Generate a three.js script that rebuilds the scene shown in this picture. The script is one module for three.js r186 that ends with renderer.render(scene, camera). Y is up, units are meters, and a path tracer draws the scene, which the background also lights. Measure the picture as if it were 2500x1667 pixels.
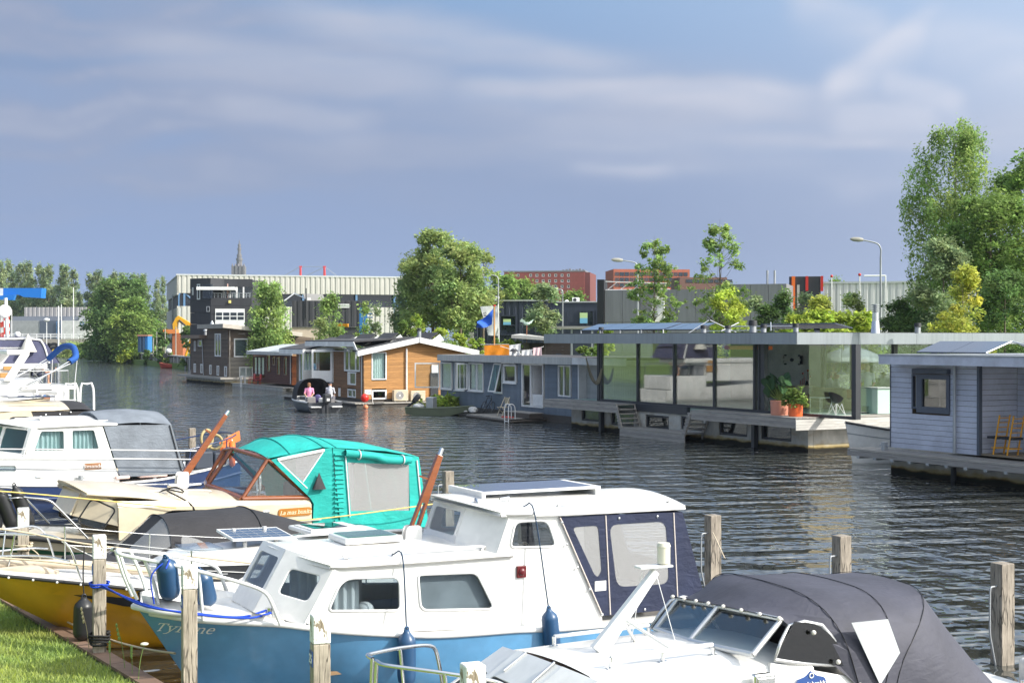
import*as THREE from 'three';
import{mergeGeometries,mergeVertices,toCreasedNormals}from 'three/addons/utils/BufferGeometryUtils.js';
import{RoundedBoxGeometry}from 'three/addons/geometries/RoundedBoxGeometry.js';
import{MarchingCubes}from 'three/addons/objects/MarchingCubes.js';
import{FontLoader}from 'three/addons/loaders/FontLoader.js';
import{TextGeometry}from 'three/addons/geometries/TextGeometry.js';
// ---------- camera, sky, sun, exposure ----------
const FP=3500,UC=1250,VH=828,EYE=4.05;// focal length and horizon in photograph pixels, eye height over the water
const scene=new THREE.Scene();
const camera=new THREE.PerspectiveCamera(2*Math.atan(833.5 / FP)*180 / Math.PI,2500 / 1667,0.1,9000);
camera.position.set(0,EYE,0);
camera.rotation.x=-5.5 / FP;
scene.add(camera);
// hash noise
function rng(seed){let s=(seed*2654435761)>>>0||1;return()=>{s ^=s<<13;s>>>=0;s ^=s>>>17;s ^=s<<5;s>>>=0;return s / 4294967296;};}
function hash(x,y,z=0){let h=Math.imul(x,374761393)+Math.imul(y,668265263)+Math.imul(z,2147483647 - 61);h=Math.imul(h ^(h>>>13),1274126177);return((h ^(h>>>16))>>>0)/ 4294967296;}
const sm=t=>t*t*(3 - 2*t),lerp=(a,b,t)=>a+(b - a)*t,clamp=(x,a=0,b=1)=>Math.max(a,Math.min(b,x));
function vnoise(x,y,px=0,py=0,seed=0){// value noise, periodic when px, py given
const xi=Math.floor(x),yi=Math.floor(y),fx=sm(x - xi),fy=sm(y - yi);
const w=(v,p)=>p?((v % p)+p)% p:v;
const a=hash(w(xi,px),w(yi,py),seed),b=hash(w(xi+1,px),w(yi,py),seed),c=hash(w(xi,px),w(yi+1,py),seed),d=hash(w(xi+1,px),w(yi+1,py),seed);
return lerp(lerp(a,b,fx),lerp(c,d,fx),fy);
}
function fbm(x,y,px,py,oct=4,seed=0){let s=0,a=0.5,n=0;for(let i=0;i<oct;i++){s+=a*vnoise(x,y,px,py,seed+i);n+=a;x*=2;y*=2;px*=2;py*=2;a*=0.5;}return s / n;}
const SUN=new THREE.Vector3(0.90,0.66,0.30).normalize();
const STREAKS=[[700,10,1520,150,40,0.75],[1120,212,1980,232,34,0.8],[300,95,1130,190,50,0.5],[520,236,920,296,36,0.45],[1400,392,1650,410,16,0.5],[2010,222,2290,30,46,0.85],[1930,-30,2180,70,50,0.6],[2140,178,2360,236,34,0.6],[2030,292,2300,272,30,0.65],[2250,60,2560,140,70,0.45],[1300,300,2000,345,40,0.3]];
// sky: a computed dome of air and thin streaks of high cloud, with a strengthened sun-side glow
{
const W=1792,H=896,d=new Float32Array(W*H*4);
for(let j=0;j<H;j++){
const el=(j+0.5)/ H*Math.PI - Math.PI / 2,se=Math.max(0,Math.sin(el));
for(let i=0;i<W;i++){
const az=(i+0.5)/ W*2*Math.PI - Math.PI;// atan2(z, x)
const k=(j*W+i)*4;
const t=sm(clamp((el - 0.06)/ 0.26));
// clear air from horizon to zenith, slightly veiled
let r=lerp(0.168,0.160,t),g=lerp(0.244,0.325,t),b=lerp(0.428,0.58,t);
if(el>-0.02){
const a2=((az+Math.PI / 2+3*Math.PI)%(2*Math.PI))- Math.PI,ca=Math.cos(a2);// 0 straight ahead, grows to the right
// a sheet of thin cloud drawn out in long streaks; its place is read on the photograph and it goes on round the sky
const U=ca>0.25?1250+3500*Math.tan(a2):1250+13550*Math.sign(a2)+9000*(a2 - Math.sign(a2)*1.318),Vv=828 - 3500*Math.tan(Math.min(el,1.35))/ Math.max(ca,0.25);
const w1=(fbm(U / 700,Vv / 260,0,0,3,91)- 0.5)*190,w2=(fbm(U / 260,Vv / 90,0,0,3,92)- 0.5)*60,v2=Vv+w1+w2;
const top=-260+clamp(U / 2500,-1,1.4)*470,bot=560 - clamp(U / 2500,-1,1.4)*90;
const fib=fbm(U / 420+7,v2 / 34,0,0,5,23),bro=fbm(U / 1100+3,v2 / 150,0,0,4,11);
const inFar=ca<0.75||el>0.32?clamp((bro - 0.36)*3):0;
let c=sm(clamp((v2 - top)/ 150))*(1 - sm(clamp((v2 - bot+190)/ 230)))*clamp(0.12+0.75*bro+1.15*(fib - 0.42));c=Math.max(c,inFar*(0.45+0.5*fib));c=clamp(c*1.15);
r=lerp(r,0.262,c);g=lerp(g,0.322,c);b=lerp(b,0.475,c);
let h=0;for(const[u0,q0,u1,q1,wd,st]of STREAKS){const k=(U - u0)/(u1 - u0);if(k<-0.15||k>1.15)continue;const dv=(Vv+w2*0.9 - lerp(q0,q1,k))/ wd,tail=sm(clamp((k+0.15)/ 0.3))*sm(clamp((1.15 - k)/ 0.35));h=Math.max(h,st*tail*Math.exp(-(dv>0?dv*dv*0.35:dv*dv*1.6))*(0.35+0.95*fib));}
h=clamp(Math.max(h,0.5*Math.pow(clamp(fib*2.1 - 0.95),2)*c));r=lerp(r,0.46,h);g=lerp(g,0.49,h);b=lerp(b,0.60,h);
const cg=Math.cos(el)*(Math.cos(az)*SUN.x+Math.sin(az)*SUN.z)+se*SUN.y,fillGlow=Math.pow((1+cg)/ 2,4);// haze glow towards the sun, made stronger to fill the shade
r+=2.7*fillGlow;g+=2.6*fillGlow;b+=2.35*fillGlow;
}else{r=0.16;g=0.19;b=0.22;}
d[k]=r*0.8;d[k+1]=g*0.8;d[k+2]=b*0.8;d[k+3]=1;
}
}
const t=new THREE.DataTexture(d,W,H,THREE.RGBAFormat,THREE.FloatType);
t.mapping=THREE.EquirectangularReflectionMapping;t.magFilter=THREE.LinearFilter;t.minFilter=THREE.LinearFilter;t.needsUpdate=true;
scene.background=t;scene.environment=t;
}
scene.backgroundIntensity=1.0;scene.environmentIntensity=1.0;
const sun=new THREE.DirectionalLight(new THREE.Color().setRGB(1,0.95,0.86),4.3);
sun.position.copy(SUN).multiplyScalar(400);sun.target.position.set(0,0,-60);
sun.position.add(sun.target.position);
sun.castShadow=true;sun.shadow.mapSize.set(4096,4096);
Object.assign(sun.shadow.camera,{left:-160,right:160,top:160,bottom:-160,near:1,far:1200});
scene.add(sun,sun.target);
const renderer=new THREE.WebGLRenderer({antialias:true});
renderer.setSize(1024,682);
renderer.toneMapping=THREE.LinearToneMapping;
renderer.toneMappingExposure=1.36;
renderer.shadowMap.enabled=true;
scene.fog=new THREE.FogExp2(new THREE.Color().setRGB(0.36,0.42,0.52),0.0001);
// ---------- helpers ----------
const V=(x,y,z)=>new THREE.Vector3(x,y,z);
const taken={};
function numbered(n){if(!(n in taken)){taken[n]=0;return n;}taken[n]++;return n+'_'+String(taken[n]).padStart(3,'0');}
function thing(name,label,category,group,fr){
const o=new THREE.Group();o.name=numbered(name);o.userData={label,category};
if(group)o.userData.group=group;
if(fr)fr.place(o);
scene.add(o);return o;
}
// texture coordinates in metres, by the way each face points; turn = grain upright
function metreUV(g,turn=false){
const ng=g.index?g.toNonIndexed():g;const p=ng.attributes.position,n=p.count,uv=new Float32Array(n*2);
const a=V(),b=V(),c=V(),e=V();
for(let i=0;i<n;i+=3){
a.fromBufferAttribute(p,i);b.fromBufferAttribute(p,i+1);c.fromBufferAttribute(p,i+2);
e.copy(b).sub(a).cross(c.clone().sub(a));const x=Math.abs(e.x),y=Math.abs(e.y),z=Math.abs(e.z);
[a,b,c].forEach((q,k)=>{let u,v;if(y>=x&&y>=z){u=q.x;v=q.z;}else if(x>=z){u=q.z;v=q.y;}else{u=q.x;v=q.y;}if(turn)[u,v]=[v,u];uv[(i+k)*2]=u;uv[(i+k)*2+1]=v;});
}
ng.setAttribute('uv',new THREE.BufferAttribute(uv,2));return ng;
}
function clean(g){const q=g.index?g.toNonIndexed():g.clone();for(const k of Object.keys(q.attributes))if(!['position','normal','uv','color'].includes(k))q.deleteAttribute(k);q.morphAttributes={};return q;}
function merge(gs){gs=gs.flat(9).filter(Boolean).map(clean);if(gs.length===1)return gs[0];gs.forEach(g=>{if(!g.attributes.uv)g.setAttribute('uv',new THREE.BufferAttribute(new Float32Array(g.attributes.position.count*2),2));if(!g.attributes.normal)g.computeVertexNormals();});return mergeGeometries(gs,false);}
let XF=null;// set while a wall that faces another way is being built
function part(parent,name,geo,mat,opt={}){
let g=Array.isArray(geo)?merge(geo):geo;
if(!opt.keepUV)g=metreUV(g,opt.turn);
if(XF){g=g.clone();g.applyMatrix4(XF);}
const m=new THREE.Mesh(g,mat);m.name=parent===scene?numbered(name):name;m.castShadow=m.receiveShadow=true;
if(opt.label)m.userData.label=opt.label;if(opt.kind)m.userData.kind=opt.kind;
parent.add(m);return m;
}
function solo(name,label,category,geo,mat,group,fr,opt={}){const m=part(scene,name,geo,mat,opt);m.userData={...m.userData,label,category};if(group)m.userData.group=group;if(fr)fr.place(m);return m;}
function setting(name,geo,mat,opt={}){const m=part(scene,name,geo,mat,opt);m.userData.kind=opt.kind||'structure';if(opt.label)m.userData.label=opt.label;if(opt.category)m.userData.category=opt.category;return m;}
function dup(o,label){const c=o.clone();c.name=numbered(o.name.replace(/_\d{3}$/,''));c.userData={...o.userData};if(label)c.userData.label=label;scene.add(c);return c;}
// geometry
const BX=(x0,x1,y0,y1,z0,z1)=>new THREE.BoxGeometry(Math.abs(x1 - x0),Math.abs(y1 - y0),Math.abs(z1 - z0)).translate((x0+x1)/ 2,(y0+y1)/ 2,(z0+z1)/ 2);
const RB=(x0,x1,y0,y1,z0,z1,r=0.01,s=2)=>new RoundedBoxGeometry(Math.abs(x1 - x0),Math.abs(y1 - y0),Math.abs(z1 - z0),s,r).translate((x0+x1)/ 2,(y0+y1)/ 2,(z0+z1)/ 2);
function shapeOf(pts,holes=[]){const s=new THREE.Shape(pts.map(p=>new THREE.Vector2(p[0],p[1])));for(const h of holes)s.holes.push(new THREE.Path(h.map(p=>new THREE.Vector2(p[0],p[1]))));return s;}
function EX(pts,z0,z1,holes=[],bev=0){// outline in XY drawn out along Z
const d=Math.abs(z1 - z0)- 2*bev;const g=new THREE.ExtrudeGeometry(shapeOf(pts,holes),bev?{depth:d,bevelEnabled:true,bevelThickness:bev,bevelSize:bev,bevelOffset:-bev,bevelSegments:2,steps:1}:{depth:d,bevelEnabled:false,steps:1});
return g.translate(0,0,Math.min(z0,z1)+bev);
}
const EXX=(pts,x0,x1,holes,bev)=>EX(pts,-x1,-x0,holes,bev).rotateY(-Math.PI / 2).scale(1,1,1);// outline given as [z, y], drawn out along X
function roundPoly(pts,r,n=4){// rounded corners
const out=[];const N=pts.length;
for(let i=0;i<N;i++){
const p=new THREE.Vector2(...pts[i]),a=new THREE.Vector2(...pts[(i+N - 1)% N]),b=new THREE.Vector2(...pts[(i+1)% N]);
const da=a.clone().sub(p),db=b.clone().sub(p);const rr=Math.min(Array.isArray(r)?r[i]:r,da.length()*0.48,db.length()*0.48);
const s=p.clone().addScaledVector(da.normalize(),rr),e=p.clone().addScaledVector(db.normalize(),rr);
for(let k=0;k<=n;k++){const t=k / n;out.push([(1 - t)*(1 - t)*s.x+2*t*(1 - t)*p.x+t*t*e.x,(1 - t)*(1 - t)*s.y+2*t*(1 - t)*p.y+t*t*e.y]);}
}
return out;
}
const pv=p=>Array.isArray(p)?V(...p):p;
function CY(a,b,r0,r1=r0,seg=10,open=false){a=pv(a);b=pv(b);const d=b.clone().sub(a),l=d.length();const g=new THREE.CylinderGeometry(r1,r0,l,seg,1,open);g.translate(0,l / 2,0);g.applyQuaternion(new THREE.Quaternion().setFromUnitVectors(V(0,1,0),d.normalize()));return g.translate(a.x,a.y,a.z);}
const BAR=(pts,r,seg=6)=>merge(pts.slice(1).map((p,i)=>CY(pts[i],p,r,r,seg)));
function TB(pts,r,n=0,seg=6,tension=0.5,closed=false){const c=new THREE.CatmullRomCurve3(pts.map(pv),closed,'catmullrom',tension);return new THREE.TubeGeometry(c,n||pts.length*6,r,seg,closed);}
function SPH(x,y,z,r,sx=1,sy=1,sz=1,seg=14){return new THREE.SphereGeometry(r,seg,Math.max(6,seg*0.7|0)).scale(sx,sy,sz).translate(x,y,z);}
function LA(profile,seg=16){return new THREE.LatheGeometry(profile.map(p=>new THREE.Vector2(p[0],p[1])),seg);}
function aim(g,a,b){a=pv(a);b=pv(b);return g.applyQuaternion(new THREE.Quaternion().setFromUnitVectors(V(0,1,0),b.clone().sub(a).normalize())).translate(a.x,a.y,a.z);}
function LOFT(rows,closeV=false){// rows of points, joined into one sheet
const n=rows[0].length,pos=[],idx=[],uv=[];
rows.forEach((r,i)=>r.forEach((p,j)=>{pos.push(...p);uv.push(j / n,i / rows.length);}));
for(let i=0;i<rows.length - 1;i++)for(let j=0;j<(closeV?n:n - 1);j++){const a=i*n+j,b=i*n+(j+1)% n,c=a+n,d=b+n;idx.push(a,b,c,b,d,c);}
const g=new THREE.BufferGeometry();g.setAttribute('position',new THREE.Float32BufferAttribute(pos,3));g.setAttribute('uv',new THREE.Float32BufferAttribute(uv,2));g.setIndex(idx);g.computeVertexNormals();return g;
}
function CAP(row){const n=row.length,c=[0,0,0];row.forEach(p=>p.forEach((v,k)=>c[k]+=v / n));const pos=[...c],idx=[];row.forEach(p=>pos.push(...p));for(let i=0;i<n;i++)idx.push(0,1+i,1+(i+1)% n);const g=new THREE.BufferGeometry();g.setAttribute('position',new THREE.Float32BufferAttribute(pos,3));g.setIndex(idx);g.computeVertexNormals();return g;}
function SHEET(pts,t){// a bent panel through corner points (polygon fan) with thickness t
const n=pts.length;const a=pv(pts[0]),nn=pv(pts[1]).clone().sub(a).cross(pv(pts[n - 1]).clone().sub(a)).normalize().multiplyScalar(t);
const pos=[];pts.forEach(p=>pos.push(...pv(p).toArray()));pts.forEach(p=>pos.push(...pv(p).clone().add(nn).toArray()));
const idx=[];for(let i=1;i<n - 1;i++){idx.push(0,i+1,i);idx.push(n,n+i,n+i+1);}for(let i=0;i<n;i++){const j=(i+1)% n;idx.push(i,j,n+i,j,n+j,n+i);}
let g=new THREE.BufferGeometry();g.setAttribute('position',new THREE.Float32BufferAttribute(pos,3));g.setIndex(idx);g=g.toNonIndexed();g.computeVertexNormals();return g;
}
const creased=(g,a=0.6)=>{g=clean(g);return toCreasedNormals(g,a);};
function smooth(g){const q=new THREE.BufferGeometry();q.setAttribute('position',g.attributes.position.clone());const m=mergeVertices(g.index?g:q,1e-4);m.computeVertexNormals();return m;}
const PX=(u,v,D)=>V((u - UC)/ FP*D,EYE -(v - VH)/ FP*D,-D);// photograph pixel at a distance
const depthAt=(v,h=0)=>FP*(EYE - h)/(v - VH);// distance of a point of known height
// a frame: local X along (ax, az), Y up, Z to its right-hand normal
class Frame{
constructor(x,z,ax,az,y=0){const l=Math.hypot(ax,az);this.o=V(x,y,z);this.a=V(ax / l,0,az / l);this.b=V(-az / l,0,ax / l);this.ry=Math.atan2(-az,ax);}
place(o){o.position.copy(this.o);o.rotation.y=this.ry;return o;}
W(x,y,z){return V(this.o.x+this.a.x*x+this.b.x*z,this.o.y+y,this.o.z+this.a.z*x+this.b.z*z);}
ray(u,v){return V((u - UC)/ FP,-(v - VH)/ FP,-1);}
S(u,v,w=0){const d=this.ray(u,v),n=this.b,e=V(0,EYE,0);const t=(this.o.dot(n)+w - e.dot(n))/ d.dot(n);const P=e.addScaledVector(d,t).sub(this.o);return[P.dot(this.a),P.y];}
E(u,v,s=0){const d=this.ray(u,v),n=this.a,e=V(0,EYE,0);const t=(this.o.dot(n)+s - e.dot(n))/ d.dot(n);const P=e.addScaledVector(d,t).sub(this.o);return[P.dot(this.b),P.y];}
T(u,v,h=0){const d=this.ray(u,v),t=(this.o.y+h - EYE)/ d.y;const P=V(0,EYE,0).addScaledVector(d,t).sub(this.o);return[P.dot(this.a),P.dot(this.b)];}
poly(list,w=0){return list.map(([u,v])=>this.S(u,v,w));}
}
// ---------- materials ----------
function tex(w,h,fn,opt={}){
const d=new Uint8Array(w*h*4);
for(let j=0;j<h;j++)for(let i=0;i<w;i++){const c=fn(i / w,j / h,i,j),k=(j*w+i)*4;if(typeof c==='number'){d[k]=d[k+1]=d[k+2]=clamp(c)*255;}else{d[k]=clamp(c[0])*255;d[k+1]=clamp(c[1])*255;d[k+2]=clamp(c[2])*255;}d[k+3]=255;}
const t=new THREE.DataTexture(d,w,h);t.wrapS=t.wrapT=THREE.RepeatWrapping;t.magFilter=THREE.LinearFilter;t.minFilter=THREE.LinearMipmapLinearFilter;t.generateMipmaps=true;if(opt.srgb)t.colorSpace=THREE.SRGBColorSpace;t.repeat.set(opt.ru||1,opt.rv||1);t.needsUpdate=true;return t;
}
const again=(t,ru,rv)=>{const c=t.clone();c.repeat.set(ru,rv);c.needsUpdate=true;return c;};
const rgb=(r,g,b)=>new THREE.Color().setRGB(r,g,b);
function mat(c,rough=0.6,opt={}){const{phys,...o}=opt;const K=(phys||o.clearcoat||o.transmission||o.sheen)?THREE.MeshPhysicalMaterial:THREE.MeshStandardMaterial;return new K({color:Array.isArray(c)?rgb(...c):c,roughness:rough,...o});}
// grey-scale patterns, about 1 = unchanged
const T_grime=tex(512,512,(u,v)=>{const a=fbm(u*6,v*6,6,6,5,1),b=fbm(u*40,v*40,40,40,3,5);return 0.72+0.38*a+0.12*(b - 0.5);},{ru:0.35,rv:0.35});
const T_streak=tex(512,512,(u,v)=>{const a=fbm(u*60,v*3,60,3,4,7),b=fbm(u*9,v*2,9,2,3,8);return 0.66+0.26*a+0.26*b;},{ru:0.2,rv:0.2});
const T_wood=tex(512,512,(u,v)=>{const w=fbm(u*4,v*30,4,30,4,3),f=fbm(u*10,v*130,10,130,3,4),k=fbm(u*5,v*5,5,5,3,9);return 0.48+0.32*w+0.34*f+0.16*k;},{ru:0.5,rv:0.5});
const T_fab=tex(256,256,(u,v)=>{const a=fbm(u*5,v*5,5,5,4,31),b=hash(u*256|0,v*256|0,3);return 0.74+0.5*(a - 0.3)+0.06*(b - 0.5);},{ru:0.8,rv:0.8});
const T_wrinkle=tex(512,512,(u,v)=>{const w=fbm(u*6,v*6,6,6,3,77)*1.3,a=fbm(u*5+w,v*16+w,0,0,4,71);return 0.5+0.9*(Math.abs(a - 0.5)*2 - 0.25)+0.25*(fbm(u*40,v*40,40,40,2,72)- 0.5);},{ru:0.7,rv:0.7});
const T_grain=tex(256,256,(u,v)=>0.5+0.5*(fbm(u*30,v*30,30,30,3,17)- 0.5)*2);
const T_post=tex(512,512,(u,v)=>{const g=fbm(u*5,v*46,5,46,4,51),f=fbm(u*14,v*120,14,120,3,52),s=fbm(u*9,v*9,9,9,4,53),k=fbm(u*3+2,v*30,3,30,3,54);const crack=clamp((Math.abs(k - 0.5)- 0.012)*22);return(0.42+0.5*g+0.3*(f - 0.4)+0.42*(s - 0.45))*lerp(0.3,1,crack);},{ru:0.9,rv:0.9});
const T_chip=tex(256,256,(u,v)=>{const n=fbm(u*7,v*16,7,16,4,57),c=clamp((n - 0.60)*26);return[lerp(0.93,0.55,c),lerp(0.93,0.50,c),lerp(0.91,0.42,c)];},{srgb:true,ru:2,rv:2});
const aged=c=>mat(c,0.9,{map:T_post,bumpMap:T_post,bumpScale:0.006});
const wood=(c,o={})=>mat(c,0.75,{map:T_wood,bumpMap:T_wood,bumpScale:0.003,...o});
const paint=(c,r=0.5,o={})=>mat(c,r,{map:T_grime,...o});
const gelcoat=(c,o={})=>mat(c,0.28,{map:T_grime,clearcoat:0.4,clearcoatRoughness:0.15,...o});
const canvas=(c,o={})=>mat(c,0.8,{map:T_fab,bumpMap:T_wrinkle,bumpScale:0.010,...o});
const glassM=(c=[0.92,0.95,0.95],o={})=>new THREE.MeshPhysicalMaterial({color:rgb(...c),roughness:0.02,transmission:1,thickness:0,ior:1.5,...o});
const M={
white:gelcoat([0.80,0.79,0.76]),cream:gelcoat([0.66,0.57,0.42]),whiteflat:paint([0.78,0.78,0.77],0.5),
blueHull:gelcoat([0.105,0.30,0.53]),navyHull:gelcoat([0.015,0.035,0.11]),yellowHull:gelcoat([0.80,0.42,0.015]),
navyCanvas:canvas([0.018,0.026,0.065]),blackCanvas:canvas([0.03,0.029,0.033]),greyCanvas:canvas([0.19,0.215,0.25]),teal:canvas([0.012,0.42,0.37]),duskCanvas:canvas([0.058,0.059,0.082],{roughness:0.7,bumpScale:0.006}),
blueCanvas:canvas([0.012,0.09,0.36]),
chrome:mat([0.75,0.75,0.74],0.18,{metalness:1}),alu:mat([0.72,0.72,0.71],0.38,{metalness:0.85}),galv:mat([0.42,0.44,0.46],0.5,{metalness:0.6,map:T_grime}),
black:mat([0.015,0.015,0.017],0.5),rubber:mat([0.025,0.026,0.028],0.55),dark:mat([0.02,0.022,0.026],0.6),fenderBlue:mat([0.022,0.075,0.17],0.35,{map:T_grime}),fenderBlack:mat([0.022,0.023,0.025],0.38,{map:T_grime}),
varnish:mat([0.26,0.075,0.022],0.25,{map:T_wood,clearcoat:0.7,clearcoatRoughness:0.1}),
glass:glassM(),tint:glassM([0.80,0.84,0.86]),smoke:glassM([0.16,0.17,0.18]),vinyl:glassM([0.84,0.84,0.84],{roughness:0.14,transmission:0.78}),green:glassM([0.5,0.72,0.68]),
greyWood:wood([0.36,0.335,0.30]),waterWood:aged([0.40,0.345,0.28]),postWood:aged([0.52,0.45,0.36]),postWhite:mat([0.95,0.95,0.95],0.6,{map:T_chip,bumpMap:T_post,bumpScale:0.003}),darkWood:wood([0.09,0.075,0.062]),deckWood:wood([0.30,0.28,0.26]),
rope:mat([0.50,0.42,0.30],0.9),ropeBlue:mat([0.01,0.06,0.50],0.8),ropeBlack:mat([0.012,0.012,0.012],0.85),ropeNavy:mat([0.02,0.045,0.09],0.85),ropeYellow:mat([0.75,0.56,0.16],0.8),ropeWhite:mat([0.74,0.73,0.70],0.8),
red:mat([0.55,0.03,0.02],0.4),orange:mat([0.80,0.16,0.02],0.5),terracotta:mat([0.62,0.20,0.11],0.6),skin:mat([0.55,0.32,0.22],0.55),
concrete:paint([0.40,0.385,0.35],0.85,{bumpMap:T_grain,bumpScale:0.002}),roofing:mat([0.06,0.06,0.065],0.9,{map:T_grime}),solar:mat([0.035,0.05,0.085],0.12,{clearcoat:0.8}),
};
const mShared={};
const cachedMat=(k,f)=>mShared[k]||(mShared[k]=f());
// boards: each a mesh of its own, cut round the openings.  span(y) gives [x0, x1] of the wall at a height
let plankGeo=new Map();
function planks(parent,mats,{y0,y1,h,span,z0,z1,holes=[],gap=0.006,seed=1,name='plank',upright=false}){
const r=rng(seed);let n=0;
for(let y=y0;y<y1 - 0.01;y+=h){
const a=y,b=Math.min(y1,y+h)- gap;const s0=span(a),s1=span(b);if(!s0||!s1)continue;
const cuts=holes.filter(q=>q[3]>a+0.02&&q[2]<b - 0.02).map(q=>[q[0],q[1]]).sort((p,q)=>p[0]- q[0]);
const m=mats[Math.floor(r()*mats.length)];const zt=z1+(r()- 0.5)*0.004;let L0=s0[0],L1=s1[0];
const put=(xa,xb,xc,xd)=>{if(Math.min(xb - xa,xd - xc)<0.02&&Math.max(xb - xa,xd - xc)<0.05)return;const q=[[xa,a],[xb,a],[xd,b],[xc,b]].map(p=>upright?[p[1],p[0]]:p);if(upright)q.reverse();part(parent,name,EX(q,z0,zt),m,{turn:upright});n++;};
for(const c of cuts){if(c[0]>Math.max(L0,L1)+0.02)put(L0,c[0],L1,c[0]);L0=Math.max(L0,c[1]);L1=Math.max(L1,c[1]);}
if(Math.max(s0[1],s1[1])>Math.min(L0,L1))put(L0,Math.max(L0,s0[1]),L1,Math.max(L1,s1[1]));
}
return n;
}
// a framed window in the wall plane Z = z (faces +Z): frame, pane, optional mullions and sill
function windowAt(parent,x0,x1,y0,y1,z,{fm=M.whiteflat,pm=M.glass,w=0.07,proud=0.03,deep=0.06,mull=[],cross=[],sill=false,back=null,name='window',curtain=null}={}){
const hole=[[x0+w,y0+w],[x1 - w,y0+w],[x1 - w,y1 - w],[x0+w,y1 - w]];
const f=part(parent,name,[EX([[x0,y0],[x1,y0],[x1,y1],[x0,y1]],z - deep,z+proud,[hole]),...mull.map(t=>{const x=lerp(x0,x1,t);return BX(x - w*0.5,x+w*0.5,y0+w*0.9,y1 - w*0.9,z - deep*0.7,z+proud*0.8);}),...cross.map(t=>{const y=lerp(y0,y1,t);return BX(x0+w*0.9,x1 - w*0.9,y - w*0.4,y+w*0.4,z - deep*0.6,z+proud*0.7);})],fm);
part(f,'pane',BX(x0+w*0.9,x1 - w*0.9,y0+w*0.9,y1 - w*0.9,z - deep*0.5 - 0.004,z - deep*0.5+0.004),pm);
if(sill)part(f,'sill',BX(x0 - 0.04,x1+0.04,y0 - 0.05,y0 - 0.002,z,z+0.09),fm);
if(curtain)part(f,'curtain',drape(x0+w,x1 - w,y0+w,y1 - w,z - deep - 0.1),curtain);
return f;
}
function drape(x0,x1,y0,y1,z,amp=0.03,wl=0.11){const n=Math.max(8,Math.round((x1 - x0)/ wl*8)),rows=[[],[]];for(let i=0;i<=n;i++){const x=lerp(x0,x1,i / n),q=z+amp*Math.sin((x - x0)/ wl*6.283+Math.sin(x*9));rows[0].push([x,y0,q]);rows[1].push([x,y1,q*1+(z - q)*0.3]);}return LOFT(rows);}
// ---------- setting: water, banks, ground ----------
const BD=[-0.55,0.835],BP=[0.835,0.55],B0=[-1.63,12.14];// mooring bank: along it, across it (x, distance)
const BK=(d,p)=>[B0[0]+BD[0]*d+BP[0]*p,B0[1]+BD[1]*d+BP[1]*p];
const bankFrame=(d,p,deg=0)=>{const[x,D]=BK(d,p),r=deg*Math.PI / 180,c=Math.cos(r),q=Math.sin(r);return new Frame(x,-D,BP[0]*c+BP[1]*q,-(BP[1]*c - BP[0]*q));};// X from bow to stern, Z to the side the camera sees
const CA=[0.467,0.884];// far bank: house frames run towards the camera
const houseFrame=(x,D)=>new Frame(x,-D,CA[0],CA[1]);
{
// ripples: many small wave trains that repeat over 21 m
const N=1024,S=21,r=rng(77),sx=new Float32Array(N*N),sy=new Float32Array(N*N);
const cosT=new Float32Array(N);for(let i=0;i<N;i++)cosT[i]=Math.cos(i / N*2*Math.PI);
const waves=[];
for(let k=0;k<40;k++){const lam=0.17*Math.pow(12,Math.pow(r(),1.5));const dir=1.25+(r()+r()- 1)*2.3;const kx=Math.round(Math.cos(dir)*S / lam),ky=Math.round(Math.sin(dir)*S / lam);const amp=0.045*Math.pow(lam / 1,0.16)*(0.5+r());waves.push([kx,ky,amp,Math.floor(r()*N),Math.hypot(kx,ky)||1]);}
const mask=N - 1;
for(const[kx,ky,amp,ph,kl]of waves){const ax=amp*kx / kl,ay=amp*ky / kl,st=kx&mask;for(let j=0;j<N;j++){let q=(Math.imul(ky,j)+ph)&mask,o=j*N;for(let i=0;i<N;i++,o++){const c=cosT[q];sx[o]+=ax*c;sy[o]+=ay*c;q=(q+st)&mask;}}}
const gustT=[];for(let j=0;j<128;j++)for(let i=0;i<128;i++)gustT.push(0.55+0.95*fbm(i / 128*5,j / 128*5,5,5,3,41));
const d=new Uint8Array(N*N*4);
for(let j=0;j<N;j++)for(let i=0;i<N;i++){const o=j*N+i;const gust=gustT[(j>>3)*128+(i>>3)];const mg=Math.hypot(sx[o],sy[o])/ 0.2,kk=gust*(0.5+0.75*mg*mg /(1+0.25*mg*mg)),a=sx[o]*kk,b=sy[o]*kk,l=1 / Math.hypot(a,b,1);d[o*4]=(a*l*0.5+0.5)*255;d[o*4+1]=(b*l*0.5+0.5)*255;d[o*4+2]=(l*0.5+0.5)*255;d[o*4+3]=255;}
const t=new THREE.DataTexture(d,N,N);t.wrapS=t.wrapT=THREE.RepeatWrapping;t.magFilter=THREE.LinearFilter;t.minFilter=THREE.LinearMipmapLinearFilter;t.generateMipmaps=true;t.repeat.set(1 / S,1 / S);t.needsUpdate=true;
M.water=new THREE.MeshPhysicalMaterial({color:rgb(0.042,0.046,0.042),roughness:0.03,ior:2.6,normalMap:t,normalScale:new THREE.Vector2(0.95,0.95)});
}
function slab(name,pts,y0,y1,m,opt){const g=new THREE.ExtrudeGeometry(shapeOf(pts),{depth:y1 - y0,bevelEnabled:false});g.rotateX(-Math.PI / 2).translate(0,y0,0);return setting(name,g,m,opt);}
const shoreFar=[[62,-30],[36,12],[18.5,45],[10.5,68],[3.5,84],[-8,106],[-25,148],[-44,192],[-68,249],[-101,326]];
setting('water',new THREE.PlaneGeometry(700,620).rotateX(-Math.PI / 2).translate(-150,0,-200),M.water,{label:'rippled grey blue canal water'});
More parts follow.
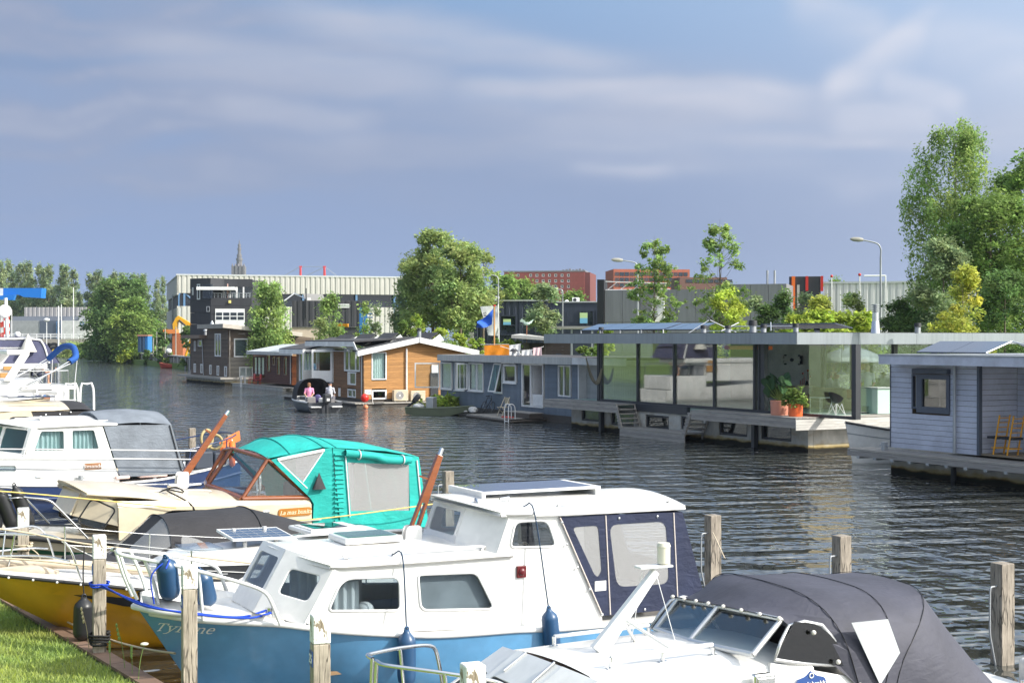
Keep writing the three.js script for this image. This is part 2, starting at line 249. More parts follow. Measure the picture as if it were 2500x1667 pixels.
M.soil=paint([0.17,0.14,0.10],0.95);M.turf=mat([0.14,0.21,0.045],0.95,{map:T_grime,bumpMap:T_grain,bumpScale:0.02});
setting('ground',new THREE.PlaneGeometry(5000,4000).rotateX(-Math.PI / 2).translate(0,-1.2,-1000),M.soil);
slab('far_bank',[...shoreFar,[-130,352],[-420,352],[-2200,700],[-2200,2600],[2200,2600],[2200,-300],[120,-160]],-1.1,0.75,M.turf);
{// near bank with its dike, drawn as a strip along the moorings
const prof=[[-0.02,-0.9],[-0.02,0.27],[-0.8,0.31],[-1.6,0.42],[-4.2,1.55],[-7,2.3],[-14,2.45],[-60,2.3],[-200,2.0]];
const rows=[];for(const d of[-120,-30,-10,-4,0,3,6,9,12,16,22,30,45,70,110,190,330])rows.push(prof.map(([p,h])=>{const[x,D]=BK(d,p);return[x,h,-D];}));
setting('near_bank',creased(LOFT(rows),0.4),M.turf);
}
// ---------- houseboats ----------
// readings taken from enlarged pieces of the photograph
const zoomOf=(x0,y0,s)=>(x,y)=>[x0+s*x,y0+s*y];
const Z1=zoomOf(0,580,0.21683),Z2=zoomOf(340,560,0.28061),Z3=zoomOf(940,540,0.24232),Z4=zoomOf(660,780,0.21259),Z5=zoomOf(1020,740,0.2296),Z6=zoomOf(1300,760,0.2551),Z7=zoomOf(1800,760,0.29762),Z8=zoomOf(1450,500,0.44643);
const rectS=(fr,zm,a,b,c,d,w=0)=>{const p=fr.S(...zm(a,b),w),q=fr.S(...zm(c,d),w);return[Math.min(p[0],q[0]),Math.max(p[0],q[0]),Math.min(p[1],q[1]),Math.max(p[1],q[1])];};
const rectE=(fr,zm,a,b,c,d,s=0)=>{const p=fr.E(...zm(a,b),s),q=fr.E(...zm(c,d),s);const r=[Math.min(-p[0],-q[0]),Math.max(-p[0],-q[0]),Math.min(p[1],q[1]),Math.max(p[1],q[1])];return r;};
const ENDX=s=>new THREE.Matrix4().makeTranslation(s,0,0).multiply(new THREE.Matrix4().makeRotationY(Math.PI / 2));
const SHIFT=(x,y,z,ry=0)=>new THREE.Matrix4().makeTranslation(x,y,z).multiply(new THREE.Matrix4().makeRotationY(ry));
const tones=(c,k=[0.86,1,1.12],f=wood)=>k.map(t=>f([c[0]*t,c[1]*t,c[2]*t]));
M.zinc=mat([0.31,0.34,0.365],0.42,{metalness:0.45,map:T_streak});M.anthracite=mat([0.035,0.038,0.045],0.45);M.plaster=paint([0.72,0.70,0.66],0.8);
M.clearGlass=glassM([0.88,0.92,0.91],{ior:2.0});M.houseGlass=glassM([0.62,0.67,0.68],{ior:1.6});M.curtain=mat([0.75,0.76,0.76],0.9,{map:T_fab});M.mint=mat([0.42,0.55,0.48],0.6);M.timberInside=wood([0.40,0.24,0.12]);
M.stainConcrete=mat([1,1,1],0.85,{map:tex(256,256,(u,v)=>{const k=fbm(u*20,v*4,20,4,4,61),s=fbm(u*9,v*9,9,9,4,63);const c=0.60+0.22*k;const rust=clamp((s - 0.55)*3);const tide=clamp((0.17+0.10*s - v)*9),weed=clamp((0.10+0.09*s - v)*16);return[lerp(lerp(c,0.62,tide),0.10,weed)- 0.03*rust,lerp(lerp(c*0.985,0.52,tide),0.09,weed)- 0.06*rust,lerp(lerp(c*0.94,0.28,tide),0.04,weed)- 0.09*rust];},{srgb:true,ru:0.25,rv:0.72})});
const dressing=[];
// --- glass walled houseboat with zinc roof
const ZN=new Frame(2.74,-65.9,...CA);
{
const h=thing('glass_houseboat','modern houseboat with floor to ceiling glass and flat zinc roof on pale concrete hull','houseboat',null,ZN);
const L=16.75,DK=1.3,R0=3.87,R1=4.28,DEEP=8.2,zg=-0.15;
// hull with its row of low windows
const hw=[[470,925,650,1062],[752,945,972,1108],[1082,985,1307,1140],[1420,1000,1640,1150],[1787,1035,2058,1205]].map(q=>rectS(ZN,Z6,...q));hw.push(rectS(ZN,Z7,195,915,447,1072));
const holes=hw.map(q=>[[q[0],q[2]],[q[1],q[2]],[q[1],Math.min(q[3],1.06)],[q[0],Math.min(q[3],1.06)]]);
part(h,'hull',[EX([[0,-0.5],[L,-0.5],[L,1.08],[0,1.08]],-0.25,0,holes),BX(0,0.25,-0.5,1.08,-DEEP,-0.26),BX(L - 0.25,L,-0.5,1.08,-DEEP,-0.26),BX(0.26,L - 0.26,-0.5,1.08,-DEEP,-DEEP+0.25)],M.stainConcrete);
hw.forEach((q,i)=>windowAt(h,q[0]+0.01,q[1]- 0.01,q[2]+0.01,Math.min(q[3],1.06)- 0.01,-0.06,{fm:M.anthracite,pm:M.houseGlass,w:0.08,deep:0.08,proud:0.02,name:'hull_window'}));
part(h,'cabin_floor',BX(0.3,L - 0.3,0.05,0.12,-DEEP+0.3,-0.3),M.timberInside);
part(h,'cabin_wall',BX(0.3,L - 0.3,0.13,1.05,-2.6,-2.5),M.plaster);
// floor and piles
part(h,'floor',BX(-0.3,L+0.1,1.1,DK - 0.02,-DEEP,zg+0.05),M.mint);
for(const[x,y]of[[662,900],[2130,1060]]){const s=ZN.S(...Z6(x,y),0.12)[0];part(h,'mooring_pile',BX(s - 0.09,s+0.09,-0.6,1.1,0.03,0.22),M.anthracite);}
// lower dark band under the glass between the two decks
const bA=ZN.S(...Z6(1005,905),zg)[0],bB=ZN.S(...Z6(1520,940),zg)[0];
part(h,'sill_band',BX(bA,bB,1.0,DK+0.02,zg,0.06),M.anthracite);
// decks: four edge boards each, deck boards on top
const deck=(x0,x1,z0,z1,y,n,edgeBoards)=>{const bd=(z1 - z0)/ n;for(let i=0;i<n;i++)part(h,'deck_board',BX(x0,x1,y - 0.045,y,z0+i*bd+0.006,z0+(i+1)*bd - 0.006),[M.deckWood,M.greyWood][i % 2]);for(let i=0;i<edgeBoards;i++)part(h,'edge_board',BX(x0,x1,y - 0.05 -(i+1)*0.105,y - 0.056 - i*0.105,z1 - 0.04,z1 - 0.002+(i % 2)*0.004),[M.greyWood,M.deckWood][i % 2]);};
const zd=1.05,d0=ZN.S(...Z6(105,838),zd)[0],d1=ZN.S(...Z6(800,900),zd)[0],d2=ZN.S(...Z6(1518,945),zd)[0],d3=ZN.S(...Z7(480,870),zd)[0];
deck(d0,d1,zg+0.1,zd,DK,7,3);deck(d2,d3,zg+0.1,zd,DK,7,3);
// low landing and the two flights of steps
const lo=0.36,p0=ZN.S(...Z6(835,1120),zd)[0],p1=ZN.S(...Z6(1455,1180),zd)[0];
deck(p0,p1,0.05,zd,lo,6,3);
const flight=(xt,xb,n)=>{for(const z of[0.12,zd - 0.03])part(h,'stair_string',EX([[xt,DK - 0.02],[xt+Math.sign(xb - xt)*0.01,DK - 0.3],[xb - Math.sign(xb - xt)*0.05,lo - 0.25],[xb,lo - 0.02]].sort(()=>0),z - 0.035,z+0.035),M.greyWood);for(let i=1;i<n;i++){const t=i / n,x=lerp(xt,xb,t),y=lerp(DK,lo,t);part(h,'stair_tread',BX(x - 0.13,x+0.13,y - 0.045,y,0.16,zd - 0.07),M.greyWood);}};
flight(d1,p0+0.15,5);flight(d2,p1 - 0.15,5);
// slatted cladding on the stair faces
for(let i=0;i<7;i++){const t=i / 7,ya=lerp(DK - 0.1,lo - 0.1,t);part(h,'stair_slat',BX(lerp(d1,p0,t)- 0.02,lerp(d1,p0,t)+0.2,ya - 0.09,ya,zd+0.005,zd+0.03),M.greyWood);part(h,'stair_slat',BX(lerp(d2,p1,t)- 0.2,lerp(d2,p1,t)+0.02,ya - 0.09,ya,zd+0.005,zd+0.03),M.deckWood);}
// end deck
part(h,'end_deck',[0,1,2,3].map(i=>BX(d3+0.003,d3+0.03,DK - 0.06 -(i+1)*0.095,DK - 0.066 - i*0.095,-9.5,zd)),wood([0.55,0.53,0.49]));
part(h,'end_deck_top',BX(L - 0.05,d3+0.03,DK - 0.05,DK - 0.004,-9.5,zg+0.09),M.greyWood);
// roof
const zr=0.95,r0=ZN.S(...Z6(110,250),zr)[0],r1=ZN.S(...Z7(490,215),zr)[0];
part(h,'roof',BX(r0+0.02,r1 - 0.02,R0+0.01,R1 - 0.03,-10.2,zr - 0.02),M.plaster);
const panels=7;for(let i=0;i<panels;i++){const a=lerp(r0,r1,i / panels),b=lerp(r0,r1,(i+1)/ panels);part(h,'fascia_panel',BX(a+0.004,b - 0.004,R0,R1,zr - 0.018,zr+0.01+(i % 2)*0.002),M.zinc);}
for(let i=0;i<4;i++){const a=lerp(zr,-10.2,i / 4),b=lerp(zr,-10.2,(i+1)/ 4);part(h,'fascia_panel',BX(r1 - 0.018,r1+0.012,R0,R1,b+0.005,a - 0.005),M.zinc);}
part(h,'roof_covering',BX(r0+0.1,r1 - 0.1,R1 - 0.03,R1+0.02,-10.1,zr - 0.1),M.roofing);
// glazing along the water
const xs=[665,1014,1366,1748,2135].map(x=>ZN.S(...Z6(x,600),zg)[0]);const door=ZN.S(...Z7(228,500),zg)[0],far=ZN.S(...Z7(975,600),zg)[0];
for(let i=0;i<4;i++)part(h,'glass_panel',BX(xs[i]+0.07,xs[i+1]- 0.07,DK+0.1,R0 - 0.02,zg - 0.012,zg+0.012),M.clearGlass);
for(const x of xs)part(h,'mullion',BX(x - 0.055,x+0.055,DK,R0,zg - 0.07,zg+0.07),M.anthracite);
part(h,'corner_post',BX(xs[0]- 0.26,xs[0]- 0.08,DK - 0.35,R0,zg - 0.12,zg+0.10),M.anthracite);
for(let i=0;i<2;i++){const x=xs[4]+0.22+i*0.2;part(h,'sliding_door',BX(x,x+0.09,DK+0.02,R0,zg - 0.12,zg+0.05),M.anthracite);}
part(h,'mullion',BX(door - 0.13,door+0.1,DK,R0,zg - 0.1,zg+0.1),M.anthracite);
part(h,'mullion',BX(far - 0.1,far+0.12,DK,R0,zg - 0.12,zg+0.1),M.anthracite);
part(h,'door_track',BX(xs[0],far,DK - 0.01,DK+0.09,zg - 0.1,zg+0.12),M.anthracite);
// left part: timber back wall, glass end
part(h,'glass_panel',BX(xs[0]+0.3 - 0.4,xs[0]- 0.09,DK+0.05,R0 - 0.02,-6.1,-6.07),M.clearGlass);
const bw=-6.6,bx0=ZN.S(...Z7(225,500),bw)[0],bx1=ZN.S(...Z7(695,500),bw)[0];
part(h,'back_wall',BX(bx0,bx1,DK,R0,bw - 0.15,bw),M.plaster);
part(h,'back_frame',BX(bx1,bx1+0.2,DK,R0,bw - 0.1,bw+0.05),M.anthracite);part(h,'back_frame',BX(ZN.S(...Z7(930,500),bw)[0],ZN.S(...Z7(950,500),bw)[0],DK,R0,bw - 0.1,bw+0.03),M.anthracite);
part(h,'rear_glass',BX(bx1+0.22,L,DK+0.05,R0,bw - 0.05,bw - 0.03),M.clearGlass);
// end glazing at the corner
part(h,'end_glass',BX(L - 0.5,L - 0.47,DK+0.04,R0 - 0.02,-6.4,zg - 0.3),M.clearGlass);
for(const z of[-2.6,-4.5,-6.5])part(h,'mullion',BX(L - 0.56,L - 0.4,DK,R0,z - 0.09,z+0.09),M.anthracite);
part(h,'soffit_lamp',BX(xs[3]+0.15,xs[4]- 0.05,R0 - 0.22,R0 - 0.08,-1.0,-0.5),M.orange);
part(h,'added_rear_wall',BX(3.2,bx0 - 0.02,DK,R0,bw - 0.12,bw - 0.02),mat([0.10,0.105,0.10],0.7));  // dark wall added to stop the see-through and let reflections show
part(h,'inner_wall',BX(1.9,2.0,DK,R0,-6.5,-3.2),M.timberInside);
// on the roof
for(let row=0;row<2;row++)for(let i=0;i<4;i++){const x0=ZN.S(...Z6(690,170),-2)[0]+i*1.72,z=-1.2 - row*1.7;const g=BX(0,1.68,-0.02,0.02,-0.5,0.5).rotateX(0.28).translate(x0,R1+0.3+0.02,z);part(h,'solar_panel',g,M.solar);}
part(h,'panel_rack',[0,1,2,3,4].map(i=>BX(0,0.04,0,0.16,-0.02,0.02).translate(ZN.S(...Z6(690,170),-2)[0]+i*1.7,R1+0.02,-0.72)),M.alu,{kind:'stuff'});part(h,'rack_bar',CY([8.2,R1+0.02,-0.8],[8.5,R1+0.55,-1.6],0.02),M.alu);part(h,'rack_bar',CY([8.6,R1+0.55,-1.6],[9.3,R1+0.05,-2.4],0.02),M.alu);part(h,'rack_bar',CY([8.0,R1+0.1,-1.7],[11.6,R1+0.12,-1.9],0.02),M.alu);part(h,'rack_bar',CY([8.4,R1+0.3,-2.6],[12.2,R1+0.28,-3.0],0.025),M.alu);part(h,'rack_bar',CY([9.2,R1+0.45,-2.6],[9.9,R1+0.1,-1.2],0.02),M.alu);part(h,'rack_bar',CY([10.8,R1+0.45,-3],[12.6,R1+0.1,-1.6],0.02),M.alu);
for(let i=0;i<3;i++)part(h,'solar_panel',BX(0,1.5,-0.02,0.02,-0.45,0.45).rotateX(-0.2).translate(9.2+i*1.55,R1+0.3,-4.2),M.solar);
for(const[zm,x,y,r,hh]of[[Z6,658,190,0.13,0.32],[Z6,1640,190,0.14,0.34],[Z6,1875,190,0.14,0.32],[Z6,2215,185,0.14,0.34],[Z6,2112,165,0.18,0.5],[Z7,483,150,0.13,0.36],[Z7,657,150,0.14,0.2],[Z7,1484,170,0.14,0.36]]){const w=zm===Z7&&x>600?-4:-0.9;const s=ZN.S(...zm(x,y),w)[0];const v=part(h,'vent_pipe',CY([s,R1 - 0.02,w],[s,R1+hh*0.6,w],r*0.75),M.galv);part(v,'vent_cap',CY([s,R1+hh*0.6,w],[s,R1+hh,w],r,r*0.85,12),M.dark);}
{const w=-2.2,s=ZN.S(...Z7(1137,100),w)[0];const c=part(h,'flue',[CY([s,R1 - 0.02,w],[s,R1+0.42,w],0.17,0.13,16),CY([s,R1+0.42,w],[s,R1+0.72,w],0.115,0.115,16)],M.chrome);part(c,'flue_cowl',[0,1,2,3].map(i=>CY([s,R1+0.74+i*0.08,w],[s,R1+0.77+i*0.08,w],0.14,0.14,16)).concat([CY([s,R1+0.7,w],[s,R1+1.02,w],0.07)]),M.galv);}
ZN.info={L,DK,R0,R1,zg,bw,d3,zd,xs,far};
}
// --- blue grey houseboat with white windows
const BG=(()=>{const[u,v]=Z5(240,1060),D=depthAt(v,0.42);return new Frame((u - UC)/ FP*D,-D,...CA);})();
{
const h=thing('timber_houseboat','low blue grey timber houseboat with white open casement windows and flat roof','houseboat',null,BG);
const L=BG.S(...Z5(1705,900))[0],LR=BG.S(...Z5(1960,900))[0],y0=0.35,top=BG.S(...Z5(300,612))[1]+0.02,F0=top - 0.02,F1=F0+0.30,DEEP=5.6;
M.slate=mat([0.165,0.20,0.245],0.7,{map:T_streak});M.slateB=mat([0.15,0.185,0.23],0.7,{map:T_streak});M.paleBoard=mat([0.42,0.43,0.42],0.7,{map:T_streak});M.fasciaGrey=paint([0.50,0.50,0.48],0.7,{map:T_streak});
const W={a:rectS(BG,Z5,240,628,362,918),b:rectS(BG,Z5,396,630,498,930),c:rectS(BG,Z5,540,634,697,940),d:rectS(BG,Z5,822,640,898,955),e:rectS(BG,Z5,910,650,1046,852),f:rectS(BG,Z5,1108,636,1336,1118),g:rectS(BG,Z5,1494,660,1628,1000)};
const holes=Object.values(W).map(q=>[q[0]+0.02,q[1]- 0.02,q[2]+0.02,q[3]- 0.02]);
planks(h,[M.slate,M.slateB],{y0:0,y1:L,h:0.24,span:()=>[y0,top],z0:-0.05,z1:0,holes:holes.map(q=>[q[2],q[3],q[0],q[1]]),gap:0.008,upright:true,seed:5,name:'wall_board'});
planks(h,[M.paleBoard],{y0:L+0.12,y1:LR+2.4,h:0.2,span:()=>[1.25,top],z0:-0.45,z1:-0.4,gap:0.012,upright:true,seed:6,name:'wall_board'});
part(h,'corner_trim',BX(L+0.005,L+0.1,0.5,top,-0.5,0.02),M.whiteflat);
part(h,'wall_below',BX(L+0.11,LR+2.4,y0,1.24,-0.45,-0.4),M.slate);
part(h,'back_shell',[BX(0.0,0.06,y0,top,-DEEP,-0.06),BX(0,LR+2,y0,top,-DEEP - 0.06,-DEEP),BX(LR+2.35,LR+2.41,y0,top,-DEEP,-0.46)],M.slateB);
part(h,'room_floor',BX(0.07,LR,y0,y0+0.05,-DEEP,-0.08),M.timberInside);
part(h,'room_wall',BX(0.07,LR,y0+0.06,top,-3.4,-3.3),M.plaster);
part(h,'hull',BX(-0.15,LR+2.4,-0.5,y0 - 0.003,-DEEP,0.04),M.darkWood);
const rx0=BG.S(...Z5(205,580),0.35)[0];
part(h,'roof',BX(rx0+0.05,LR+2.6,F0+0.02,F1 - 0.02,-DEEP - 0.4,0.31),M.plaster);
part(h,'roof_covering',BX(rx0+0.08,LR+2.5,F1 - 0.02,F1+0.03,-DEEP - 0.3,0.25),M.roofing);
for(let i=0;i<4;i++)part(h,'fascia_board',BX(lerp(rx0,L,i / 4)+0.003,lerp(rx0,L,(i+1)/ 4)- 0.003,F0,F1+0.05,0.32,0.35),M.fasciaGrey);
part(h,'fascia_board',BX(L+0.01,LR+2.6,F0+0.02,F1+0.04,0.31,0.345),M.whiteflat);
part(h,'fascia_board',BX(rx0,rx0+0.03,F0,F1+0.05,-DEEP,0.315),M.fasciaGrey);
windowAt(h,...W.a,0,{mull:[],sill:true,curtain:M.curtain});windowAt(h,...W.b,0,{mull:[0.5],sill:true});windowAt(h,...W.c,0,{mull:[0.55],sill:true,curtain:M.curtain});
windowAt(h,...W.d,0,{sill:true,pm:M.smoke,w:0.05});windowAt(h,...W.e,0,{sill:true,w:0.1});windowAt(h,...W.g,0,{mull:[0.45],sill:false});
part(h,'shutter_box',RB(W.e[0]- 0.02,W.e[1]+0.02,W.e[3]+0.04,W.e[3]+0.16,0.0,0.14,0.02),M.whiteflat);
// opened casements
const sash=(x0,x1,y0_,y1_,hx,ang,tilt=0,pm=M.glass)=>{const g=EX([[x0,y0_],[x1,y0_],[x1,y1_],[x0,y1_]],-0.025,0.025,[[[x0+0.07,y0_+0.07],[x1 - 0.07,y0_+0.07],[x1 - 0.07,y1_ - 0.07],[x0+0.07,y1_ - 0.07]]]),p=BX(x0+0.06,x1 - 0.06,y0_+0.06,y1_ - 0.06,-0.004,0.004);const f=q=>{q.translate(-hx,tilt?-y1_:0,0);if(tilt)q.rotateX(-tilt);else q.rotateY(ang);return q.translate(hx,tilt?y1_:0,0.06);};const s=part(h,'sash',f(g),M.whiteflat);part(s,'pane',f(p),pm);};
sash(W.a[0],W.a[1]- 0.1,W.a[2]+0.05,W.a[3]- 0.03,W.a[0],-2.1);sash(W.c[0],W.c[0]+0.62,W.c[2]+0.05,W.c[3]- 0.03,W.c[0],-2.2);sash(W.d[0]- 0.02,W.d[1],W.d[2],W.d[3],0,0,0.24,M.green);
// doorway: side light, open door leaf, dark room beyond
const q=W.f,md=lerp(q[0],q[1],0.40);
part(h,'door_frame',EX([[q[0],q[2]],[q[1],q[2]],[q[1],q[3]],[q[0],q[3]]],-0.06,0.04,[[[q[0]+0.1,q[2]+0.09],[md,q[2]+0.09],[md,q[3]- 0.1],[q[0]+0.1,q[3]- 0.1]],[[md+0.1,q[2]+0.09],[q[1]- 0.06,q[2]+0.09],[q[1]- 0.06,q[3]- 0.1],[md+0.1,q[3]- 0.1]]]),M.whiteflat);
part(h,'side_light',BX(q[0]+0.09,md+0.01,q[2]+0.08,q[3]- 0.09,-0.02,-0.008),M.glass);
part(h,'door',[BX(md+0.12,md+0.16,q[2]+0.1,q[3]- 0.1,-0.9,-0.07),BX(md+0.1,q[1]- 0.08,q[2]+0.1,lerp(q[2],q[3],0.3),-0.1,-0.06)],M.whiteflat);
// landing stage in front
const st=BG.T(...Z5(1000,1240),0.16),s0=BG.T(...Z5(520,1180),0.16),s1=BG.T(...Z5(1480,1215),0.16);
BG.info={L,top,y0,F1,s0,s1,st};
}
{// floating stage: boards of its own
const{s0,s1,st}=BG.info;const h=thing('floating_stage','weathered floating wooden stage moored before the blue grey houseboat','jetty',null,BG);
const out=[[s0[0],0.1],[s0[0]+0.2,s0[1]],[st[0]- 0.4,st[1]],[st[0]+0.6,st[1]- 0.3],[s1[0],s1[1]],[s1[0],0.1]];
const zmax=Math.max(s0[1],st[1],s1[1]);
const zr=x=>x<st[0]?lerp(s0[1],st[1],clamp((x - s0[0])/(st[0]- s0[0]))):lerp(st[1],s1[1],clamp((x - st[0])/(s1[0]- st[0])));
const n=34;for(let i=0;i<n;i++){const a=lerp(s0[0],s1[0],i / n),b=lerp(s0[0],s1[0],(i+1)/ n)- 0.012;part(h,'board',BX(a,b,0.12,0.16+(i % 3)*0.004,0.1,zr((a+b)/ 2)),[M.greyWood,M.deckWood][i % 2]);}
part(h,'float',BX(s0[0]+0.1,s1[0]- 0.1,-0.3,0.115,0.2,zmax*0.55),M.darkWood);
part(h,'edge_beam',[CY([s0[0],0.06,s0[1]],[st[0],0.06,st[1]],0.06),CY([st[0],0.06,st[1]],[s1[0],0.06,s1[1]],0.06)],M.darkWood);
}
// --- orange brown gabled houseboat
const OR=(()=>{const[u,v]=Z4(1070,920),D=depthAt(v,0.4),x=(u - UC)/ FP*D;return new Frame(x - CA[0]*12.2,-D - CA[1]*12.2,...CA);})();
{
const h=thing('gabled_houseboat','houseboat clad in orange brown boards with white trimmed shallow gable roof','houseboat',null,OR);
const L=12.2,WD=6.9,y0=0.42,eave=3.32,apex=4.02;
const M1=tones([0.22,0.115,0.055],[0.92,1,1.08]),M2=tones([0.45,0.225,0.075],[0.9,1,1.07]);  // same boards: darker tones paint the shaded side, brighter ones the sunlit gable
// water side
const W=[[330,360,482,715],[545,325,722,722],[848,328,1028,600],[888,600,982,755],[888,795,982,900],[783,785,805,882]].map(q=>rectS(OR,Z4,...q));
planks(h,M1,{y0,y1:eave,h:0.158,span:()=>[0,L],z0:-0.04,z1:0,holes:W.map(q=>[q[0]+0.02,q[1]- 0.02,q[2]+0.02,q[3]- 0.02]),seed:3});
windowAt(h,...W[0],0,{mull:[0.25,0.5,0.75],cross:[],curtain:M.curtain,w:0.09});
{const q=W[1];part(h,'door_frame',EX([[q[0],q[2]],[q[1],q[2]],[q[1],q[3]],[q[0],q[3]]],-0.06,0.03,[[[q[0]+0.08,q[2]+0.05],[q[1]- 0.08,q[2]+0.05],[q[1]- 0.08,q[3]- 0.08],[q[0]+0.08,q[3]- 0.08]]]),M.whiteflat);
for(const[hx,sg]of[[q[0]+0.09,-1],[q[1]- 0.09,1]]){const w=(q[1]- q[0])*0.46,x0=sg<0?0:-w,tf=g=>g.translate(0,0,0).rotateY(sg*1.2).translate(hx,0,0.05);const d=part(h,'door',tf(EX([[x0,q[2]+0.06],[x0+w,q[2]+0.06],[x0+w,q[3]- 0.09],[x0,q[3]- 0.09]],-0.025,0.025,[[[x0+0.12,q[2]+0.75],[x0+w - 0.12,q[2]+0.75],[x0+w - 0.12,q[3]- 0.25],[x0+0.12,q[3]- 0.25]]])),M.whiteflat);part(d,'pane',tf(BX(x0+0.11,x0+w - 0.11,q[2]+0.74,q[3]- 0.24,-0.004,0.004)),M.glass);}}
windowAt(h,...W[2],0,{mull:[0.3,0.72],w:0.09});windowAt(h,...W[3],0,{w:0.09,mull:[0.2]});windowAt(h,...W[4],0,{mull:[0.55],w:0.08,pm:M.houseGlass});part(h,'slot_window',BX(W[5][0],W[5][1],W[5][2],W[5][3],-0.03,0.03),M.whiteflat);
// gable end
const X=ENDX(L);const E=[[1160,375,1332,690],[1163,810,1332,914]].map(q=>rectE(OR,Z4,...q,L));
const span=y=>y<eave?[0,WD]:[(y - eave)/(apex - eave)*WD / 2,WD -(y - eave)/(apex - eave)*WD / 2];
XF=X;
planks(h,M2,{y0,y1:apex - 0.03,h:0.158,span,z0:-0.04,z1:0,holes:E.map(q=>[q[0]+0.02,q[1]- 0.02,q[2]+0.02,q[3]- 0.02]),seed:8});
windowAt(h,...E[0],0,{w:0.07,pm:M.glass,sill:false,curtain:mat([0.55,0.66,0.63],0.9)});windowAt(h,...E[1],0,{w:0.09,pm:M.houseGlass});
{const a=rectE(OR,Z4,1545,340,1566,850,L);const x=(a[0]+a[1])/ 2;part(h,'drain_pipe',[CY([x,0.95,0.1],[x,a[3],0.1],0.055),SPH(x,a[3],0.1,0.06)],M.whiteflat);}
{const a=rectE(OR,Z4,1080,805,1157,860,L);const b=part(h,'notice_board',BX(a[0],a[1],a[2],a[3],0.01,0.03),M.whiteflat);part(b,'notice_lines',[0.62,0.36].map(t=>BX(a[0]+0.07,a[1]- 0.07,lerp(a[2],a[3],t)- 0.03,lerp(a[2],a[3],t)+0.03,0.031,0.034)),mat([0.25,0.35,0.45],0.6));}
{const a=rectE(OR,Z4,1832,520,1922,915,L);part(h,'meter_cupboard',BX(a[0],a[1],a[2],a[3]- 0.5,0.0,0.09),M.anthracite);part(h,'white_panel',BX(a[0]+0.08,a[1],a[3]- 0.495,a[3],0.0,0.085),M.whiteflat);}
XF=null;
for(const z of[0.03]){const s=OR.S(...Z4(1050,600))[0];part(h,'drain_pipe',[CY([L - 0.16,0.6,0.07],[L - 0.16,eave - 0.1,0.07],0.045)],M.galv);}
part(h,'inner_shell',[BX(0.02,0.06,y0,eave,-WD,-0.05),BX(0.02,L,y0,eave,-WD,-WD+0.05),BX(0.06,L - 0.06,y0,y0+0.04,-WD+0.06,-0.06),BX(0.06,L - 0.06,y0,eave,-4,-3.95)],M.timberInside);
// roof: ridge along X
const rz=-WD / 2,o=0.5,roofY=apex+0.08,slope=(apex - eave)/(WD / 2);
const xl=OR.S(...Z4(110,340),0.4)[0],xa=OR.S(...Z4(410,300),0.4)[0],xb=OR.S(...Z4(968,290),0.4)[0];
const slopeSheet=(x0,x1,z1,y1)=>SHEET([[x0,roofY,rz],[x1,roofY,rz],[x1,y1,z1],[x0,y1,z1]].reverse(),0.1);
part(h,'roof_slope',slopeSheet(xb,L+o,0.55,roofY - slope*(WD / 2+0.55)),M.roofing);
part(h,'roof_slope',slopeSheet(xa,xb - 0.01,0.45,3.86),M.roofing);
part(h,'roof_slope',slopeSheet(xl,xa - 0.01,0.45,roofY - slope*(WD / 2+0.45)),M.roofing);
part(h,'roof_slope',slopeSheet(xl,L+o,-WD - 0.6,roofY - slope*(WD / 2+0.6)),M.roofing);
// white verge boards on the gable, fascias on the water side
const vb=(za,ya,zb,yb)=>SHEET([[L+o+0.012,ya - 0.26,za],[L+o+0.012,yb - 0.26,zb],[L+o+0.012,yb+0.07,zb],[L+o+0.012,ya+0.07,za]],0.05);
const ye=roofY - slope*(WD / 2+0.55);
part(h,'verge_board',vb(rz+0.002,roofY,0.58,ye),M.whiteflat);part(h,'verge_board',vb(rz - 0.002,roofY,-WD - 0.63,roofY - slope*(WD / 2+0.63)),M.whiteflat);
part(h,'fascia_board',BX(xa,xb,3.6,3.9,0.46,0.5),M.whiteflat);part(h,'fascia_board',BX(xl,xa - 0.01,ye - 0.22,ye+0.08,0.46,0.5),M.whiteflat);part(h,'fascia_board',SHEET([[xb+0.005,3.6,0.46],[xb+0.7,ye - 0.2,0.5],[xb+0.7,ye+0.1,0.5],[xb+0.005,3.9,0.46]],0.04),M.whiteflat);part(h,'fascia_board',BX(xb+0.71,L+o,ye - 0.2,ye+0.05,0.56,0.6),M.whiteflat);
part(h,'soffit',BX(xl,L+0.4,eave - 0.02,eave+0.0,-0.02,0.44),M.whiteflat);
// tilted panels with white cheeks
for(const[x0,x1,z]of[[3.0,5.6,-1.7],[6.2,8.7,-1.9],[9.3,11.6,-2.2],[9.6,12.2,-4.6]]){const y=roofY - Math.abs(z - rz)*slope;const s=part(h,'panel_stand',EXX([[z - 0.75,y+0.1],[z+0.45,y - 0.1],[z - 0.45,y+0.5]],x1+0.01,x1+0.06),M.whiteflat);for(let i=0;i<3;i++)part(s,'panel',BX(lerp(x0,x1,i / 3)+0.01,lerp(x0,x1,(i+1)/ 3)- 0.01,-0.03,0.03,-0.55,0.55).rotateX(0.6).translate(0,y+0.27,z+0.1),M.roofing);}
{const s=L - 0.6,z=OR.E(...Z4(1710,150),s)[0];const y=roofY - 0.05;const c=part(h,'flue',CY([s,y - 0.1,z],[s,y+0.55,z],0.12,0.12,14),M.galv);part(c,'flue_cowl',CY([s,y+0.52,z],[s,y+0.7,z],0.15,0.12,14),M.dark);}
part(h,'hull',BX(-0.3,L+0.75,-0.5,0.14,-WD - 0.3,0.75),M.darkWood);
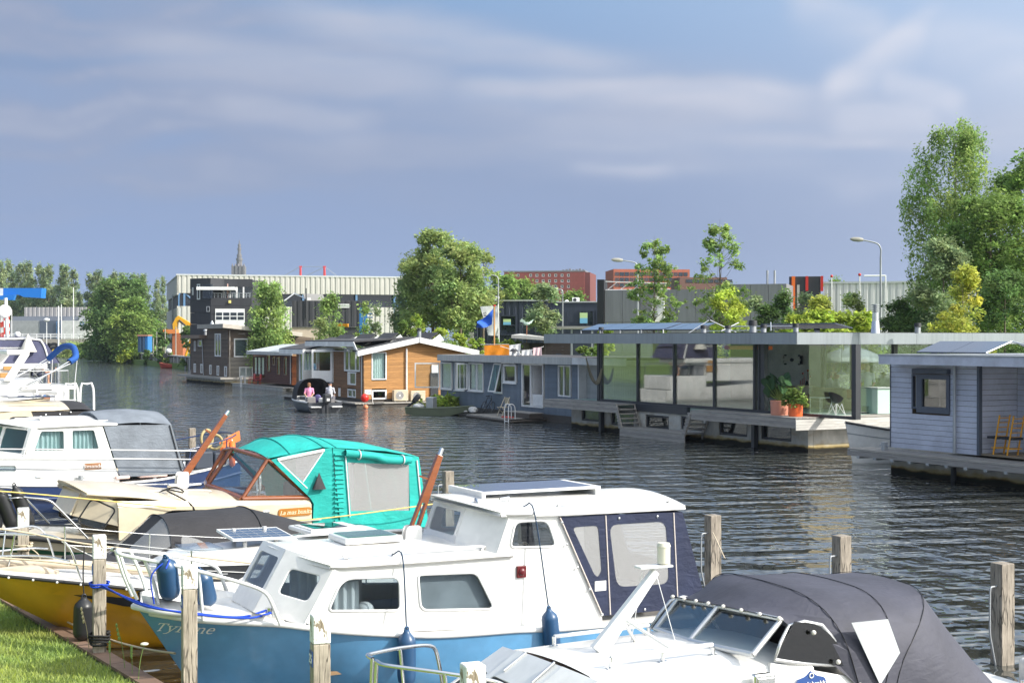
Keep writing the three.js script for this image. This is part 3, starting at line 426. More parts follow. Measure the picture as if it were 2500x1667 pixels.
part(h,'walkway',[0,1,2,3].map(i=>BX(-0.6,L+0.85,0.17+(i % 2)*0.004,0.24,0.1+i*0.2,0.28+i*0.2)),M.greyWood);part(h,'walkway',[0,1,2,3].map(i=>BX(L+0.1+i*0.19,L+0.27+i*0.19,0.17,0.24+(i % 2)*0.004,-WD - 0.4,0.09)),M.greyWood);
part(h,'wall_base',[BX(0,L,0.145,y0 - 0.004,-0.3,-0.03),BX(L - 0.3,L - 0.03,0.145,y0 - 0.004,-WD,-0.31)],M.darkWood);
OR.info={L,WD,y0,eave};
}
// --- red brown cottage houseboat between the two, with pale sheet roof
{
const[u,v]=Z2(1325,1360),D=depthAt(v,0.35),fr=new Frame((u - UC)/ FP*D,-D,...CA);const x0=fr.S(...Z2(985,1200))[0],L=0;
const h=thing('cottage_houseboat','small red brown boarded houseboat with pale overhanging sheet roof and narrow windows','houseboat',null,fr);
const y0=0.4,y1=fr.S(...Z2(1100,1085))[1];const ms=tones([0.115,0.05,0.035]);
const W=[[1110,1095,1138,1232],[1160,1115,1178,1180],[1197,1115,1222,1260],[1258,1120,1284,1265]].map(q=>rectS(fr,Z2,...q));const G=rectS(fr,Z2,990,1100,1090,1275);
planks(h,ms,{y0,y1,h:0.15,span:()=>[x0,L],z0:-0.04,z1:0,holes:[...W,G],seed:12});
W.forEach(q=>windowAt(h,...q,0,{fm:M.varnish,pm:M.houseGlass,w:0.05,sill:false}));windowAt(h,...G,0,{fm:ms[0],pm:M.glass,w:0.12,mull:[0.33,0.66],curtain:M.curtain});
XF=ENDX(L);const end=tones([0.42,0.13,0.045]);planks(h,end,{y0,y1:y1 - 0.1,h:0.2,span:()=>[0,4.5],z0:-0.04,z1:0,seed:14});XF=null;
part(h,'inner_shell',[BX(x0,L - 0.05,y0,y1,-4.5,-4.45),BX(x0,x0+0.05,y0,y1,-4.4,-0.05),BX(x0+0.06,L - 0.05,y0,y0+0.05,-4.4,-0.06)],M.timberInside);
const e0=fr.S(...Z2(930,1060),0.8)[0],e1=fr.S(...Z2(1330,1075),0.8)[0],ye=y1+0.05;
part(h,'roof',SHEET([[e0,ye+0.16,0.8],[e1,ye+0.16,0.8],[e1+0.1,ye+0.75,-2.4],[e0+0.1,ye+0.75,-2.4]],0.03),paint([0.62,0.64,0.66],0.5));part(h,'roof',SHEET([[e1+0.1,ye+0.75,-2.41],[e1,ye+0.2,-5.2],[e0,ye+0.2,-5.2],[e0+0.1,ye+0.75,-2.41]].reverse(),0.03),paint([0.62,0.64,0.66],0.5));
part(h,'fascia_board',BX(e0,e1,ye - 0.08,ye+0.15,0.8,0.84),M.fasciaGrey);part(h,'gable',EXX([[-5.1,ye],[0.78,ye],[-2.4,ye+0.7]],L+0.0,L+0.05),M.whiteflat);
part(h,'drain_pipe',CY([L - 0.1,0.5,0.08],[L - 0.1,ye,0.08],0.045),M.galv);
part(h,'hull',BX(x0 - 0.6,L+0.3,-0.5,0.2,-4.6,0.9),M.concrete);
for(let i=0;i<5;i++)part(h,'deck_board',BX(x0 - 2.2,L+1.6,0.21,0.26+(i % 2)*0.004,0.1+i*0.24,0.32+i*0.24),M.greyWood);
part(h,'float',BX(x0 - 1.8,L+1.4,-0.3,0.2,0.95,1.25),M.concrete);
fr.k={x0,L};dressing.push(()=>{
for(const[x,y]of[[1000,1330],[1330,1410]]){const p=fr.T(...Z2(x,y+40),0.0);const g=thing('swim_ladder',x<1200?'white tubular swim ladder by the red garden chairs':'white tubular swim ladder on the end of the cottage stage','ladder','swim ladders',fr);for(const dx of[-0.16,0.16])part(g,'rail',TB([[p[0]+dx,-0.3,1.4],[p[0]+dx,0.8,1.4],[p[0]+dx,0.95,1.25],[p[0]+dx,0.8,1.08],[p[0]+dx,0.27,1.05]],0.03),M.whiteflat);for(const y2 of[-0.1,0.12])part(g,'rung',CY([p[0]- 0.16,y2,1.4],[p[0]+0.16,y2,1.4],0.02),M.whiteflat);}
for(const[x,i]of[[968,0],[1020,1]]){const s=fr.S(...Z2(x,1300),0.8)[0];const c=thing('garden_chair',['red garden chair turned to the water on the cottage deck','red garden chair against the cottage porch'][i],'chair','red garden chairs',fr);part(c,'seat',RB(s - 0.22,s+0.22,0.66,0.7,0.5,0.95),M.red);part(c,'backrest',RB(s - 0.22,s+0.22,0.72,1.15,0.46,0.5),M.red);for(const dx of[-0.19,0.19])for(const z of[0.52,0.92])part(c,'leg',CY([s+dx,0.26,z],[s+dx,0.67,z],0.02),M.red);part(c,'arm',[BX(s - 0.25,s - 0.2,0.85,0.88,0.48,0.9),BX(s+0.2,s+0.25,0.85,0.88,0.48,0.9)],M.red);}
});
}
// --- weathered brown two level houseboat
{
const[u,v]=Z2(770,1352),D=depthAt(v,0),fr=new Frame((u - UC)/ FP*D,-D,...CA);const X0=fr.S(...Z2(448,1200))[0],w0=fr.S(...Z2(583,1100))[0];
const h=thing('weathered_houseboat','weathered dark brown boarded houseboat with sloping roof on a wide hull','houseboat',null,fr);
const y0=fr.S(...Z2(770,1285))[1],yl=fr.S(...Z2(500,950))[1],yt=fr.S(...Z2(700,870))[1],yr=yt;
const ms=tones([0.135,0.098,0.072],[0.75,0.9,1,1.15]),mg=tones([0.26,0.235,0.20],[0.8,0.95,1.1]);
const W=[[655,905,708,1108],[472,1165,490,1245],[530,1170,548,1250],[608,1178,626,1262],[672,1185,692,1270],[738,1190,760,1280],[508,962,542,1020],[474,970,488,1058]].map(q=>rectS(fr,Z2,...q));W.forEach(q=>{if(q[1]- q[0]<0.4)q[1]=q[0]+0.42;});
planks(h,ms,{y0,y1:yl,h:0.17,span:()=>[X0,0],z0:-0.05,z1:0,holes:W,seed:21});
planks(h,ms,{y0:yl+0.01,y1:yt,h:0.17,span:()=>[w0,0],z0:-0.05,z1:0,holes:W,seed:22});
W.forEach((q,i)=>windowAt(h,...q,0,{w:i?0.09:0.12,pm:M.houseGlass,mull:i?[]:[0.5]}));
// end wall: dark boards above, grey boards below, rising with the roof
const zr=-fr.E(...Z2(1360,950),0)[0],ye1=fr.E(...Z2(1340,945),0)[1];
const Wl=rectE(fr,Z2,820,948,1143,1110,0),Ws=rectE(fr,Z2,866,1195,985,1285,0),mid=fr.E(...Z2(790,1112),0)[1];
XF=ENDX(0);const wid=Math.max(zr - 0.2,8);
planks(h,mg,{y0,y1:mid,h:0.19,span:()=>[0,wid],z0:-0.05,z1:0,holes:[Ws],seed:23});
planks(h,ms,{y0:mid+0.01,y1:yt+0.1,h:0.19,span:y=>{const k=clamp((yt+0.1 - y)/(yt+0.1 - ye1));return[0,Math.max(0.4,wid*Math.min(1,k+0.02))];},z0:-0.05,z1:0,holes:[Wl],seed:24});
windowAt(h,...Wl,0,{mull:[0.36,0.68],w:0.12,pm:M.houseGlass,curtain:M.curtain});windowAt(h,...Ws,0,{mull:[0.5],w:0.1,curtain:M.curtain});
part(h,'drain_pipe',CY([0.12,y0,0.1],[0.12,yt - 0.1,0.1],0.05),paint([0.42,0.36,0.3],0.6));XF=null;
part(h,'drain_pipe',CY([X0*0.62,y0,0.1],[X0*0.66,yl,0.1],0.04),M.galv);
// roofs
part(h,'roof',SHEET([[w0 - 0.5,yt+0.12,0.7],[0.8,yt+0.12,0.7],[0.8,ye1+0.15,-zr - 0.3],[w0 - 0.5,ye1+0.15,-zr - 0.3]],0.32),M.greyWood);part(h,'roof_edge',SHEET([[0.82,yt+0.14,0.72],[0.82,ye1+0.14,-zr - 0.32],[0.82,ye1+0.5,-zr - 0.32],[0.82,yt+0.5,0.72]],0.05),wood([0.55,0.5,0.44]));
part(h,'roof_edge',BX(w0 - 0.52,0.8,yt+0.1,yt+0.48,0.71,0.76),M.greyWood);
part(h,'low_roof',BX(X0 - 0.9,w0 - 0.02,yl+0.02,yl+0.34,-5,0.7),wood([0.22,0.16,0.12]));
part(h,'inner_shell',[BX(X0+0.05,-0.06,y0,y0+0.06,-wid,-0.08),BX(X0,X0+0.05,y0,yl,-wid,-0.06),BX(X0,-0.06,y0,ye1,-wid - 0.05,-wid),BX(X0+0.1,-0.1,y0,ye1,-4.1,-4),BX(w0,w0+0.05,yl,yt,-3,-0.06)],M.timberInside);
part(h,'hull',BX(X0 - 0.2,0.3,-0.6,y0 - 0.2,-wid,0.4),M.stainConcrete);part(h,'hull_deck',BX(X0 - 1.6,0.7,y0 - 0.19,y0 - 0.01,-wid - 0.2,0.9),M.greyWood);
{const s=X0*0.62;for(const[x,hh]of[[X0*0.7,1.1],[X0*0.88,0.5]]){const c=part(h,'flue',CY([x,yl+0.3,-1],[x,yl+0.3+hh,-1],0.14),M.galv);part(c,'flue_cowl',CY([x,yl+0.25+hh,-1],[x,yl+0.6+hh,-1],0.24,0.05),M.galv);}}
}
// --- pale blue boarded houseboat beside the glass one
const LB=(()=>{const[u]=Z7(1265,1100),D=43.2;return new Frame((u - UC)/ FP*D,-D,...CA);})();
{
const h=thing('pale_blue_houseboat','pale blue boarded houseboat with flat roof, timber walkway and angled solar panels','houseboat',null,LB);
const y0=LB.S(...Z7(1265,1113))[1],top=LB.S(...Z7(1265,440))[1]+0.1,L=LB.S(...Z7(1975,700))[0],bh=(y0 - LB.S(...Z7(1265,1153))[1]);
M.paleBlue=paint([0.56,0.58,0.67],0.6);M.paleBlueB=paint([0.535,0.555,0.645],0.6);M.slateTrim=paint([0.085,0.10,0.13],0.5);
const q=rectS(LB,Z7,1425,468,1752,845);const hole=[q[0]+0.05,q[1]- 0.02,q[2]+0.02,q[3]- 0.1];
planks(h,[M.paleBlue,M.paleBlueB],{y0,y1:top,h:0.151,span:()=>[0,L],z0:-0.04,z1:0,holes:[hole],gap:0.011,seed:31});
part(h,'corner_board',BX(L+0.002,L+0.09,y0,top,-0.09,0.03),M.slateTrim);part(h,'corner_board',BX(-0.03,-0.001,y0,top,-0.06,0.02),M.slateTrim);
// recessed porch: end wall, back wall with dark window
const RC=1.5,Lb=L+6;XF=ENDX(L+0.04);planks(h,[M.paleBlue,M.paleBlueB],{y0:y0+0.02,y1:top,h:0.151,span:()=>[0.1,RC],z0:-0.04,z1:0,gap:0.011,seed:32});XF=null;
const pw=[L+0.75,L+2.1,y0+1.05,top - 0.35];XF=SHIFT(0,0,-RC);planks(h,[M.paleBlue,M.paleBlueB],{y0,y1:top,h:0.151,span:()=>[L+0.05,Lb],z0:-0.04,z1:0,holes:[[pw[0],pw[1],pw[2],pw[3]]],gap:0.011,seed:33});windowAt(h,pw[0],pw[1],pw[2],pw[3],0,{fm:M.slateTrim,pm:M.houseGlass,w:0.1});XF=null;
// window: fixed light, open casement, blind box
const mid=LB.S(...Z7(1492,600))[0];
part(h,'window',[EX([[mid - 0.05,q[2]],[q[1],q[2]],[q[1],q[3]- 0.16],[mid - 0.05,q[3]- 0.16]],-0.06,0.05,[[[mid+0.17,q[2]+0.18],[q[1]- 0.12,q[2]+0.18],[q[1]- 0.12,q[3]- 0.3],[mid+0.17,q[3]- 0.3]]]),EX([[q[0]+0.06,q[2]+0.1],[mid - 0.06,q[2]+0.1],[mid - 0.06,q[3]- 0.16],[q[0]+0.06,q[3]- 0.16]],-0.06,0.02,[[[q[0]+0.12,q[2]+0.16],[mid - 0.1,q[2]+0.16],[mid - 0.1,q[3]- 0.22],[q[0]+0.12,q[3]- 0.22]]])],M.slateTrim);
part(h,'pane',BX(mid+0.16,q[1]- 0.11,q[2]+0.17,q[3]- 0.29,-0.02,-0.01),glassM([0.35,0.37,0.35],{ior:1.8}));
part(h,'blind_box',RB(q[0]+0.2,q[1]+0.02,q[3]- 0.14,q[3],0.0,0.16,0.02),M.slateTrim);
{const w=mid - q[0]- 0.05,f=g=>g.rotateY(-1.9).translate(mid - 0.06,0,0.04);const s=part(h,'sash',f(EX([[-w,q[2]+0.15],[0,q[2]+0.15],[0,q[3]- 0.2],[-w,q[3]- 0.2]].map(p=>[p[0]*1.35,p[1]]),-0.02,0.02,[[[-w*1.35+0.09,q[2]+0.25],[-0.09,q[2]+0.25],[-0.09,q[3]- 0.3],[-w*1.35+0.09,q[3]- 0.3]]])),paint([0.6,0.59,0.56],0.5));part(s,'pane',f(BX(-w*1.35+0.08,-0.08,q[2]+0.24,q[3]- 0.29,-0.004,0.004)),M.glass);}
const dp=LB.S(...Z7(1805,800))[0];part(h,'drain_pipe',CY([dp,y0,0.09],[dp,top,0.09],0.05,0.05,12),M.galv);
part(h,'inner_shell',[BX(0.0,0.05,y0,top,-6,-0.05),BX(0.06,Lb,y0,y0+0.05,-6,-0.06),BX(0.06,Lb,y0,top,-4.4,-4.35)],mat([0.25,0.2,0.14],0.8));
// roof
const r0=LB.S(...Z7(1163,400),0.75)[0],rf0=LB.S(...Z7(1165,432),0.75)[1],rf1=LB.S(...Z7(1165,362),0.75)[1];
part(h,'roof',BX(r0+0.03,Lb,rf0+0.02,rf1 - 0.03,-6.3,0.72),M.paleBlueB);part(h,'fascia_board',BX(r0,Lb,rf0,rf1,0.722,0.75),M.paleBlue);part(h,'fascia_board',BX(r0,r0+0.028,rf0,rf1,-6.3,0.72),M.paleBlue);part(h,'roof_edge',BX(r0 - 0.02,Lb,rf1+0.001,rf1+0.04,-6.3,0.77),M.galv);
{const a=LB.S(...Z7(1530,320),-0.6)[0],b=LB.S(...Z7(2110,320),-0.6)[0];for(let i=0;i<2;i++)part(h,'solar_panel',BX(lerp(a,b,i / 2)+0.01,lerp(a,b,(i+1)/ 2)- 0.01,-0.02,0.02,-0.5,0.5).rotateX(0.32).translate(0,rf1+0.25,-0.8),M.solar);part(h,'panel_rack',[CY([b,rf1+0.1,-0.3],[b,rf1+0.42,-1.3],0.025),CY([b,rf1+0.42,-1.3],[b+1.4,rf1+0.06,-1.7],0.025),CY([b,rf1+0.06,-0.3],[b+1.3,rf1+0.06,-1.2],0.02)],M.alu);for(let i=0;i<2;i++)part(h,'solar_panel',BX(0,1.1,-0.02,0.02,-0.45,0.45).rotateX(-0.3).translate(b+0.1+i*1.12,rf1+0.22,-1.9),M.solar);}
// walkway on brackets, hull
const zw=0.95,wl=LB.S(...Z7(905,1125),zw)[0],wy=LB.S(...Z7(905,1120),zw)[1];
for(let i=0;i<5;i++)part(h,'walk_board',BX(wl,Lb,wy - 0.06,wy+(i % 2)*0.006,0.05+i*0.18,0.215+i*0.18),[M.greyWood,M.deckWood][i % 2]);
part(h,'walk_edge',BX(wl,Lb,wy - 0.22,wy - 0.07,zw - 0.03,zw),M.deckWood);
for(let i=0;i<14;i++){const x=wl+0.5+i*0.72;part(h,'bracket',[BX(x - 0.05,x+0.05,wy - 0.2,wy - 0.065,0.0,zw - 0.035),BX(x - 0.06,x+0.06,wy - 0.28,wy - 0.21,0.3,zw+0.02)],M.galv);}
part(h,'hull',BX(-0.02,Lb,-0.5,wy - 0.23,-6,-0.02),M.stainConcrete);
part(h,'mooring_pile',CY([dp+0.02,-0.6,0.14],[dp+0.02,wy - 0.24,0.14],0.08),M.rubber);
LB.info={L,y0,top,wy,zw,RC,r0,rf0,rf1};
}
// ---------- boat building kit ----------
const Za=zoomOf(0,800,0.28703),Zb=zoomOf(0,1180,0.31056),Zc=zoomOf(400,980,0.29762),Zd=zoomOf(300,1200,0.29777),Ze=zoomOf(660,1180,0.31056),Zf=zoomOf(1040,1180,0.31061),Zg=zoomOf(1200,1360,0.29762),Zh=zoomOf(1550,1350,0.40391),Zi=zoomOf(0,820,0.15309),Zj=zoomOf(0,1180,0.15303),Zk=zoomOf(400,1000,0.12758),Zl=zoomOf(1160,1560,0.2296);
const font={sans:await new FontLoader().loadAsync('fonts/droid/droid_sans_bold.typeface.json'),serif:await new FontLoader().loadAsync('fonts/droid/droid_serif_regular.typeface.json')};
function lettering(str,size,f=font.serif,slant=0,depth=0.004){const g=new TextGeometry(str,{font:f,size,depth,curveSegments:4,bevelEnabled:false});g.computeBoundingBox();const b=g.boundingBox;g.translate(-(b.min.x+b.max.x)/ 2,-(b.min.y+b.max.y)/ 2,0);if(slant)g.applyMatrix4(new THREE.Matrix4().makeShear(0,0,slant,0,0,0));return g;}
function tab(t,x){if(x<=t[0][0])return t[0][1];for(let i=1;i<t.length;i++)if(x<=t[i][0]){const a=t[i - 1],b=t[i],k=(x - a[0])/(b[0]- a[0]);const m0=i>1?(b[1]- t[i - 2][1])/(b[0]- t[i - 2][0]):(b[1]- a[1])/(b[0]- a[0]),m1=i<t.length - 1?(t[i+1][1]- a[1])/(t[i+1][0]- a[0]):(b[1]- a[1])/(b[0]- a[0]),d=b[0]- a[0];const k2=k*k,k3=k2*k;return(2*k3 - 3*k2+1)*a[1]+(k3 - 2*k2+k)*d*m0+(-2*k3+3*k2)*b[1]+(k3 - k2)*d*m1;}return t[t.length - 1][1];}
const P3=(fr,zm,x,y,w)=>{const p=fr.S(...zm(x,y),w);return[p[0],p[1],w];};
const flip=p=>[p[0],p[1],-p[2]];
function onPlane(fr,uv,p0,n){const d=fr.ray(...uv),e=V(-fr.o.x,EYE - fr.o.y,-fr.o.z);const O=V(e.dot(fr.a),e.y,e.dot(fr.b)),Dl=V(d.dot(fr.a),d.y,d.dot(fr.b));n=pv(n);const t=pv(p0).clone().sub(O).dot(n)/ Dl.dot(n);return O.addScaledVector(Dl,t).toArray();}
function planeOf(pts){const a=pv(pts[0]),n=V(0,0,0);for(let i=1;i<pts.length - 1;i++)n.add(pv(pts[i]).clone().sub(a).cross(pv(pts[i+1]).clone().sub(a)));return[a,n.normalize()];}
function PANEL(pts,holes=[],t=0.03,off=0){const[a,n]=planeOf(pts);const ex=pv(pts[1]).clone().sub(a).addScaledVector(n,-pv(pts[1]).clone().sub(a).dot(n)).normalize(),ey=n.clone().cross(ex);const to=p=>{const q=pv(p).clone().sub(a);return[q.dot(ex),q.dot(ey)];};return EX(pts.map(to),off,off+t,holes.map(h=>h.map(to))).applyMatrix4(new THREE.Matrix4().makeBasis(ex,ey,n).setPosition(a));}
function round3(pts,r,n=4){const[a,nn]=planeOf(pts);const ex=pv(pts[1]).clone().sub(a).normalize(),ey=nn.clone().cross(ex);const q=pts.map(p=>{const v=pv(p).clone().sub(a);return[v.dot(ex),v.dot(ey)];});return roundPoly(q,r,n).map(p=>a.clone().addScaledVector(ex,p[0]).addScaledVector(ey,p[1]).toArray());}
const rim=(pts,r,m=0)=>new THREE.TubeGeometry(new THREE.CatmullRomCurve3(pts.map(pv),true,'catmullrom',0.1),pts.length*3,r,5,true);
// a hull: tables of sheer height and half beam along the length
const KF=[0,0.12,0.3,0.5,0.7,0.88,1],MID=[1,0.99,0.97,0.92,0.78,0.45,0],BOW=[1,0.88,0.71,0.53,0.34,0.15,0];
function hullPoint(h,s,k,side){const s0=h.sheer[0][0],t=(s - s0)/(h.L - s0),sh=tab(h.sheer,s),y=lerp(sh,h.keel??-0.4,k);let i=0;while(i<KF.length - 2&&KF[i+1]<k)i++;const q=(k - KF[i])/(KF[i+1]- KF[i]),f=lerp(lerp(BOW[i],BOW[i+1],q),lerp(MID[i],MID[i+1],q),sm(clamp(t / 0.42)));return[s+h.rake*k*Math.pow(1 - t,2.2)-(h.tuck||0)*k*Math.pow(t,6),y,side*tab(h.beam,s)*f];}
function hullShell(h,k0=0,k1=1,out=0){const rows=[],n=22,m=12;for(let i=0;i<=n;i++){const s=lerp(h.sheer[0][0],h.L,Math.pow(i / n,1.25)),r=[];for(let j=0;j<=m;j++)r.push(hullPoint(h,s,lerp(k0,k1,j / m),1));for(let j=m;j>=0;j--)r.push(hullPoint(h,s,lerp(k0,k1,j / m),-1));if(out)r.forEach(p=>{p[2]+=Math.sign(p[2])*out;});rows.push(r);}return k1<1?[LOFT(rows.map(r=>r.slice(0,m+1))),LOFT(rows.map(r=>r.slice(m+1)))]:[LOFT(rows),CAP(rows[n])];}
function deckSheet(h,s0,s1,drop=0.03,camber=0.05,inset=0.02){const rows=[];for(let i=0;i<=20;i++){const s=lerp(s0,s1,i / 20),b=Math.max(0.004,tab(h.beam,s)- inset),r=[];for(let j=0;j<=8;j++){const z=lerp(b,-b,j / 8);r.push([s,tab(h.sheer,s)- drop+camber*(1 -(z / b)**2),z]);}rows.push(r);}return LOFT(rows);}
function gunwale(h,side,r,drop=0,s0=0.02,s1=h.L){const pts=[];for(let i=0;i<=24;i++){const s=lerp(s0,s1,i / 24);pts.push([s,tab(h.sheer,s)- drop,side*tab(h.beam,s)]);}return TB(pts,r,48,6);}
// cambered roof or lid: edge heights along x, half width along x
function roofShell(edge,hw,camber,thick,n=16,bow=0){const x0=edge[0][0],x1=edge[edge.length - 1][0],rows=[];for(let i=0;i<=n;i++){const x=lerp(x0,x1,i / n),y=tab(edge,x),w=typeof hw==='number'?hw:tab(hw,x),r=[];const bx=z=>x - bow*(1 -(z / w)**2)*Math.pow(1 - i / n,3);for(let j=0;j<=10;j++){const z=lerp(w,-w,j / 10);r.push([bx(z),y+camber*(1 -(z / w)**2),z]);}for(let j=10;j>=0;j--){const z=lerp(w,-w,j / 10)*0.985;r.push([bx(z),y - thick+camber*(1 -(z / w)**2)*0.9,z]);}rows.push(r);}return[LOFT(rows,true),CAP(rows[0]),CAP(rows[n])];}
function arch(x,hw,y0,y1,lean=0,p=2.6,n=14){const r=[];for(let i=0;i<=n;i++){const a=Math.PI*i / n,c=Math.cos(a),s=Math.sin(a);const z=hw*Math.sign(c)*Math.pow(Math.abs(c),2 / p),k=Math.pow(Math.abs(s),2 / p);r.push([x+lean*k,lerp(y0,y1,k),z]);}return r;}
const MX=(fr)=>new THREE.Matrix4().makeTranslation(fr.o.x,fr.o.y,fr.o.z).multiply(new THREE.Matrix4().makeRotationY(fr.ry));
// fender: a capsule with eyes, hung on its rope
function fender(label,fr,a,b,r,m,rope,ropeM,group){const t=thing('fender',label,'fender',group,fr);a=pv(a);b=pv(b);const l=a.distanceTo(b);const prof=[[0.001,0],[r*0.3,0.0],[r*0.34,l*0.04],[r*0.5,l*0.07],[r*0.88,l*0.15],[r,l*0.24],[r,l*0.8],[r*0.9,l*0.9],[r*0.55,l*0.97],[r*0.3,l*0.995],[0.001,l]];part(t,'body',aim(LA(prof,18),a,b),m);part(t,'eye',aim(new THREE.TorusGeometry(r*0.2,r*0.1,6,12),a,b).translate(0,r*0.1,0),m);if(rope)part(t,'rope',TB(rope,0.009,rope.length*8,5),ropeM);return t;}
const ropeThing=(label,pts,r,m,group,n)=>solo('mooring_rope',label,'rope',TB(pts,r,n||pts.length*8,5),m,group);
const sag=(a,b,d,n=6)=>Array.from({length:n+1},(_,i)=>{const t=i / n;return pv(a).clone().lerp(pv(b),t).add(V(0,-4*d*t*(1 - t),0));});
// ---------- boats at the moorings ----------
const MAST=(parent,foot,top,wide,slot)=>{// varnished mast arm that leans aft, in its white bracket
const f=pv(foot),t=pv(top),L=f.distanceTo(t);const out=[[-wide,0],[wide,0],[wide*0.55,L],[-wide*0.55,L]];const hole=slot?[roundPoly([[-wide*0.38,L*0.12],[wide*0.38,L*0.12],[wide*0.3,L*0.42],[-wide*0.3,L*0.42]],wide*0.3)]:[];
const ang=Math.atan2(t.x - f.x,t.y - f.y);const tf=g=>g.rotateZ(-ang).translate(f.x,f.y,f.z);
const m=part(parent,'mast',tf(EX(out,-0.035,0.035,hole,0.006)),M.varnish);
part(m,'mast_tip',tf(CY([0,L - 0.01,0],[0,L+0.09,0],wide*0.5,wide*0.42,10)),M.chrome);part(m,'spreader',tf(BX(-0.16,0.02,L*0.68,L*0.70,-0.02,0.02)),M.varnish);
part(parent,'mast_bracket',[1,-1].map(s=>EX(roundPoly([[f.x - 0.11,f.y - 0.16],[f.x+0.11,f.y - 0.16],[f.x+0.12,f.y+0.14],[f.x - 0.08,f.y+0.14]],0.06),s*0.04,s*0.065)),M.white);
};
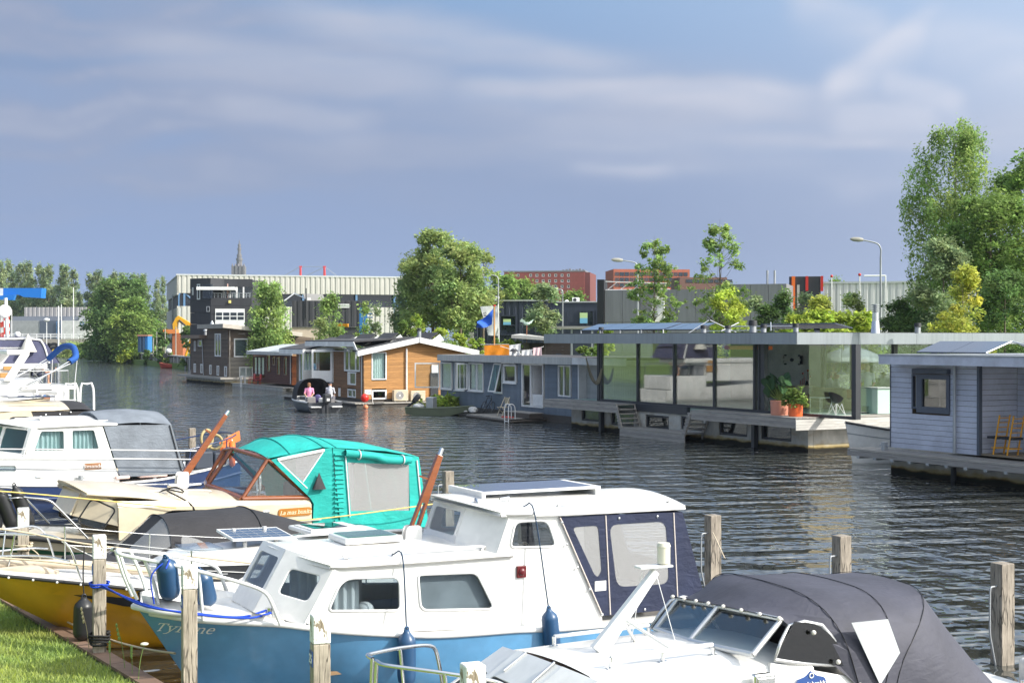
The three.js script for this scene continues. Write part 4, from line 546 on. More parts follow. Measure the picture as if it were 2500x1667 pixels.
// --- blue hulled cruiser with white cabin and navy canvas
const BB=bankFrame(4.39,0,6);
{
const b=thing('blue_cruiser','blue hulled motor cruiser with white cabin, wheelhouse and navy canvas cockpit tent','boat','boats moored at the grass bank',BB);
const sheerPx=[...[[965,1070],[1340,1108],[1700,1140]].map(q=>[Zd,...q]),...[[940,1178],[1280,1185],[1610,1165],[1932,1140]].map(q=>[Ze,...q]),...[[1050,1130],[1600,1085],[2200,1030]].map(q=>[Zf,...q])].map(([z,x,y])=>BB.S(...z(x,y),1.1)).filter((p,i,a)=>!i||p[0]>a[i - 1][0]+0.1);
const bow=BB.S(...Zd(130,975),0);const H={L:7.3,sheer:[[bow[0],bow[1]],[bow[0]+0.5,bow[1]- 0.05],...sheerPx.filter(p=>p[0]>1)],beam:[[bow[0],0.02],[0.35,0.46],[0.9,0.8],[1.8,1.06],[3,1.16],[5,1.17],[7.3,1.05]],rake:0.95,keel:-0.4};
part(b,'hull',creased(merge(hullShell(H)),1.0),M.blueHull);
part(b,'boot_stripe',hullShell(H,0.78,0.86,0.004),mat([0.45,0.012,0.012],0.5,{map:T_grime}));
for(const s of[1,-1])part(b,'rub_rail',gunwale(H,s,0.032,0.01),M.whiteflat);
part(b,'deck',deckSheet(H,0.02,7.25,0.0,0.04),M.white);
{const rows=[];for(const s of[1,-1]){const r=[];for(let i=0;i<=14;i++){const x=lerp(-0.02,1.5,i / 14);r.push([[x,tab(H.sheer,x)+0.0,s*(tab(H.beam,x)- 0.02)],[x - 0.05*(1 - i / 14),tab(H.sheer,x)+0.19*(1 -(i / 14)**2),s*(tab(H.beam,x)+0.03*(1 - i / 14))],[x,tab(H.sheer,x),s*(tab(H.beam,x)- 0.06)]]);}rows.push(LOFT(r));}part(b,'bulwark',rows,M.white);}
{const[a,c]=[P3(BB,Zd,80,940,0.0),P3(BB,Zd,480,1000,0.45)];part(b,'bow_fender',TB([[a[0],a[1],0],[lerp(a[0],c[0],0.4),lerp(a[1],c[1],0.4),0.30],c],0.04),M.whiteflat);}
// cabin side: one panel each side, with windows
const w=1.0,S=(z,l)=>l.map(([x,y])=>P3(BB,z,x,y,w));
const base=[[1.6],[2.6],[3.6],[4.6]].map(([x])=>[x,tab(H.sheer,x)+0.005,w]);
const c0=P3(BB,Zd,1490,1070,w),c1=P3(BB,Zd,1745,612,w),r1=P3(BB,Ze,1030,622,w),wb=P3(BB,Ze,1780,566,w),wt=P3(BB,Ze,1885,252,w),rt=P3(BB,Zf,1035,250,w),cb=P3(BB,Zf,1385,1045,w);
const W1=round3(S(Ze,[[450,1005],[1020,1000],[1015,735],[560,748]]),[0.06,0.06,0.1,0.14]),W2=round3(S(Ze,[[1180,1000],[1765,988],[1620,700],[1158,718]]),[0.09,0.09,0.08,0.05]),W3=round3(S(Zf,[[660,505],[1025,497],[955,288],[700,302]]),[0.06,0.08,0.1,0.08]);
const side=[c0,...base.filter(p=>p[0]>c0[0]+0.1&&p[0]<cb[0]- 0.1),[cb[0],tab(H.sheer,cb[0])+0.005,w],cb,rt,wt,wb,r1,c1];
for(const s of[1,-1]){const f=s>0?(p=>p):flip;const pan=part(b,'cabin_side',PANEL(side.map(f),[W1,W2,W3].map(q=>q.map(f)),0.04,s>0?-0.04:0),M.white);for(const q of[W1,W2,W3]){const z=part(pan,'window',rim(q.map(f),0.016),M.whiteflat);part(pan,'pane',PANEL(q.map(f),[],0.006,s>0?-0.02:0.02),M.tint);}}
// front of the cabin: three facets
const fb=P3(BB,Zd,1105,905,0.42),ft=P3(BB,Zd,1345,500,0.42),yb=tab(H.sheer,fb[0])+0.04,bl=[fb[0]- 0.05,yb,0.42],cl=[c0[0],tab(H.sheer,c0[0])+0.01,w - 0.01],tl=[c1[0],c1[1],w - 0.01],tm=[ft[0],ft[1]+0.03,0.42];
const facet=(q,holePx,f)=>{const pts=q.map(f),hole=holePx?round3(holePx.map(([x,y])=>{const[p0,n]=planeOf(q);return onPlane(BB,Zd(x,y),p0.toArray(),n.toArray());}),0.07).map(f):null;const pan=part(b,'cabin_front',PANEL(pts,hole?[hole]:[],0.03,-0.015),M.white);if(hole){part(pan,'window',rim(hole,0.016),M.whiteflat);part(pan,'pane',PANEL(hole,[],0.006,-0.003),M.tint);}};
const fw=[[1262,840],[1515,915],[1640,690],[1372,622]];facet([bl,cl,tl,tm],fw,p=>p);facet([bl,cl,tl,tm],fw,flip);{const q=[[bl[0],bl[1],0.42],[tm[0],tm[1],0.42],[tm[0],tm[1],-0.42],[bl[0],bl[1],-0.42]];const hole=round3([[lerp(bl[0],tm[0],0.3),lerp(bl[1],tm[1],0.3),0.34],[lerp(bl[0],tm[0],0.85),lerp(bl[1],tm[1],0.85),0.34],[lerp(bl[0],tm[0],0.85),lerp(bl[1],tm[1],0.85),-0.34],[lerp(bl[0],tm[0],0.3),lerp(bl[1],tm[1],0.3),-0.34]],0.06);const pan=part(b,'cabin_front',PANEL(q,[hole],0.03,-0.015),M.white);part(pan,'pane',PANEL(hole,[],0.006,0),M.tint);}
part(b,'curtain',[drape(-0.42,-0.05,-0.3,0.25,0).rotateY(-0.9).translate(1.85,1.32,0.55),drape(0.02,0.3,-0.3,0.2,0).rotateY(-0.9).translate(1.85,1.28,0.55),drape(W1[0][0]+0.05,W1[0][0]+0.38,0.85,1.35,w - 0.12),drape(3.95,4.2,0.75,1.3,w - 0.14)],M.curtain);
part(b,'blind',PANEL(W2.map(p=>[p[0],p[1],w - 0.09]),[],0.01),mat([0.40,0.42,0.44],0.8,{map:T_fab}));  // pale blind added to lighten the dark window
part(b,'cabin_sole',BX(1.7,6.9,0.32,0.36,-0.85,0.85),wood([0.3,0.19,0.1]));part(b,'bulkhead',[BX(2.55,2.59,0.36,1.5,-0.92,-0.1),BX(4.2,4.24,0.36,1.5,-0.92,0.92)],M.whiteflat);part(b,'berth',RB(2.75,4.1,0.37,0.78,-0.92,-0.3,0.05),mat([0.30,0.34,0.40],0.85,{map:T_fab}));
{const q=P3(BB,Ze,735,990,0.7);part(b,'table_lamp',SPH(q[0],q[1],0.72,0.11,1,0.85,1),M.whiteflat);}
// trunk roof
const rfE=[[c1[0]- 0.06,c1[1]+0.01],[r1[0],r1[1]+0.015],[wb[0]+0.2,wb[1]+0.01]];
part(b,'trunk_roof',roofShell(rfE,[[c1[0]- 0.06,1.0],[c1[0]+0.1,1.05],[wb[0]+0.2,1.05]],0.10,0.045,16,0.36),M.white);
const ry=(x,z)=>tab(rfE,x)+0.10*(1 -(z / 1.05)**2);
{const x=2.25;part(b,'roof_hatch',RB(x,x+0.72,ry(x,0)+0.0,ry(x,0)+0.075,-0.35,0.25,0.02),M.white);part(b,'roof_hatch',RB(x+0.05,x+0.66,ry(x,0)+0.076,ry(x,0)+0.088,-0.3,0.2,0.005),M.green);}
for(const s of[1,-1])part(b,'roof_rail',[TB([[c1[0]+0.2,ry(2,0.85),s*0.85],[c1[0]+0.25,ry(2,0.85)+0.05,s*0.85],[wb[0]- 0.2,ry(3.6,0.85)+0.05,s*0.85],[wb[0]- 0.15,ry(3.6,0.85),s*0.85]],0.014,40),CY([2.6,ry(2.6,0.85),s*0.85],[2.6,ry(2.6,0.85)+0.05,s*0.85],0.02)],M.whiteflat);
MAST(b,[BB.S(...Ze(1105,420),0)[0],BB.S(...Ze(1105,420),0)[1],0],[BB.S(...Zc(2262,440),0)[0],BB.S(...Zc(2262,440),0)[1],0],0.065,true);
// wheelhouse: front with three windows, roof
const wf=[wb,wt],zi=0.46,xi=wb[0]- 0.28,q0=[xi,wb[1]+0.09,zi],q1=[wt[0]- 0.30,wt[1]+0.06,zi];
const facW=(pts,hp,f,tm2)=>{const[p0,n]=planeOf(pts);const hole=round3(hp.map(([x,y])=>onPlane(BB,Zf(x,y),p0.toArray(),n.toArray())),0.07).map(f);const pan=part(b,'wheelhouse_front',PANEL(pts.map(f),[hole],0.03,-0.015),M.white);part(pan,'window',rim(hole,0.014),M.whiteflat);part(pan,'pane',PANEL(hole,[],0.006,-0.003),M.glass);};
const pf=[q0,wb,wt,q1];const hpx=[[215,420],[520,485],[592,285],[300,222]];facW(pf,hpx,p=>p);facW(pf,hpx,flip);
{const q=[q0,q1,flip(q1),flip(q0)];const mixq=(a,t,z)=>[lerp(q0[0],q1[0],t),lerp(q0[1],q1[1],t),z];const hole=round3([mixq(0,0.16,0.38),mixq(0,0.86,0.38),mixq(0,0.86,-0.38),mixq(0,0.16,-0.38)],0.06);const pan=part(b,'wheelhouse_front',PANEL(q,[hole],0.03,-0.015),M.white);part(pan,'window',rim(hole,0.014),M.whiteflat);part(pan,'pane',PANEL(hole,[],0.006,0),M.glass);}
const re=P3(BB,Zf,2040,192,w),rE=[[wt[0]- 0.12,wt[1]+0.04],[rt[0],rt[1]+0.05],[re[0],re[1]+0.03]],rw=[[wt[0]- 0.12,1.0],[wt[0]+0.1,1.06],[re[0],1.0]];
part(b,'wheelhouse_roof',roofShell(rE,rw,0.11,0.05,16,0.36),M.white);part(b,'roof_gutter',[1,-1].map(s=>TB(rE.map(p=>[p[0],p[1]- 0.04,s*(tab(rw,p[0])- 0.01)]),0.018,20)),M.white);
const wy=(x,z)=>tab(rE,x)+0.11*(1 -(z / 1.05)**2);
{const x=BB.S(...Zf(240,110),-0.5)[0];const sp=part(b,'solar_panel',RB(x,x+1.55,wy(x,0)+0.035,wy(x,0)+0.06,-0.62,0.3,0.008),M.solar);part(sp,'panel_frame',[BX(x - 0.05,x,wy(x,0)- 0.03,wy(x,0)+0.062,-0.64,0.33),BX(x+1.55,x+1.62,wy(x,0)- 0.05,wy(x,0)+0.062,-0.6,0.33),BX(x,x+1.55,wy(x,0)+0.03,wy(x,0)+0.064,0.3,0.325)],M.whiteflat);}
{const a=P3(BB,Zf,390,150,0.55),c=P3(BB,Zf,650,140,0.55);part(b,'horn',[aim(LA([[0.001,0],[0.055,0.0],[0.03,0.05],[0.018,0.16],[0.014,0.32]],14),a,c),aim(LA([[0.001,0],[0.03,0.0],[0.02,0.04],[0.012,0.12]],12),c,a).translate(0,0.035,0),CY([lerp(a[0],c[0],0.4),a[1]- 0.08,0.55],[lerp(a[0],c[0],0.4),a[1],0.55],0.012),CY([c[0],c[1]- 0.09,0.55],[c[0],c[1],0.55],0.012)],M.chrome);}
for(const s of[1,-1])part(b,'roof_rail',TB([[wt[0]+0.75,wy(5,0.9)+0.0,s*0.88],[wt[0]+0.8,wy(5,0.9)+0.04,s*0.88],[re[0]- 0.25,wy(6.6,0.88)+0.03,s*0.88],[re[0]- 0.2,wy(6.6,0.88),s*0.88]],0.012,30),M.whiteflat);
{const p=P3(BB,Zf,752,695,w+0.02);part(b,'side_light',[RB(p[0]- 0.06,p[0]+0.06,p[1]- 0.07,p[1]+0.07,w - 0.01,w+0.03,0.008),SPH(p[0],p[1],w+0.03,0.045,1,1,0.6)],mat([0.12,0.012,0.015],0.25));}
{const p=P3(BB,Zf,825,1195,1.14);part(b,'exhaust',[new THREE.TorusGeometry(0.07,0.016,8,18).scale(1.7,0.9,1).translate(p[0],p[1],1.15),SPH(p[0]+0.02,p[1],1.13,0.07,1.5,0.8,0.3)],M.chrome);}
// canvas cockpit tent
const wc=w+0.02,CP=(x,y)=>P3(BB,Zf,x,y,wc);const side2=[CP(1385,1042),CP(1050,262),CP(2012,226),CP(2160,790),CP(2205,965)];
const v1=round3([CP(1150,345),CP(1352,330),CP(1380,690),CP(1350,738),CP(1322,715)],0.06),v2=round3([CP(1440,325),CP(1885,298),CP(1910,790),CP(1500,815)],0.12);
for(const s of[1,-1]){const f=s>0?(p=>p):flip;const pan=part(b,'canvas_side',PANEL(side2.map(f),[v1,v2].map(q=>q.map(f)),0.012,-0.006),M.navyCanvas);for(const q of[v1,v2])part(pan,'vinyl_window',PANEL(q.map(f),[],0.004,-0.002),M.vinyl);part(pan,'zip',[[[1410,252],[1447,1030]],[[1945,230],[1978,940]],[[1052,268],[1385,1036]]].map(l=>BAR(l.map(q=>{const p=f(CP(...q));p[2]+=s*0.008;return p;}),0.009)),mat([0.62,0.55,0.5],0.7));part(pan,'stud',[[1067,307],[1105,478],[1190,660],[1285,833],[1383,1030],[1516,274],[1817,260],[1718,990],[2050,975]].map(q=>{const p=f(CP(...q));return SPH(p[0],p[1],p[2]+s*0.012,0.018,1,1,0.6,8);}),M.chrome);}
{const a=side2[2],c=side2[4];part(b,'canvas_back',PANEL([[a[0],a[1],-wc],[a[0],a[1],wc],[c[0],c[1],wc],[c[0],c[1],-wc]],[round3([[lerp(a[0],c[0],0.15),lerp(a[1],c[1],0.15),-0.6],[lerp(a[0],c[0],0.15),lerp(a[1],c[1],0.15),0.6],[lerp(a[0],c[0],0.6),lerp(a[1],c[1],0.6),0.6],[lerp(a[0],c[0],0.6),lerp(a[1],c[1],0.6),-0.6]],0.1)],0.012),M.navyCanvas);}
{const p=CP(1370,805);part(b,'sticker',RB(p[0]- 0.08,p[0]+0.08,p[1]- 0.06,p[1]+0.06,wc+0.007,wc+0.01,0.004),M.whiteflat);}
part(b,'cockpit_bench',[RB(5.9,6.9,0.37,0.75,-0.9,0.9,0.05),RB(4.6,4.75,0.5,1.2,-0.7,-0.1,0.04)],mat([0.55,0.5,0.45],0.8));part(b,'steering_wheel',new THREE.TorusGeometry(0.2,0.018,8,24).rotateY(Math.PI / 2).translate(4.55,1.35,0.35),M.chrome);
part(b,'life_jackets',[SPH(4.0,1.52,-0.2,0.14,1.6,0.8,1),SPH(3.95,1.5,0.2,0.12,1.2,0.8,1.2)],M.orange);part(b,'lantern',[CY([3.85,1.5,0.1],[3.85,1.62,0.1],0.05),CY([3.85,1.62,0.1],[3.85,1.74,0.1],0.065,0.04),CY([3.85,1.74,0.1],[3.85,1.8,0.1],0.03)],M.tint);
// pulpit rails at the bow
for(const s of[1,-1]){const z0=0.30,f=p=>[p[0],p[1],s*p[2]];const a=P3(BB,Zd,30,612,s>0?0.1:0.1);const top=[[-0.32,1.75,0.06],[-0.30,1.72,0.22],[0.25,1.60,0.55],[0.85,1.42,0.86],[1.08,1.3,0.96],[1.22,tab(H.sheer,1.22),1.0]];part(b,'bow_rail',[TB(top.map(f),0.022,50,8,0.35),TB([[-0.31,1.74,0.1],[-0.22,1.45,0.1],[-0.12,tab(H.sheer,0)+0.15,0.12]].map(f),0.02,12),TB([[-0.1,1.69,0.34],[0.02,1.4,0.30],[0.08,tab(H.sheer,0.1)+0.12,0.26]].map(f),0.02,12),TB([[0.42,1.56,0.64],[0.48,tab(H.sheer,0.5),0.6]].map(f),0.018,6)],M.whiteflat);}
{const p=P3(BB,Zd,1200,1010,0.78);part(b,'bollard',[CY([p[0],tab(H.sheer,p[0]),0.78],[p[0],p[1]+0.08,0.78],0.05),CY([p[0]- 0.1,p[1]+0.02,0.78],[p[0]+0.1,p[1]+0.02,0.78],0.014)],M.chrome);part(b,'windlass',[CY([0.62,tab(H.sheer,0.6),0.1],[0.62,tab(H.sheer,0.6)+0.16,0.1],0.07),CY([0.62,tab(H.sheer,0.6)+0.16,0.1],[0.62,tab(H.sheer,0.6)+0.2,0.1],0.09)],M.chrome);}
{// painted name along the curved bow plating
const g=lettering('Tyrone',0.10,font.serif,0.35);const pos=g.attributes.position,c=P3(BB,Zd,520,1145,0.4);for(let i=0;i<pos.count;i++){const x=c[0]+pos.getX(i)*1.12,y=c[1]+pos.getY(i);let best=0,sB=x;for(let it=0;it<4;it++){const sh=tab(H.sheer,sB),k=clamp((sh - y)/(sh+0.4));const q=hullPoint(H,Math.max(0,sB),k,1);sB+=x - q[0];best=q[2];}pos.setXYZ(i,x,y,best+0.004+pos.getZ(i)*0.5);}g.computeVertexNormals();part(b,'name_lettering',g,M.whiteflat);}
BB.H=H;
// fenders
const fl='fenders of the blue cruiser';
{const t=P3(BB,Ze,1070,1150,1.24),q=P3(BB,Ze,1070,1600,1.24),r=P3(BB,Ze,1020,590,1.0);fender('dark blue fender on a long cord amidships of the blue cruiser',BB,t,q,0.105,M.fenderBlue,[[r[0]- 0.06,r[1]+0.03,0.9],[r[0],r[1]+0.03,1.06],t],M.ropeNavy,fl);}
{const t=P3(BB,Zf,965,985,1.24),q=P3(BB,Zf,1000,1330,1.24),r=P3(BB,Zf,825,215,1.0);fender('dull blue fender hung from the wheelhouse roof of the blue cruiser',BB,t,q,0.10,M.fenderBlue,[[r[0]- 0.05,r[1]+0.04,0.9],[r[0]+0.01,r[1],1.06],t],M.ropeNavy,fl);}
{const t=P3(BB,Zd,345,545,0.5),q=P3(BB,Zd,425,900,0.5);fender('blue fender lashed inside the bow rail with light blue rope',BB,t,[q[0],q[1],0.3],0.115,M.fenderBlue,[[t[0]- 0.02,t[1]- 0.1,0.6],[t[0]+0.03,t[1]- 0.02,0.52],[t[0]- 0.15,t[1]- 0.18,0.5],[t[0]- 0.1,t[1]- 0.5,0.4]],M.ropeBlue,fl);const t2=P3(BB,Zd,625,645,0.5),q2=P3(BB,Zd,725,950,0.5);fender('blue fender leaning in the bow behind the number 24 post',BB,t2,[q2[0],q2[1],0.35],0.115,M.fenderBlue,null,null,fl);}
{const t=P3(BB,Zb,655,890,0.0);}
}
// --- white cruiser with dusky blue hood
const WC=bankFrame(-1.43,0,9);
{
const b=thing('white_cruiser','small white motor cruiser with sloping windscreen and dusky blue cockpit hood','boat','boats moored at the grass bank',WC);
const H={L:5.6,sheer:[[-0.2,1.12],[1,1.02],[2.5,0.95],[5.6,0.88]],beam:[[-0.2,0.02],[0.4,0.55],[1.2,0.92],[2.4,1.1],[4.5,1.14],[5.6,1.05]],rake:0.8,keel:-0.4};
part(b,'hull',creased(merge(hullShell(H)),1.0),M.white);part(b,'deck',deckSheet(H,-0.15,5.55,0.0,0.03),M.white);
for(const s of[1,-1])part(b,'rub_rail',gunwale(H,s,0.03,0.02),mat([0.12,0.12,0.13],0.5));
const tilt=0.055,TY=(x,z)=>1.445+0.02*(x - 2)+tilt*z+0.07*(1 - z*z);
// cabin: lofted trunk, cambered top running into raked sides
const sec=(x,k)=>{const y0=0.93,hw=lerp(0.86,1.0,clamp((x - 0.9)/ 1.2));const r=[];r.push([x,y0,hw+0.07]);r.push([x,TY(x,hw)- 0.10,hw+0.0]);for(let j=0;j<=12;j++){const z=lerp(hw - 0.06,-hw+0.06,j / 12);r.push([x,TY(x,z)-(j===0||j===12?0.02:0),z]);}r.push([x,TY(x,-hw)- 0.10,-hw]);r.push([x,y0,-hw - 0.07]);return r;};
const xs=[1.25,1.5,1.9,2.3,2.7,3.1];part(b,'cabin_top',creased(LOFT(xs.map(sec)),0.7),M.white);
// sloping front with three windows
const A=[[0.55,0.98,0.98],[0.42,0.98,0.42],[0.42,0.98,-0.42],[0.55,0.98,-0.98]],T=[[1.25,TY(1.25,0.9),0.86],[1.18,TY(1.2,0.4),0.40],[1.18,TY(1.2,-0.4),-0.40],[1.25,TY(1.25,-0.9),-0.86]];
for(let i=0;i<3;i++){const q=[A[i],A[i+1],T[i+1],T[i]].reverse();const at=(u,v)=>pv(A[i]).clone().lerp(pv(A[i+1]),u).lerp(pv(T[i]).clone().lerp(pv(T[i+1]),u),v).toArray();const hole=round3([at(0.1,0.06),at(0.9,0.06),at(0.9,0.66),at(0.1,0.66)],0.04);const pan=part(b,'cabin_front',PANEL(q,[hole],0.03,-0.015),M.white);part(pan,'window',rim(hole,0.012),M.dark);part(pan,'pane',PANEL(hole,[],0.006,0),M.tint);if(i===1)for(const u of[0.14,0.8])part(pan,'wiper_arm',BAR([at(u,0.74),at(u,1.0)].map(p=>[p[0]- 0.02,p[1]+0.03,p[2]]),0.012),M.alu);}
part(b,'red_berth',RB(0.9,2.3,0.7,1.06,-0.7,0.7,0.06),mat([0.62,0.04,0.06],0.8,{map:T_fab}));
{const s=[[1.35,1.06],[2.5,1.12],[2.4,1.30],[1.62,1.32]].map(p=>[p[0],p[1],1.02]);for(const g of[1,-1]){const f=g>0?(p=>p):flip;const q=round3(s,0.04).map(f);part(b,'side_window',[rim(q,0.014)],M.alu);}}
// roof rails with feet
for(const[z,x0,x1]of[[0.58,1.5,2.42],[-0.58,1.58,2.5]]){const y=TY(2,z)+0.075;const rl=part(b,'roof_rail',CY([x0,y,z],[x1,y+0.02,z],0.017,0.017,8),M.whiteflat);for(const t of[0,0.5,1]){const x=lerp(x0,x1,t);part(rl,'rail_foot',[CY([x,TY(x,z)- 0.01,z],[x,y,z],0.016,0.02,8),BX(x - 0.035,x+0.035,TY(x,z)- 0.01,TY(x,z)+0.008,z - 0.025,z+0.025)],M.chrome);}}
// folding light mast
{const f=[WC.S(...Zg(870,745),0)[0],TY(1.8,0),0],t=P3(WC,Zg,1345,115,0),ang=Math.atan2(t[1]- f[1],t[0]- f[0]),l=Math.hypot(t[0]- f[0],t[1]- f[1]);const g=EX([[0,-0.07],[l,-0.03],[l,0.03],[0,0.07]],-0.035,0.035,[],0.008).rotateZ(ang).translate(...f);const m=part(b,'light_mast',g,M.white);part(m,'lamp_plate',RB(t[0]- 0.17,t[0]+0.14,t[1]+0.03,t[1]+0.05,-0.06,0.06,0.008),M.whiteflat);part(m,'mast_lamp',[CY([t[0]+0.08,t[1]+0.06,0],[t[0]+0.08,t[1]+0.2,0],0.055,0.055,16),CY([t[0]+0.08,t[1]+0.2,0],[t[0]+0.08,t[1]+0.23,0],0.06,0.05,16),CY([t[0]+0.08,t[1]+0.04,0],[t[0]+0.08,t[1]+0.06,0],0.03)],mat([0.66,0.63,0.52],0.35));const k=[lerp(f[0],t[0],0.42),lerp(f[1],t[1],0.42),0];part(m,'mast_strut',[BAR([k,[k[0]+0.32,TY(k[0]+0.3,0.25),0.28]],0.016),BAR([k,[k[0]+0.28,TY(k[0]+0.3,-0.25),-0.28]],0.016)],M.alu);part(m,'mast_stay',[BAR([t,[k[0]+0.36,TY(k[0]+0.3,0.25),0.28]],0.004,4),BAR([[t[0]- 0.12,t[1],0],[k[0]+0.24,TY(k[0]+0.2,-0.25),-0.28]],0.004,4)],M.whiteflat);}
// windscreen: lower sill, posts, four panes, raked side lights
const SB=[P3(WC,Zh,125,458,-0.88),P3(WC,Zh,330,532,-0.02),P3(WC,Zh,715,617,0.95)],ST=[P3(WC,Zh,262,276,-0.80),P3(WC,Zh,507,322,0.0),P3(WC,Zh,888,402,0.88)];
for(let i=0;i<2;i++)part(b,'windscreen_pane',PANEL([SB[i],SB[i+1],ST[i+1],ST[i]],[],0.006),M.glass);
part(b,'windscreen_frame',[BAR(SB,0.026),BAR(ST,0.018),...SB.map((p,i)=>CY(p,ST[i],0.024,0.022,6))],M.alu);
for(const s of[1,-1]){const z=s*0.97,y=TY(3.2,s*0.95);const q=[[2.74,y+0.02,z],[3.5,y - 0.1,z],[3.2,y+0.25,s*0.95],[2.95,y+0.29,s*0.9]];part(b,'side_light_pane',PANEL(q,[],0.006),M.smoke);part(b,'side_light_frame',rim(q,0.018),M.alu);part(b,'coaming',PANEL([[2.6,0.95,s*1.06],[5.4,0.9,s*1.06],[5.4,1.0,s*1.02],[3.55,y - 0.2,s*1.0],[2.7,y,s*0.98]],[],0.04,-0.02),M.white);}
// hood: sheets over two hoops, window panel in the side
const fr0=[];for(let j=0;j<=14;j++){const t=j / 7,q=t<1?pv(ST[2]).clone().lerp(pv(ST[1]),t):pv(ST[1]).clone().lerp(pv(ST[0]),t - 1);fr0.push([q.x - 0.03,q.y+0.02,q.z*1.03]);}
const h0=arch(3.5,1.05,1.27,1.98,-0.22,3.4),h1=arch(3.72,1.06,1.16,1.95,0.24,3.2),h2=arch(3.82,1.06,1.1,1.92,0.78,3.0).map(p=>[3.82+(p[0]- 3.82)*(p[0]- 3.82)/ 0.78,p[1],p[2]]),h4=arch(4.0,1.06,0.98,1.0,1.4,3.2);
const mid=(a,c,t,dip)=>a.map((p,i)=>{const q=p.map((v,k)=>lerp(v,c[i][k],t));q[1]-=dip*Math.sin(Math.PI*i / 14);return q;});
part(b,'hood',creased(LOFT([fr0,mid(fr0,h0,0.5,-0.015),h0,mid(h0,h1,0.5,0.012),h1,mid(h1,h2,0.5,0.02),h2,mid(h2,h4,0.33,0.03),mid(h2,h4,0.66,0.03),h4]),0.75),M.duskCanvas);
part(b,'hood_seam',[h0,h1,h2].map(h=>TB(h.map(p=>[p[0],p[1]+0.003,p[2]*1.001]),0.0035,40,4)),M.black);
{const q=[[3.40,1.80,1.075],[3.76,1.80,1.075],[3.88,1.52,1.078],[3.68,1.28,1.08]];part(b,'hood_window',PANEL(q,[],0.006,0.0),mat([0.60,0.63,0.64],0.25,{map:T_fab}));}
part(b,'hood_stud',[...fr0.filter((_,i)=>i % 2===0),[3.1,1.74,1.0],[3.3,1.5,1.05],[3.5,1.3,1.07]].map(p=>SPH(p[0]- 0.01,p[1]- 0.005,p[2],0.02,1,1,1,8)),mat([0.72,0.68,0.6],0.3));
// bow rail
for(const s of[1,-1])part(b,'bow_rail',[TB([[-0.22,1.62,0.04],[-0.2,1.62,0.2],[0.2,1.58,0.5],[0.55,1.5,0.72],[0.68,1.02,0.8]].map(p=>[p[0],p[1],p[2]*s]),0.016,40,8,0.3),TB([[-0.22,1.62,0.05],[-0.22,1.3,0.05],[-0.12,1.1,0.08]].map(p=>[p[0],p[1],p[2]*s]),0.016,12),CY([0.16,1.58,s*0.48],[0.22,1.08,s*0.5],0.014)],M.chrome);
// stern corner: motor bracket and rope
{const p=WC.S(...Zh(2290,660),0);part(b,'stern_deck',RB(5.4,5.9,0.72,0.92,-0.9,0.9,0.04),M.white);part(b,'motor_cowl',RB(5.95,6.2,0.8,1.12,0.2,0.55,0.05),mat([0.62,0.6,0.56],0.4));part(b,'stern_cleat',CY([5.65,0.9,0.6],[5.65,1.02,0.6],0.025),M.chrome);}
{const p=P3(WC,Zh,1062,765,1.07);const g=part(b,'badge',[EX(roundPoly([[p[0]- 0.155,p[1]- 0.06],[p[0]+0.155,p[1]- 0.06],[p[0]+0.13,p[1]+0.01],[p[0]+0.05,p[1]+0.03],[p[0],p[1]+0.075],[p[0]- 0.05,p[1]+0.03],[p[0]- 0.13,p[1]+0.01]],0.02),1.075,1.085)],mat([0.02,0.07,0.25],0.4));part(g,'badge_lettering',lettering("'arnedabrokka'",0.034,font.sans).translate(p[0],p[1]- 0.03,1.086),M.whiteflat);part(g,'badge_emblem',new THREE.TorusGeometry(0.018,0.005,6,14).translate(p[0],p[1]+0.035,1.088),M.whiteflat);}
{const p=P3(WC,Zh,780,765,1.07);part(b,'side_vent',[RB(p[0]- 0.1,p[0]+0.1,p[1]- 0.09,p[1]+0.05,1.03,1.1,0.02),RB(p[0]- 0.075,p[0]+0.075,p[1]- 0.08,p[1]+0.02,1.1,1.11,0.01)],M.chrome);}
}
